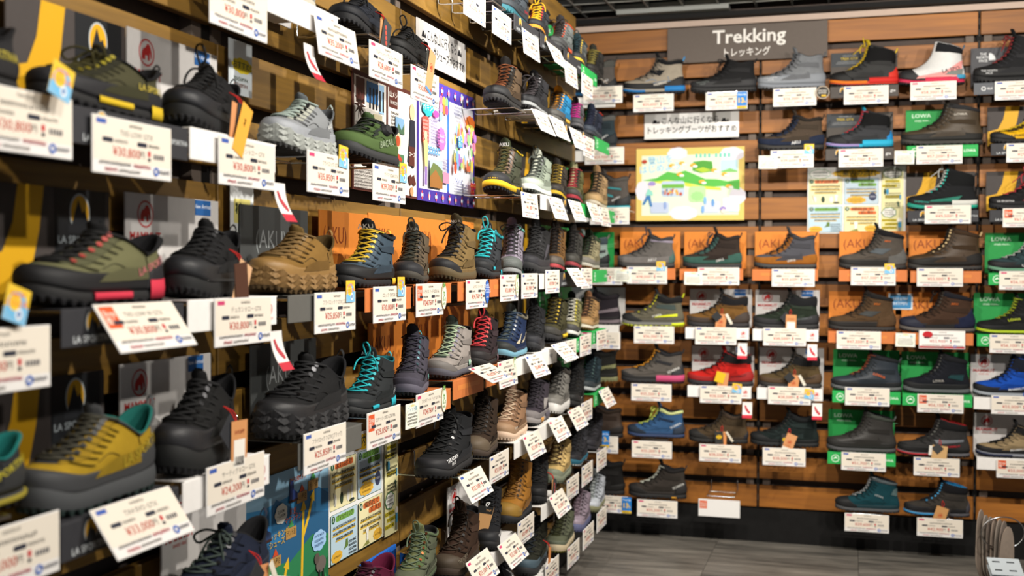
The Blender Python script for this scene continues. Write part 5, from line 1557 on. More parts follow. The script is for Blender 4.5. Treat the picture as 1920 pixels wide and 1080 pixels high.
  dict(k='mid', up='3f3c28', fin='suede', rand='3b3a37', rh=(0.12, 0.2, 0.12), mid='28282a', ins=[('c9aa1c', (0.02, 0.5, 0.01, 0.024))], lace='4a411a', ls='tuck', tong='1a1a18', face='1c1b19', hook='b0952a', hookp=1),
  (-0.935, 3.8719, 0.926), 0, 0, 'ls'),
 ('l4b', 'L', 'olive khaki boot with white laces and white sole', (-0.992, 4.1189, 0.961), 6, (0.88, 0.88, 0.831), '36,300', 'p',
  dict(k='mid', up='77734f', fin='suede', rand='3b3b3b', rh=(0.1, 0.18, 0.1), mid='b9b9b4', lace='c2bfb2', ls='tuck', hook='c2b42a', hookp=1, tong='1f2020', col='5c5b40', cl=0.9),
  (-0.935, 4.1142, 0.9308), 0, 0, 'lowa'),
 ('l4c', 'L', 'tan boot with brown laces and white sole', (-0.992, 4.3853, 0.9733), 0, (0.93, 0.93, 0.756), '25,300', 'p',
  dict(k='mid', up='9c7a50', fin='suede', rand='a08058', mid='c0b9aa', out='6a4a2b', lace='3a2a1f', ls='tuck', tong='7a553a', col='2a2320', cl=0.9),
  (-0.935, 4.3966, 0.9336), 0, 0, 'lowa'),
 ('l51', 'L', 'navy low shoe with green grey laces, at the bottom', (-0.992, 1.6705, 0.6637), 0, (0.93, 0.93, 0.939), '27,500', 'b',
  dict(k='low', up='1c2233', fin='mesh', rand='1d2330', rh=(0.16, 0.26, 0.2), mid='5f7a3f', ms=(0.006, 0.004, 0.004), lace='39443f', ls='bow', tong='1a2030', loop='1b2030', hang=('k',), sole=0.029),
  None, 0, 0, 'mammut'),
 ('l52', 'L', 'black boot with a white dome logo on the toe', (-0.992, 2.7555, 0.6929), 0, (1.1, 1.1, 0.858), '23,100', 'b',
  dict(k='mid', up='1c1d1f', fin='mesh', rand='262629', rh=(0.18, 0.22, 0.22), mid='1e1e20', ms=(0.006, 0.004, 0.006), ins=[('c9a21d', (0.01, 0.05, 0.02, 0.034))], lace='151617', ls='loop', tong='191a1b', hook='5a5a5a', logo=[('THE NORTH\nFACE', 'e2e2e2', 0.74, 0.052, 0.009, 0.1)], tl=('TNF', 'c8c8c8', 0.007)),
  (-0.935, 2.7755, 0.6551), 30, 0, None),
 ('l53', 'L', 'brown boot with tan toe guard and black hooks', (-0.992, 3.0467, 0.6929), 4, (0.88, 0.88, 0.779), '23,100', 'b',
  dict(k='high', up='33271e', fin='suede', toe='5b4f40', th=0.3, rand='5a4d3e', rh=(0.12, 0.2, 0.14), mid='3d322a', ms=(0.006, 0.004, 0.006), ins=[('c9a21d', (0.01, 0.05, 0.02, 0.034))], lace='241d18', ls='loop', tong='2c241d', hook='1c1b1b', hookp=1),
  (-0.935, 3.0358, 0.6626), 0, 0, None),
 ('l54', 'L', 'pink beige boot with cream sole', (-0.992, 3.3278, 0.7011), 0, (0.93, 0.93, 0.838), '23,100', 'p',
  dict(k='mid', up='8a6a50', fin='suede', toe='9a7c60', th=0.26, rand='92765c', rh=(0.1, 0.16, 0.1), mid='d0b49c', ms=(0.006, 0.005, 0.008), out='d8bfa8', lace='c9b196', ls='tuck', tong='a58670', hook='8b6f5a', hookp=1, logo=[('Caravan', 'd8cdbd', 0.76, 0.05, 0.007, 0.05)]),
  (-0.935, 3.3564, 0.673), 22, 0, 'white'),
 ('l55', 'L', 'plum and light grey boot with an orange sole patch', (-0.992, 3.6015, 0.7107), 0, (0.93, 0.93, 0.802), '25,300', 'p',
  dict(k='mid', up='3a343c', fin='mesh', rand='7b7676', rh=(0.14, 0.22, 0.16), rfin='suede', mid='8c8786', ms=(0.006, 0.004, 0.008), ins=[('c9924a', (0.52, 0.7, 0.008, 0.024)), ('4a4650', (0.1, 0.4, 0.008, 0.034))], lace='2a262c', ls='tuck', tong='28242a', st=[('8d8886', [(0.56, 0.062), (0.42, 0.1)], [(0.44, 0.058), (0.28, 0.098)])]),
  (-0.935, 3.6583, 0.6793), 28, 0, 'white'),
 ('l56', 'L', 'grey boot on a thick white sole', (-0.992, 3.8905, 0.712), 0, (0.93, 0.93, 0.857), '25,300', 'p',
  dict(k='mid', up='6d6b66', fin='suede', rand='75736e', rh=(0.14, 0.18, 0.14), mid='c4c2be', ms=(0.01, 0.005, 0.01), out='b8b6b2', lace='3a3936', ls='tuck', tong='57544f', col='37332f', cl=0.85, sole=0.032),
  (-0.935, 3.9238, 0.681), 28, 0, None),
 ('l57', 'L', 'black boot with a white heel dot', (-0.992, 4.1635, 0.7028), 4, (0.88, 0.88, 0.82), '25,300', 'b',
  dict(k='mid', up='1c1c1c', fin='suede', rand='1d1d1d', mid='1d1d1d', lace='151515', ls='loop', tong='171717', logo=[('TNF', 'd8d8d8', 0.7, 0.044, 0.01, 0)]),
  (-0.935, 4.1364, 0.6838), 0, 0, None),
 ('l58', 'L', 'black teal trail boot with white sole tip', (-0.992, 4.4299, 0.7293), 0, (0.93, 0.93, 0.789), '22,000', 'b',
  dict(k='mid', up='1d2a30', fin='mesh', rand='2b3236', mid='9fa3a3', lace='16262d', ls='tuck', hook='7aa5ab', tong='1a2226'),
  (-0.935, 4.4316, 0.6991), 28, 0, 'lowa'),
 ('l60', 'L', 'maroon low shoe that peeks in at the bottom frame edge', (-0.992, 2.2504, 0.489), 0, (0.93, 0.93, 0.725), '19,800', 'p',
  dict(k='low', up='4a1228', fin='suede', mid='3a2a2e', lace='3a1020', ls='tuck', tong='501530', lin='5a1832'),
  None, 0, 0, None),
 ('l61', 'L', 'sage green boot with camouflage laces and copper eyelets', (-0.992, 2.547, 0.464), 5, (0.88, 0.88, 0.688), '19,800', 'p',
  dict(k='mid', up='575c4a', fin='suede', rand='545947', rh=(0.1, 0.14, 0.1), mid='45523b', lace='5c6a56', ls='loop', hook='a5603c', tong='6a704c', face='50603f', col='56644a', cl=0.9),
  None, 0, 0, None),
 ('l62', 'L', 'dark brown boot with a pale dome logo on the toe', (-0.992, 2.8509, 0.4178), 0, (0.93, 0.93, 0.897), '23,100', 'p',
  dict(k='mid', up='33241b', fin='suede', toe='463c31', th=0.3, rand='41352a', rh=(0.14, 0.2, 0.16), mid='3a2e25', ms=(0.006, 0.004, 0.006), ins=[('c9a21d', (0.01, 0.05, 0.02, 0.034))], lace='33271d', ls='loop', tong='38271e', hook='1b1a1a', hookp=1, logo=[('THE NORTH\nFACE', '6f6658', 0.76, 0.05, 0.009, 0.1)]),
  (-0.935, 2.8339, 0.4241), 30, 0, None),
 ('l63', 'L', 'black boot with a kraft card hung on its laces', (-0.992, 3.1173, 0.4273), 12, (0.88, 0.88, 0.763), '23,100', 'p',
  dict(k='high', up='1a1b1e', fin='mesh', rand='232427', rh=(0.14, 0.2, 0.18), mid='1d1d1f', ms=(0.006, 0.004, 0.006), ins=[('c9a21d', (0.01, 0.05, 0.02, 0.034))], lace='131416', ls='tuck', tong='17181a', hang=('tnf',), logo=[('THE NORTH\nFACE', 'e0e0e0', 0.74, 0.052, 0.009, 0.1)]),
  (-0.935, 3.1051, 0.4041), 35, 0, 'mammut'),
 ('l64', 'L', 'wheat leather boot with black hooks', (-0.992, 3.3837, 0.4421), 0, (0.93, 0.93, 0.865), '20,900', 'b',
  dict(k='high', up='92621f', fin='leather', toe='8a6a2c', th=0.26, rand='232326', rh=(0.03, 0.05, 0.2), mid='232427', ms=(0.004, 0.004, 0.004), lace='6d4a1d', ls='tuck', tong='7a521c', hook='1a1a1a', hookp=1, logo=[('Caravan', 'b39a68', 0.78, 0.052, 0.007, 0.05)], loop='221d18'),
  (-0.935, 3.3112, 0.4244), 0, 0, None),
 ('l65', 'L', 'black boot with a red cord and kraft tag, between wheat and sand', (-0.992, 3.6501, 0.4513), 10, (0.88, 0.88, 0.863), '21,000', 'p',
  dict(k='mid', up='1a1a1b', fin='mesh', rand='1e1e20', mid='1d1d1f', lace='151516', ls='tuck', tong='161617', hang=('kd',)),
  (-0.935, 3.6689, 0.431), 28, 0, 'white'),
 ('l66', 'L', 'pale sand boot with brown laces and grey green sole', (-0.992, 3.9165, 0.4684), 0, (0.93, 0.93, 0.868), '22,000', 'b',
  dict(k='mid', up='b59a64', fin='suede', rand='747a68', rh=(0.08, 0.2, 0.16), mid='737967', ms=(0.008, 0.005, 0.01), out='666c5c', lace='4a3920', ls='bow', tong='8d7a4c'),
  (-0.935, 3.9196, 0.4418), 0, 0, None),
 ('l67', 'L', 'charcoal boot on a dark teal sole', (-0.992, 4.1902, 0.4836), 0, (0.93, 0.93, 0.752), '24,200', 'b',
  dict(k='mid', up='26262a', fin='mesh', rand='222226', mid='1d5468', ms=(0.008, 0.005, 0.01), out='b5b8b8', lace='1a1a1d', ls='tuck', tong='1c1c1f'),
  (-0.935, 4.1496, 0.4492), 0, 0, None),
 ('l68', 'L', 'plain charcoal boot above the blue percent card', (-0.992, 4.4639, 0.496), 0, (0.93, 0.93, 0.801), '24,200', 'b',
  dict(k='mid', up='232226', fin='mesh', rand='26252a', mid='28272c', lace='19181b', ls='tuck', tong='1b1a1d'),
  (-0.935, 4.4061, 0.4618), 0, 0, None),
 ('l71', 'L', 'black shoe with a yellow and navy tag, at the bottom', (-0.992, 3.1619, 0.2625), 0, (0.93, 0.93, 0.737), '19,800', 'b',
  dict(k='mid', up='17181c', fin='mesh', rand='18191d', mid='17181b', lace='121316', ls='tuck', tong='15161a', hang=('nv',)),
  None, 0, 0, None),
 ('l72', 'L', 'dark olive boot with a blue grey rand', (-0.992, 3.5812, 0.2346), 0, (0.93, 0.93, 0.926), '24,200', 'b',
  dict(k='mid', up='26271f', fin='mesh', rand='465762', rh=(0.16, 0.2, 0.2), mid='2a2a2c', ms=(0.004, 0.004, 0.004), lace='1b2228', ls='tuck', tong='1d1e1c', hang=('o',)),
  (-0.935, 3.6294, 0.215), 0, 0, 'white'),
 ('l73', 'L', 'olive boot on a thick cream sole', (-0.992, 3.969, 0.2162), 0, (0.93, 0.93, 0.725), '22,000', 'p',
  dict(k='mid', up='565a48', fin='suede', rand='5c6252', rh=(0.1, 0.16, 0.14), mid='b9aa8d', ms=(0.01, 0.005, 0.012), out='6f6a20', lace='2c2e1c', ls='tuck', tong='33351f', sole=0.032),
  (-0.935, 3.9315, 0.2024), 0, 0, None),
 ('l74', 'L', 'lilac boot on a slate violet sole', (-0.992, 4.2427, 0.2275), 0, (0.93, 0.93, 0.76), '22,000', 'p',
  dict(k='mid', up='877a86', fin='suede', rand='8d808c', mid='5a5e7d', ms=(0.01, 0.005, 0.01), out='53577a', lace='6a5a64', ls='tuck', tong='74646e', sole=0.032),
  (-0.935, 4.172, 0.2128), 0, 0, None),
 ('l75', 'L', 'pale blue white boot on an olive sole', (-0.992, 4.5164, 0.2458), 0, (0.93, 0.93, 0.774), '22,000', 'p',
  dict(k='mid', up='a7adb5', fin='mesh', rand='b0b5bd', mid='77775a', ms=(0.008, 0.005, 0.01), out='6f7054', lace='6f7678', ls='tuck', tong='9aa09f'),
  (-0.935, 4.4109, 0.2246), 0, 0, None),
]
for row in ROWS:
    put(*row)


# ------------------------------------------------------------------ posters and signs
def sheet(name, label, cat, loc, rz, w, h, m, F, thick=.004, group=None, part='printed_face', finish='poster'):
    b = MB().box((-w / 2, 0, -h / 2), (w / 2, thick, h / 2), min(.0008, thick / 3))
    o = link(name, mesh(name, b.v, b.f, False), None, m)
    o.location = loc
    o.rotation_euler = (0, 0, rz)
    tag(o, label, cat, group)
    if F:
        link(part, F.mesh(part, finish), o)
    return o


RZL = math.pi / 2
ON_L, ON_B = WALL_X + .0055, WALL_Y - .0055


def peak(F, x, y, s, c='26262a'):
    F.poly(c, [(x - .5 * s, y - .4 * s), (x, y + .6 * s), (x + .5 * s, y - .4 * s)])
    F.poly(c, [(x + .35 * s, y - .4 * s), (x + .6 * s, y + .15 * s), (x + .85 * s, y - .4 * s)])
    F.poly('e9e9e9', [(x - .16 * s, y + .28 * s), (x, y + .6 * s), (x + .16 * s, y + .28 * s), (x + .05 * s, y + .18 * s), (x, y + .27 * s), (x - .06 * s, y + .17 * s)])


def mountain_sign(label, loc, rz, w, h, second):
    F = Flat()
    F.text('242428', 'こんな山に行くなら', -.005, h * .20, h * .22, .017, w=w * .60)
    F.text('242428', second, 0, -h * .17, h * .22, .017, w=w * .94)
    peak(F, -w * .385, h * .21, h * .24)
    peak(F, w * .345, h * .21, h * .24)
    return sheet('shoe_advice_sign', label, 'sign', loc, rz, w, h, mat('dcdad8', 'gloss'), F)


mountain_sign('white sign in bold black letters high on the left wall, above the purple poster', (ON_L, 3.038, 1.822), RZL, .40, .113, 'ハイキングシューズがおすすめ')
mountain_sign('white sign in bold black letters on the back wall, above the yellow green map poster', (-.694, ON_B, 1.857), 0, .424, .114, 'トレッキングブーツがおすすめ')

F = Flat()
F.text('e6e2dd', 'Trekking', .012, .026, .060, .018, 1.06)
F.text('e0dcd7', 'トレッキング', .0, -.044, .030, .014, w=.20)
sheet('section_sign', 'grey brown section sign with white lettering at the top of the back wall', 'sign', (-.451, WALL_Y - .030, 2.213), 0, .695, .158, mat('5d534c', 'board'), F, .018)


def flower(F, x, y, s, k):
    for i in range(4):
        a = i * math.pi / 2
        F.disc(('e04a5a', 'e9ecf5', 'e04a5a', '9fc4ee')[(i + k) % 4], x + s * .42 * math.cos(a), y + s * .5 * math.sin(a), s * .30, s * .45, 8)
    F.disc('f0f0f4', x, y, s * .25, n=8)


# brown illustrated poster
W, H = .415, .278
F = Flat().rect('5a2f28', 0, 0, W, H).rect('e9e4dd', -.105, -.002, .19, .262).rect('ece7e0', .100, -.002, .195, .262)
F.rect('5a2f28', -.165, .095, .05, .06)
for k in range(10):
    a = k * math.pi / 5
    F.poly('3a2622', [(-.168 + .006 * math.cos(a + 1.2), .06 + .006 * math.sin(a + 1.2)), (-.168 + .036 * math.cos(a), .06 + .036 * math.sin(a)), (-.168 + .006 * math.cos(a - 1.2), .06 + .006 * math.sin(a - 1.2))])
F.rect('3f7fc0', -.095, .098, .07, .05).rect('9cc3e6', -.04, .09, .03, .07)
for k in range(5):
    F.rect('2a2624', -.11 + k * .020, .085, .009, .05)
F.rect('5a2f28', .035, .105, .055, .05).text('e9e4dd', '山メシ', .035, .112, .013).scrawl('e9e4dd', .035, .093, .045, .009, 4)
for r in range(6):
    F.scrawl('3a2f2c', -.15, .018 - r * .013, .08, .008, r)
    F.scrawl('3a2f2c', .045, .068 - r * .009, .05, .006, r + 20)
for r in range(7):
    F.scrawl('3a2f2c', -.13, -.088 - r * .0075, .14, .006, r + 40)
F.rect('dcd2b0', -.065, .02, .05, .06).disc('c77a3a', -.065, .02, .016).disc('5a2f28', -.075, -.03, .014).cloud('d9a53a', -.06, -.02, .02, .016)
F.rect('7fa8cc', .075, .04, .06, .04).poly('4c6b52', [(.045, .02), (.065, .045), (.085, .03), (.105, .05), (.105, .02)])
F.disc('e2bf9a', .160, .085, .018, .022).poly('2a2d3a', [(.145, .065), (.178, .065), (.182, .0), (.172, -.06), (.158, -.06), (.160, -.01), (.140, -.05), (.128, -.045), (.142, .02)])
F.disc('d8c7a8', .060, .0, .022).disc('b5502f', .060, .0, .014).disc('e9e4dd', .03, -.02, .012)
F.rect('4f7a58', .06, -.055, .085, .045).poly('b8402f', [(.03, -.045), (.06, -.03), (.09, -.045), (.085, -.05), (.035, -.05)]).rect('8a3a2c', .04, -.06, .005, .025).rect('8a3a2c', .08, -.06, .005, .025)
F.rect('5a2f28', .155, -.03, .04, .05).text('e9e4dd', 'ロープ', .155, -.026, .011)
for r in range(5):
    F.scrawl('3a2f2c', .06, -.090 - r * .008, .09, .006, r + 60)
F.poly('5a2f28', [(.13, -.085), (.145, -.078), (.155, -.086), (.17, -.076), (.178, -.09), (.185, -.10), (.172, -.108), (.16, -.10), (.145, -.108), (.135, -.098)])
F.disc('d0956a', .155, -.122, .012)
F.rect('2c2622', -.02, -.128, .05, .012)
sheet('trail_poster', 'brown framed hand drawn poster behind the moss green shoe', 'poster', (ON_L - .001, 2.640, 1.536), RZL, W, H, mat('6b4037', 'poster'), F)

# purple poster
W, H = .478, .335
F = Flat().rect('4a3a9c', 0, 0, W, H).rect('e6e4ee', -.118, -.004, .220, .262).rect('e2e6f0', .118, -.004, .214, .262).rect('3a6cc0', 0, 0, .016, .262)
for k in range(9):
    flower(F, -.212 + k * .053, .147, .013, k)
    flower(F, -.205 + k * .053, -.152, .013, k + 1)
F.cloud('2fb0b8', -.175, .095, .046, .034).text('e8f4f4', 'あじさい\nハイキング', -.175, .095, .016)
F.rect('d4564a', -.192, .022, .05, .075, .01)
for r in range(6):
    F.scrawl('f0d8d2', -.192, .048 - r * .010, .040, .006, r)
F.cloud('d873b8', -.068, .012, .034, .032).scrawl('f4e6f2', -.068, .02, .04, .008, 3).scrawl('f4e6f2', -.068, .006, .04, .008, 5)
for r in range(9):
    F.scrawl('7a6ab0', -.120, .060 - r * .0085, .07, .006, r + 10)
F.cloud('d94fa0', -.115, .075, .022, .010)
for k in range(7):
    F.disc(('d66a8e', 'e8b04a', '7fb86a', 'c98ad0', 'e2743a', 'e24a6a', '8fc0e0')[k], -.075 + (k % 3) * .022, .118 - (k // 3) * .022, .012, .014)
for k in range(5):
    F.ring('5a9ad0', -.175 + k * .02, -.028, .011, .005, 10)
F.poly('d9c88a', [(-.200, -.085), (-.214, -.01), (-.190, .002), (-.178, -.02), (-.184, -.085)]).disc('e8c8a8', -.197, .008, .012).poly('8f70b8', [(-.204, -.125), (-.202, -.075), (-.186, -.075), (-.188, -.125)])
F.rect('b0c0cc', -.115, -.066, .10, .03).poly('6a7a4a', [(-.165, -.082), (-.14, -.06), (-.10, -.066), (-.065, -.078), (-.065, -.128), (-.165, -.128)]).poly('9a6a3a', [(-.165, -.1), (-.12, -.078), (-.066, -.11), (-.066, -.128), (-.165, -.128)])
for r in range(4):
    F.scrawl('6a5a9a', -.038, -.045 - r * .009, .05, .006, r + 30)
F.rect('c08aa8', -.038, -.095, .05, .03)
for r in range(3):
    F.scrawl('6a6a9a', .06, .115 - r * .010, .07, .007, r + 50)
F.cloud('e8762f', .175, .085, .042, .020).cloud('e8d86a', .175, .070, .036, .010)
rnd = random.Random(5)
for k in range(38):
    x, y = .035 + rnd.random() * .18, -.06 + rnd.random() * .12
    F.disc(('b48ad0', 'e0a870', 'd86a8a', '7aa6d8', 'e8c85a', '8ab87a', 'd8704a', 'a06ab8')[k % 8], x, y, .008 + .006 * rnd.random(), .010 + .010 * rnd.random(), n=10)
F.rect('2a8ac0', .078, .018, .040, .034, .006).text('e4f0f4', 'あじ\nさい', .078, .018, .012)
F.disc('d8502f', .035, -.06, .012, .018).disc('9ac07a', .09, -.05, .010)
F.line('3a4a9a', [(.03 + i * .006, -.095 + .006 * math.sin(i * 1.9)) for i in range(12)], .003)
for r in range(4):
    F.scrawl('7a7ab0', .10, -.105 - r * .008, .11, .005, r + 70)
for k in range(5):
    F.disc('cf2438', .178 + (k % 3) * .016, -.102 - (k // 3) * .018, .010, n=10).disc('e8c84a', .178 + (k % 3) * .016, -.102 - (k // 3) * .018, .003, n=8)
F.rect('2f7a4a', .196, -.08, .012, .012)
sheet('flower_walk_poster', 'purple bordered hand drawn poster with little flowers along its edges', 'poster', (ON_L, 3.080, 1.563), RZL, W, H, mat('4a3a9c', 'poster'), F)


def arrow(F, pts, w, c='d9b02a'):
    F.line(c, pts, w)
    a, b = np.array(pts[-2], float), np.array(pts[-1], float)
    d = (b - a) / np.linalg.norm(b - a)
    n = np.array([-d[1], d[0]])
    F.poly(c, [b + n * w * 1.3, b + d * w * 2.4, b - n * w * 1.3])


# mountain poster, lower left
W, H = .48, .345
F = Flat().rect('3f8fc4', 0, 0, W, H).poly('8fb8d2', [(-.24, .172), (.24, .172), (.24, .10), (.1, .12), (-.05, .11), (-.24, .13)])
F.poly('2f6f9e', [(-.24, .06), (-.16, .09), (-.08, .065), (.0, .12), (.08, .085), (.16, .125), (.24, .09), (.24, -.172), (-.24, -.172)])
F.poly('2a5a80', [(-.24, -.0), (-.1, .05), (.02, .03), (.12, .07), (.24, .05), (.24, -.172), (-.24, -.172)])
F.poly('2f7a4e', [(-.24, -.05), (-.08, .0), (.06, -.02), (.16, .015), (.24, .0), (.24, -.172), (-.24, -.172)])
F.poly('22623c', [(-.24, -.10), (-.02, -.06), (.1, -.08), (.24, -.05), (.24, -.172), (-.24, -.172)])
F.poly('7fb04a', [(-.24, -.15), (0, -.155), (.24, -.135), (.24, -.172), (-.24, -.172)])
F.cloud('2f6fb8', -.115, .058, .085, .034).text('dfeaf5', '山行スタイルに合わせて\nブーツを選ぼう!', -.115, .058, .014, .0, w=.14)
arrow(F, [(-.005, -.12), (-.005, -.055)], .010)
arrow(F, [(-.005, -.115), (.02, -.08), (.042, -.03)], .010)
arrow(F, [(.110, -.075), (.115, .02), (.118, .075)], .010)
arrow(F, [(.116, .02), (.140, .055), (.158, .09)], .010)
for k in range(3):
    F.rect('d9b02a', .108, -.088 - k * .012, .010, .007)
for x, y, s in ((-.005, -.005, '山小屋泊'), (.062, .040, 'テント泊'), (.110, .105, '山小屋泊'), (.162, .122, 'テント泊')):
    F.rect('a8824a', x, y, .046, .022, .002).text('3a2a1a', s, x, y, .010, w=.036)
    F.poly('c04a2a' if '小屋' in s else '4a9a5a', [(x - .012, y + .012), (x, y + .028), (x + .012, y + .012)])
F.cloud('e4e2d6', .018, .088, .026, .020, 7).text('4a4a44', '2,500M\n〜3,000M', .018, .088, .0065)
F.cloud('9cc2e8', .190, -.005, .034, .022, 7)
for r in range(3):
    F.scrawl('3a5a8a', .190, .006 - r * .010, .045, .006, r)
F.text('c4a03a', 'トレッキング\nシューズ', .0, .040, .012).text('b5562f', '縦走\nマウンテン', .070, .075, .011).scrawl('b5562f', .09, .148, .07, .010, 2).scrawl('c04a2a', .18, .150, .05, .010, 3)
for x, y, c in ((-.045, .065, '2a3a5a'), (.068, .125, '2a3f7a')):
    F.poly(c, [(x - .016, y - .018), (x + .020, y - .018), (x + .020, y - .006), (x + .004, y + .002), (x + .002, y + .022), (x - .012, y + .022)]).rect('3a2420', x + .002, y - .020, .040, .005)
F.disc('6a625c', .198, -.058, .024, .018).disc('5a524c', .178, -.042, .012).rect('2a2624', .190, -.085, .006, .03).rect('2a2624', .208, -.085, .006, .03)
F.rect('d9b02a', .145, -.128, .075, .050, .012).text('f0ede2', '3泊〜', .145, -.128, .027, .01)
F.rect('d9b02a', .015, -.160, .075, .030, .008).text('f0ede2', '1泊', .015, -.158, .020, .01)
rnd = random.Random(3)
for k in range(12):
    x, y = -.12 + rnd.random() * .34, -.14 + rnd.random() * .08
    F.poly('3f9a5a', [(x - .005, y), (x, y + .022), (x + .005, y)])
sheet('boot_choice_poster', 'blue and green mountain poster with yellow arrows, low on the left wall', 'poster', (ON_L, 2.062, .628), RZL, W, H, mat('d8dad6', 'poster'), F)


def guide_poster(label, loc, rz, w, h):
    F = Flat()
    k = w / .405
    R = lambda c, x, y, a, b, r=0: F.rect(c, x * k, y * k, a * k, b * k, r * k)
    T = lambda c, s, x, y, hh, bold=.01, ww=None: F.text(c, s, x * k, y * k, hh * k, bold, w=ww * k if ww else None)
    S_ = lambda c, x, y, a, b, sd: F.scrawl(c, x * k, y * k, a * k, b * k, sd)
    C = lambda c, x, y, a, b, n=9: F.cloud(c, x * k, y * k, a * k, b * k, n)
    F.rect('e7e6e4', 0, 0, w, h)
    C('5a9a5a', -.150, .115, .044, .021); C('ecebe6', -.150, .115, .042, .019)
    S_('6a7a6a', -.150, .120, .06, .007, 1); S_('6a7a6a', -.150, .108, .06, .007, 2)
    C('d9ab22', .0, .115, .098, .018, 13); T('2f3a34', 'ご案内の流れ', .0, .115, .021, .012, .165)
    for n, (x, y, bg, tc, t1, t2) in enumerate(((-.127, .038, 'e5dcae', 'd9703a', 'まずは計測!', None), (.022, .038, 'b9cbd8', '6fa04a', 'ヒアリング&', '靴の選定'),
                                                 (-.127, -.082, 'b3cbd9', '6fa04a', 'フィッティング', None), (.022, -.082, 'e5dcae', 'd9703a', '傾斜台で', '試し履き'))):
        R('4a6a52', x, y, .142, .112, .004); R(bg, x, y, .140, .110, .004)
        F.disc('2f5a3f', (x - .058) * k, (y + .044) * k, .009 * k); T('e9ece4', str(n + 1), x - .058, y + .044, .010)
        R(tc, x + .004, y + .043, .10, .014, .006); T('3a2a20' if n % 2 == 0 else '2f3a2a', t1, x + .004, y + .043, .0115, .01, .085)
        o = 0
        if t2:
            R(tc, x + .024, y + .027, .075, .014, .006); T('3a2a20', t2, x + .024, y + .027, .0115, .01, .05)
            o = .014
        for r in range(3):
            R('d9b23a', x, y + .020 - o - r * .0135, .124 - .03 * (r == 2), .0035)
            S_('2f2f2c', x, y + .024 - o - r * .0135, .120 - .03 * (r == 2), .0075, n * 5 + r)
        if n == 0:
            for q in range(3):
                F.disc(('e5e2d6', '3a4a3a', 'e2e0d8')[q], (x - .045 + q * .035) * k, (y - .034) * k, .008 * k, .014 * k)
            F.disc('ece9e0', (x + .045) * k, (y - .020) * k, .007 * k); R('ece9e0', x + .045, y - .036, .008, .022); F.disc('2f3a34', (x + .045) * k, (y - .048) * k, .014 * k, .004 * k)
            F.line('8a8a80', [((x - .055) * k, (y - .015) * k), ((x - .045) * k, (y - .048) * k)], .003 * k)
        elif n == 1:
            C('d9a93a', x - .022, y - .038, .040, .015); S_('8a6a2a', x - .022, y - .034, .05, .005, 7); S_('8a6a2a', x - .022, y - .043, .05, .005, 8)
            F.disc('3a3f5a', (x + .046) * k, (y - .024) * k, .016 * k, .018 * k); S_('d5d8e0', x + .046, y - .024, .022, .006, 4)
        elif n == 2:
            C('d9a93a', x - .040, y - .042, .028, .013); S_('8a6a2a', x - .040, y - .042, .036, .005, 9)
            F.poly('5f7a3a', [((x - .005) * k, (y - .035) * k), ((x + .02) * k, (y - .03) * k), ((x + .018) * k, (y - .012) * k), ((x + .008) * k, (y - .012) * k), ((x + .004) * k, (y - .026) * k)])
            for r in range(4):
                S_('2f2f2c', x + .044, y - .022 - r * .009, .042, .006, 30 + r)
        else:
            C('d9a93a', x + .040, y - .040, .026, .014); S_('8a6a2a', x + .040, y - .040, .034, .005, 10)
            F.disc('eceae2', (x - .022) * k, (y - .018) * k, .008 * k); R('eceae2', x - .022, y - .034, .010, .022); F.poly('8a8a4a', [((x - .05) * k, (y - .052) * k), ((x - .01) * k, (y - .052) * k), ((x - .018) * k, (y - .040) * k)])
    R('dfd9a6', .148, -.012, .088, .262)
    C('3f7a44', .148, .112, .038, .023); C('e9e8e0', .148, .112, .035, .020)
    for r in range(3):
        S_('2f2f2c', .148, .122 - r * .011, .05, .007, 50 + r)
    for r, y in enumerate((.078, .058, .012, -.088, -.104, -.12)):
        R('d8c31f', .148 - .012 * (r % 2), y, .060, .010)
        S_('3a3a30', .148 - .012 * (r % 2), y, .056, .008, 60 + r)
    for r in range(9):
        S_('3a3a30', .150, .068 - (r % 3) * .009 - (r // 3) * .042, .062, .006, 70 + r)
    F.disc('3f8fb8', .128 * k, .034 * k, .006 * k, .013 * k); F.disc('2f4a3a', .118 * k, .034 * k, .005 * k, .013 * k); F.rect('3f8fb8', .180 * k, .010 * k, .006 * k, .020 * k)
    F.rect('2f4a3a', .172 * k, -.02 * k, .007 * k, .022 * k, rot=.2)
    C('3f7a44', .135, -.055, .030, .022, 7); C('e9e8e0', .135, -.055, .027, .019, 7)
    for r in range(3):
        S_('2f2f2c', .135, -.046 - r * .009, .04, .006, 90 + r)
    F.disc('e8e4da', .178 * k, -.088 * k, .010 * k); F.rect('3f8fb8', .178 * k, -.108 * k, .014 * k, .026 * k); F.rect('8a8a80', .178 * k, -.128 * k, .012 * k, .018 * k)
    return sheet('fitting_guide_poster', label, 'poster', loc, rz, w, h, mat('e7e6e4', 'poster'), F, .002)


guide_poster('white four panel fitting guide beside the mountain poster on the left wall', (ON_L, 2.505, .689), RZL, .402, .278)
guide_poster('white four panel fitting guide in the middle of the back wall', (.020, ON_B, 1.512), 0, .408, .288)

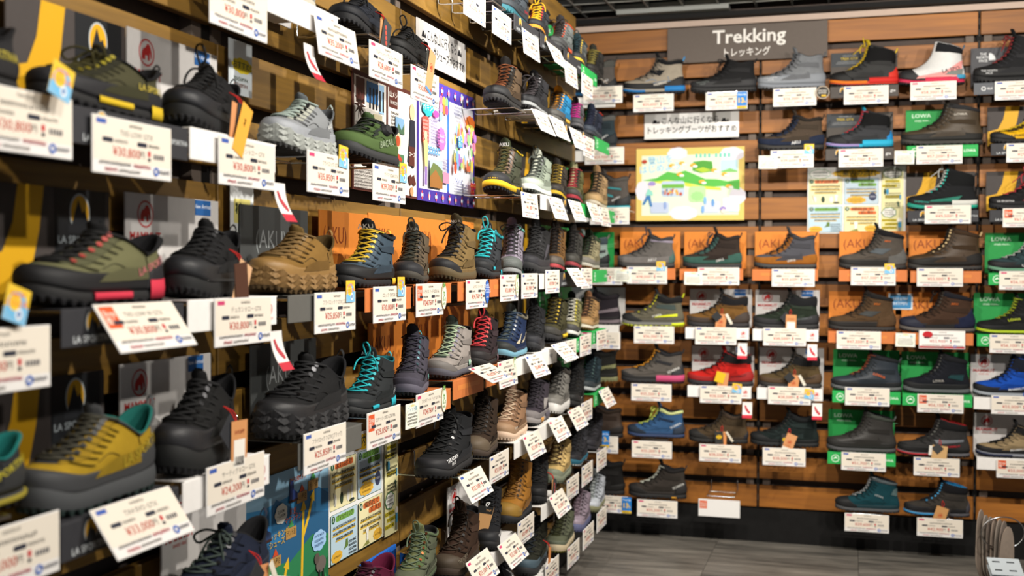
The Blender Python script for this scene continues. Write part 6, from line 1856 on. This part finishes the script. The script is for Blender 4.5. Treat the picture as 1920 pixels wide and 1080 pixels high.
# pale map poster on the back wall
W, H = .486, .328
F = Flat().rect('dcc06a', 0, 0, W, H).rect('d8e6cc', 0, -.004, W - .05, H - .056)
for sx, sy, a, b in ((-.06, .15, .05, .03), (.2, .14, .06, .035), (-.23, -.03, .035, .05), (-.03, -.14, .07, .035), (.23, -.06, .04, .04)):
    F.cloud('dcd8e2', sx * .93, sy * .93, a * .9, b * .9, 7, .08)
F.poly('58b34a', [(-.215, .02), (-.15, .03), (-.10, .058), (-.06, .05), (-.02, .062), (.03, .04), (.07, .022), (.12, .02), (.17, .01), (.222, .018), (.222, -.03), (.15, -.012), (.08, -.016), (.02, .0), (-.05, .012), (-.12, .012)])
F.poly('cfd94a', [(-.18, .012), (-.1, .02), (-.03, .01), (.05, -.008), (.14, -.018), (.14, -.03), (.05, -.022), (-.04, -.004), (-.12, .004)])
F.poly('4f9a3a', [(.015, .10), (.06, .105), (.10, .10), (.105, .055), (.05, .048), (.012, .06)]).poly('a8c43a', [(.02, .065), (.06, .075), (.10, .06), (.06, .05)])
F.rect('b8d6e0', .175, .08, .075, .05, .006).poly('7fbf6a', [(.14, .055), (.18, .068), (.212, .056), (.212, .05), (.14, .05)])
F.text('e9f0f4', '登山を\nはじめよう!', -.13, .092, .028, .03, rot=.10).text('7fb8d8', '登山を\nはじめよう!', -.13, .092, .028, .006, rot=.10)
for k in range(8):
    F.rect('6fc4b0', .03 + k * .019 + (k > 3) * .012, .127, .010, .018)
F.rect('b8c8dc', -.075, -.020, .105, .070, .012).rect('6fae4a', -.075, -.008, .10, .018)
rnd = random.Random(9)
for k in range(22):
    F.disc(('c86a4a', 'd8a84a', '8a9ab8', 'b8584a', 'e0d8c8', '6a8aa8')[k % 6], -.12 + rnd.random() * .09, -.046 + rnd.random() * .022, .006, .008, n=8)
F.rect('b4dca0', .035, -.045, .075, .07, .014).cloud('9ccf8a', .035, -.055, .028, .020)
F.rect('b8c4dc', -.135, -.105, .085, .05, .008).rect('c8cfe4', .10, -.105, .07, .05, .006).rect('e4e2e2', .185, -.095, .075, .06, .006).rect('c8dce0', .195, -.11, .04, .035)
F.poly('3f78b0', [(-.215, -.09), (-.195, -.05), (-.178, -.05), (-.168, -.10), (-.178, -.10), (-.188, -.065), (-.205, -.092)]).poly('8fcfc0', [(-.20, -.05), (-.19, -.02), (-.172, -.02), (-.165, -.048)]).disc('ecd9cc', -.165, -.012, .018).disc('9a8ac8', -.17, .004, .018, .010)
for x, y in ((-.08, .085), (-.035, .095), (.015, .085), (-.045, .045), (.11, .060), (.155, .042), (.055, .010), (.175, -.012)):
    F.disc('e6ab3a', x, y, .014, .008, n=10).rect('ecebe6', x + .010, y - .006, .020, .010, .004)
for x, y, c in ((.06, -.115, '7aa8e0'), (-.11, -.095, '8aa0d0'), (.105, -.085, '6a9ad0'), (.07, -.075, '7ab0e0')):
    F.disc(c, x, y, .007, .018, n=10)
F.disc('9a8ac8', .150, -.112, .014, .010).disc('ecdccc', .152, -.124, .010)
F.disc('b0432f', -.205, .105, .012, .009)
sheet('map_poster', 'yellow edged pale green map poster on the back wall', 'poster', (-.699, ON_B, 1.594), 0, W, H, mat('dcc06a', 'poster'), F)

# blue shoe box boards under the fitting guide
F = Flat().text('dfe8f2', 'Columbia', .01, .02, .022, .008).poly('dfe8f2', [(-.072, .020), (-.066, .028), (-.060, .020), (-.066, .012)])
sheet('blue_brand_board', 'bright blue brand board under the white fitting guide', 'display board', (WALL_X + .035, 2.52, .465), RZL, .21, .13, mat('1b62c0', 'board'), F, .006, 'brand display boards behind the footwear')
b = MB().box((-.085, -.002, -.05), (.085, .002, .05), .001)
o = link('blue_brand_board', mesh('blue_brand_board', b.v, b.f, False), None, mat('1f63b4', 'board'))
o.location, o.rotation_euler = (WALL_X + .06, 2.28, .43), (0, 0, RZL)
tag(o, 'plain blue board at the lower frame edge, left of the lettered blue board', 'display board', 'brand display boards behind the footwear')
q = MB()
q.add([(0, 0, 0), (.05, -.02, -.02), (.02, -.035, -.075), (-.015, -.004, -.085), (.004, .001, 0), (.054, -.019, -.02), (.024, -.034, -.075), (-.011, -.003, -.085)],
      [(0, 1, 2, 3), (7, 6, 5, 4), (0, 4, 5, 1), (1, 5, 6, 2), (2, 6, 7, 3), (3, 7, 4, 0)])
o = link('paper_flap', mesh('paper_flap', q.v, q.f, False), None, mat('1b6ad0', 'board'))
o.location, o.rotation_euler = (WALL_X + .055, 2.60, .515), (0, 0, RZL)
tag(o, 'folded bright blue paper flap beside the sage green boot', 'paper')

# ------------------------------------------------------------------ stickers, note cards, ribbons
def sticker(kind, label, loc, rz, roll=0.0):
    F = Flat()
    if kind == 'new':
        w, h = .040, .042
        F.rect('e3bd3a', 0, 0, w, h, .002).poly('7fb6d8', [(-.020, -.006), (.02, .0), (.02, -.021), (-.02, -.021)]).disc('6fb4dc', 0, -.001, .0165).disc('e9c23a', -.004, .002, .010)
        F.text('e2743a', 'NEW\nCOLOR', -.001, .006, .0075, .014, rot=.12).disc('dfe4ea', .006, -.010, .006, .007).disc('4a7ab0', .006, -.010, .003, .004)
        b = MB().box((-w / 2, 0, -h / 2), (w / 2, .0008, h / 2), .0003)
        col = 'e3bd3a'
    elif kind in ('oval_g', 'oval_b'):
        w, h = .034, .062
        t = np.linspace(0, 2 * math.pi, 24, endpoint=False)
        R = np.stack([w / 2 * np.cos(t), np.zeros(24), h / 2 * np.sin(t)], 1)
        b = MB().grid(np.array([R, R + (0, .0008, 0)]), wrap=True)
        b.add(R, [tuple(range(24))])
        col = 'c9b48a' if kind == 'oval_g' else '2f62b8'
        if kind == 'oval_g':
            F.disc('e6e8d8', 0, 0, w / 2 - .0012, h / 2 - .0012).text('4f8a2f', '屋\n久', 0, .012, .015, .02).scrawl('5f9a3f', 0, -.008, .022, .006, 1).scrawl('5f9a3f', 0, -.018, .020, .006, 2)
        else:
            F.disc('2f62b8', 0, 0, w / 2 - .0008, h / 2 - .0008).text('e4ecf6', 'わたし\nオススメ', 0, .008, .010, .02).scrawl('dfe6f0', 0, -.014, .02, .005, 2)
    elif kind == 'note':
        w, h = .078, .056
        F.rect('ecebe0', 0, 0, w - .003, h - .003).ring('9cb87a', 0, 0, .036, .0012, 16, .025).rect('e2cf8a', 0, .022, .02, .004).text('5a9ab0', 'フィット感', 0, .014, .008)
        for r in range(4):
            F.scrawl('6a6a60', 0, .004 - r * .007, .058, .0045, r)
        b = MB().box((-w / 2, 0, -h / 2), (w / 2, .0012, h / 2), .0004)
        col = 'e8e8dc'
    elif kind == 'percent':
        w, h = .042, .072
        F.rect('2478c4', 0, 0, w, h, .003).rect('e3bb2a', 0, -.030, w - .001, .011).text('e8eef4', 'Point Up', 0, .024, .0085, .012, w=.034).text('e8c22f', '13', -.005, -.002, .021, .03).text('e8c22f', '%', .013, -.007, .009, .02).scrawl('5a5a3a', 0, -.030, .03, .005, 1)
        b = MB().box((-w / 2, 0, -h / 2), (w / 2, .0010, h / 2), .0004)
        col = '2478c4'
    elif kind == 'leaf':
        w, h = .085, .085
        F.rect('dfe6dc', 0, 0, w - .002, h - .002).rect('4fa03f', .018, -.022, .044, .036, .004).rect('4fa03f', -.020, .0, .036, .009).scrawl('4a5a44', -.004, .024, .055, .008, 2).scrawl('e6efe2', .018, -.018, .03, .008, 3).poly('7fb83f', [(-.038, .034), (-.028, .026), (-.034, .01)])
        b = MB().box((-w / 2, 0, -h / 2), (w / 2, .0010, h / 2), .0004)
        col = 'dfe6dc'
    o = link({'new': 'sticker', 'oval_g': 'sticker', 'oval_b': 'sticker', 'note': 'note_card', 'percent': 'point_card', 'leaf': 'note_card'}[kind], mesh('sticker', b.v, b.f, False), None, mat(col, 'card'))
    o.location = loc
    o.rotation_euler = (0, roll, rz)
    tag(o, label, {'note': 'note card', 'percent': 'point card', 'leaf': 'note card'}.get(kind, 'sticker'), {'new': 'round motif stickers on the price cards', 'note': 'small note cards beside the price cards'}.get(kind))
    k = link('printed_face', F.mesh('printed_face'), o)
    return o


SH = {r[0]: r for r in ROWS}
short8 = lambda i: words(SH[i][2], 9)


def by_card(kind, i, dx, dz, label, roll=0.0, dy=0.0):
    r = SH[i]
    p = r[9]
    if r[1] == 'B':
        return sticker(kind, label, (p[0] + dx, p[1] - .0035 + dy, p[2] + dz), 0, roll)
    return sticker(kind, label, (p[0] + .0035 - dy, p[1] + dx, p[2] + dz), RZL, roll)


for i, dx, dz, ro in (('l33', .060, .038, 0), ('l34', .055, .036, 0), ('l23', .058, .038, .05), ('l24', .070, .030, 0), ('b7', .070, .040, .03), ('b13', .062, .040, 0), ('b16', .065, .032, 0), ('b26', .070, .030, .1), ('b27', .082, .010, .1)):
    by_card('new', i, dx, dz, 'yellow sticker by the ' + short8(i), ro)
by_card('new', 'l20', .040, .052, 'yellow sticker by the ' + short8('l20'), .3, dy=-.02)
for i, dx, dz, k in (('l35', .088, .006, 'oval_g'), ('l45', .088, .010, 'oval_g'), ('l37', .070, .005, 'oval_g'), ('l36', .080, .004, 'oval_b'), ('l47', .070, .010, 'oval_g')):
    by_card(k, i, dx, dz, ('green lettered' if k == 'oval_g' else 'blue') + ' oval sticker below the ' + short8(i))
for i, dx, dz in (('l45', -.120, -.004), ('b7', -.100, -.012), ('b9', -.135, -.008), ('b13', -.108, -.002), ('b14', -.108, -.010), ('b23', -.142, -.004)):
    by_card('note', i, dx, dz, 'small note card below the ' + short8(i), .02)
for i, dx, dz in (('b2', .066, .0), ('b47', .085, .0), ('l68', .0, .0)):
    r = SH[i]
    if i != 'l68':
        by_card('percent', i, dx, dz, 'blue percent card below the ' + short8(i))
sticker('percent', 'blue and yellow percent card by the corner, above the lower one', (-1.045, 4.985, .452), 0)
sticker('leaf', 'white and green leaf pattern note card behind the purple grey boot', (WALL_X + .02, 2.84, 1.075), RZL, .15)


def ribbon(label, loc, rz, M=None):
    """a paper strip that curls towards its red foot"""
    n = 8
    s = np.linspace(0, 1, n)
    w = .020
    L = np.stack([np.full(n, -w), -.024 * s**2.2, -.066 * s], 1)
    Rr = L + (2 * w, 0, 0)
    b = MB().grid(np.stack([L, Rr], 1))
    b.grid(np.stack([Rr, L], 1) + np.array([0, .0008, 0]))
    o = link('fit_tag', b.mesh('fit_tag'), None, mat('ddd8d4', 'paper'))
    o.location, o.rotation_euler = loc, (0, 0, rz)
    tag(o, label, 'tag', 'foot print tags under the white lips')
    q = MB()
    k = np.linspace(.80, 1, 4)
    A = np.stack([np.full(4, -w), -.024 * k**2.2 - .0006, -.066 * k - .0002], 1)
    q.grid(np.stack([A, A + (2 * w, 0, 0)], 1))
    link('red_foot_band', q.mesh('red_foot_band'), o, mat('b8283a', 'paper'))
    q = MB()
    P = [(-.012, .22), (-.006, .20), (.0, .40), (.012, .60), (.014, .70), (.008, .74), (-.002, .62), (-.008, .48)]
    q.add([(x, -.024 * t**2.2 - .0007, -.066 * t) for x, t in P], [tuple(range(8))])
    link('red_sole_print', q.mesh('red_sole_print', False), o, mat('b03a44', 'paper'))
    return o


for i, t in (('l11', 'pale grey shoe at the top'), ('l22', 'black shoe with the yellow hang tag'), ('l32', 'black shoe with the brown hang tag')):
    r = SH[i]
    p = r[9]
    ribbon('curled white foot tag below the ' + t, (p[0] - .004, p[1] + (.115 if i != 'l11' else -.10), p[2] - .022), RZL)
for i in ('b20', 'b21', 'b26', 'b27'):
    p = SH[i][9]
    ribbon('white foot tag below the ' + short8(i), (p[0] + .115, p[1] - .004, p[2] - .028), 0)

# cards whose shoes lie outside the picture
price_card('price card at the top frame edge left of the pale grey shoe', (-.935, 1.626, 1.625), RZL, 0, 0, '30,800', 'b')
price_card('price card at the left frame edge beside the olive pink heeled shoe', (-.935, 1.085, 1.108), RZL, 0, 0, '30,800', 'b')
price_card('price card at the top frame edge above the white mountain sign', (-.935, 2.81, 1.889), RZL, 0, 0, '33,000', 'b')
sticker('new', 'yellow and blue round motif sticker at the left frame edge', (-.925, 1.105, 1.172), RZL, .3)
o = link('price_card', CARD_ME, None, M_CARD)
o.location = (-.540, 5.0, .172)
tag(o, 'blank white card with a small red stamp below the empty wires', 'price card', 'price cards under the footwear')
link('red_stamp', Flat().rect('d4694a', -.068, .014, .032, .034).scrawl('ecd8cc', -.068, .018, .024, .008, 1).scrawl('ecd8cc', -.068, .008, .024, .008, 2).mesh('red_stamp'), o).location = (0, -.0014, 0)
bracket('empty chrome wire bracket on the lowest plank of the back wall', (-.535, WALL_Y - .118, .225), 0)
# slips of white and blue card hung behind shoes
sheet('hand_lettered_card', 'white card with a yellow lettered cloud behind the lace loop', 'card', (WALL_X + .02, 1.90, 1.585), RZL, .085, .10, mat('c9d2d8', 'card'), Flat().cloud('d8c22a', .005, .005, .036, .014).text('2f4a3a', 'おすすめ!', .005, .005, .011, .012).scrawl('5a6a5a', .0, -.02, .05, .007, 1).scrawl('8a5a4a', .0, -.032, .05, .007, 2), .0012)
sheet('hand_lettered_card', 'white card with a small foot drawing below the black shoe of the second row', 'card', (WALL_X + .02, 1.905, 1.335), RZL, .085, .11, mat('d8dcdc', 'card'), Flat().rect('d9cf7a', .0, -.015, .06, .045, .003).scrawl('4a5a3a', -.01, -.01, .03, .02, 1).disc('d8c02a', .016, -.016, .012), .0012)
F = Flat().rect('3f86b8', 0, 0, .088, .058, .008).scrawl('dfeaf2', 0, .012, .06, .012, 1).scrawl('dfeaf2', 0, -.008, .06, .012, 2)
sheet('blue_note_board', 'blue rounded hand lettered note before the orange board of the navy heeled boot', 'note card', (.205, WALL_Y - .0305, 1.075), 0, .098, .068, mat('dfe8ec', 'card'), F, .0015)
t = np.linspace(0, 2 * math.pi, 20, endpoint=False)
R_ = np.stack([.028 * np.cos(t), np.zeros(20), .028 * np.sin(t)], 1)
b = MB().grid(np.array([R_, R_ + (0, .001, 0)]), wrap=True)
b.add(R_, [tuple(range(20))])
o = link('round_tag', b.mesh('round_tag', False), None, mat('2a2826', 'paper'))
o.location = (-.118, 4.985, 1.955)
tag(o, 'round black tag with yellow print right of the pale grey boot card', 'tag')
link('printed_face', Flat().ring('b8a894', 0, 0, .027, .003).scrawl('d8d4cc', 0, .008, .036, .008, 1).scrawl('d8d4cc', 0, -.002, .036, .008, 2).rect('c9a21c', .004, -.014, .02, .008, .003).mesh('printed_face'), o)

# maroon shoe top that peeks in at the bottom edge
# ------------------------------------------------------------------ insole rack by the right edge
cx, cy = .486, 4.25
st = empty('sample_stand', (cx, cy, 0), .12, 'low grey stand holding insoles and white plates at the lower right corner', 'stand')
world_box('stand_top', (-.06, -.12, .006), (.36, .12, .018), mat('5b5a58', 'board'), st, .003)
for x in (-.01, .40):
    for y in (-.10, .10):
        world_box('foot', (x - .012, y - .012, 0), (x + .012, y + .012, .006), mat('2a2a2b', 'steel'), st)


def insole_mesh():
    t = np.linspace(0, 2 * math.pi, 40, endpoint=False)
    u = (1 - np.cos(t)) / 2
    w = np.interp(u, [0, .1, .35, .5, .72, .9, 1], [0, .026, .028, .029, .044, .034, 0])
    e = np.power(np.clip(1 - np.power(np.abs(np.cos(t)), 2.6), 0, 1), .5)
    w = np.interp(u, [0, .15, .4, .72, 1], [.030, .031, .030, .045, .034]) * e
    P = np.stack([w * np.sign(np.sin(t)) + .006 * np.sin(u * 3), np.zeros(40), -u[::1] * .265], 1)
    P2 = P + np.array([0, .004, 0])
    bend = lambda Q: Q + np.stack([np.zeros(len(Q)), .010 * np.sin(-Q[:, 2] / .265 * 3.1), np.zeros(len(Q))], 1)
    b = MB().grid(np.array([bend(P), bend(P2)]), wrap=True)
    b.add(bend(P), [tuple(range(39, -1, -1))])
    b.add(bend(P2), [tuple(range(40))])
    return b.mesh('insole')


INS = insole_mesh()
ring_z = .350
b = MB()
t = np.linspace(0, 2 * math.pi, 33)
b.tube([(0, .02, -.284), (0, .02, -.15), (0, .02, -.06)], .003, 6)
b.tube(np.stack([.075 * np.cos(t), .012 * np.sin(t) * 0 + .0 * t, .055 * np.sin(t)], 1), .0022, 6, cap=False)
o = link('steel_ring', b.mesh('steel_ring'), None, M_CHROME)
o.location, o.rotation_euler = (cx + .025, cy, ring_z - .045), (0, 0, .3)
tag(o, 'steel ring that gathers the insole samples at the lower right', 'ring')
for k in range(7):
    rz = 1.02 if k else .62
    s = .0165 * k - .050 - (.014 if k == 0 else 0)
    dx, dy, tilt, dz = -math.sin(rz) * s, math.cos(rz) * s, (.03, -.06, -.10, -.14, -.18, -.22, -.12)[k], (-.012, .0, .003, .003, .006, .009, .026)[k]
    q = link('insole_sample', INS, None, mat(('8a7c70', '7d7168', '8a8076')[k % 3], 'suede'))
    q.location = (cx + dx, cy + dy, ring_z + dz)
    q.rotation_euler = (0, tilt, rz)
    tag(q, ('frontmost wide taupe insole hanging from the steel ring', 'second taupe insole behind the front one on the ring', 'third taupe insole on the steel ring', 'middle taupe insole on the steel ring',
            'fifth taupe insole leaning on the steel ring', 'sixth taupe insole leaning to the right on the ring', 'rearmost taupe insole standing highest on the ring')[k], 'insole', 'insole samples on the steel ring')
for k, z in enumerate((.185, .163)):
    b = MB().box((-.052, -.045, -.0025), (.052, .045, .0025), .0012)
    q = link('white_plate', mesh('white_plate', b.v, b.f, False), None, mat('b9c2c8', 'card'))
    q.location, q.rotation_euler = (cx + .020, cy - .115 - .012 * k, z + .03), (.42, .02, .12)
    tag(q, ('upper' if k == 0 else 'lower') + ' white slotted plate right of the taupe insoles', 'plate', 'white slotted plates')
    for sx in (-.026, .020):
        for sy in (-.022, .022):
            world_box('slot', (sx - .012, sy - .003, .0022), (sx + .012, sy + .003, .0034), mat('3a3f42', 'plain'), q)
b = MB().box((-.046, -.03, 0), (.046, .03, .160), .002)
q = link('size_chart_box', mesh('size_chart_box', b.v, b.f, False), None, mat('a9adb0', 'card'))
q.location, q.rotation_euler = (cx + .030, cy - .105, .019), (0, 0, .12)
tag(q, 'white box with a printed size grid under the slotted plates', 'box')
F = Flat().rect('c9c4c2', .010, 0, .054, .07).rect('3a4254', -.024, 0, .016, .07)
for r in range(5):
    F.rect('8a6a6a', .012, -.026 + r * .013, .046, .001)
    F.rect('8a8a90', -.008 + r * .010, 0, .001, .062)
link('printed_grid', F.mesh('printed_grid'), q).location = (0, -.0305, .110)
for k, (dx, dy) in enumerate(((.122, .0), (.134, .012))):
    b = MB()
    s = np.linspace(0, math.pi, 10)
    R = np.stack([.022 * np.cos(s), np.zeros(10),   .27 - .07 * k + .022 * np.sin(s)], 1)
    R = np.concatenate([[(.022, 0, 0)], R, [(-.022, 0, 0)]])
    b.grid(np.array([R, R + (0, .006, 0)]))
    b.add(R, [tuple(range(12))]); b.add(R + (0, .006, 0), [tuple(range(11, -1, -1))])
    q = link('grey_divider', b.mesh('grey_divider', False), None, mat('85878a', 'board'))
    q.location, q.rotation_euler = (cx + dx, cy + dy, .019), (0, 0, 1.25)
    tag(q, ('taller' if k == 0 else 'shorter') + ' round topped grey divider standing beside the insoles', 'divider')
r = empty('lattice_stand', (cx + .185, cy - .06, .040), .1, 'white triangular lattice stand cut by the right frame edge', 'stand')
for k in range(4):
    b = MB().tube([(-.055 + .028 * k, 0, 0), (.035 + .020 * k, .01, .285 - .02 * k)], .0055, 6)
    link('strut', b.mesh('strut'), r, mat('b5b0ac', 'card'))
for k in range(4):
    b = MB().tube([(-.055 + .022 * k, -.004, .055 * k), (.10, .012, .055 * k - .02)], .0045, 6)
    link('strut', b.mesh('strut'), r, mat('a8a39f', 'card'))
b = MB().add([(-.05, .012, .0), (.12, .016, .0), (.12, .016, .23), (.045, .014, .23), (-.05, .018, .0), (.12, .022, .0), (.12, .022, .23), (.045, .020, .23)], [(0, 1, 2, 3), (7, 6, 5, 4), (0, 3, 7, 4), (0, 4, 5, 1), (1, 5, 6, 2), (2, 6, 7, 3)])
link('back_plate', b.mesh('back_plate', False), r, mat('9c9792', 'card'))
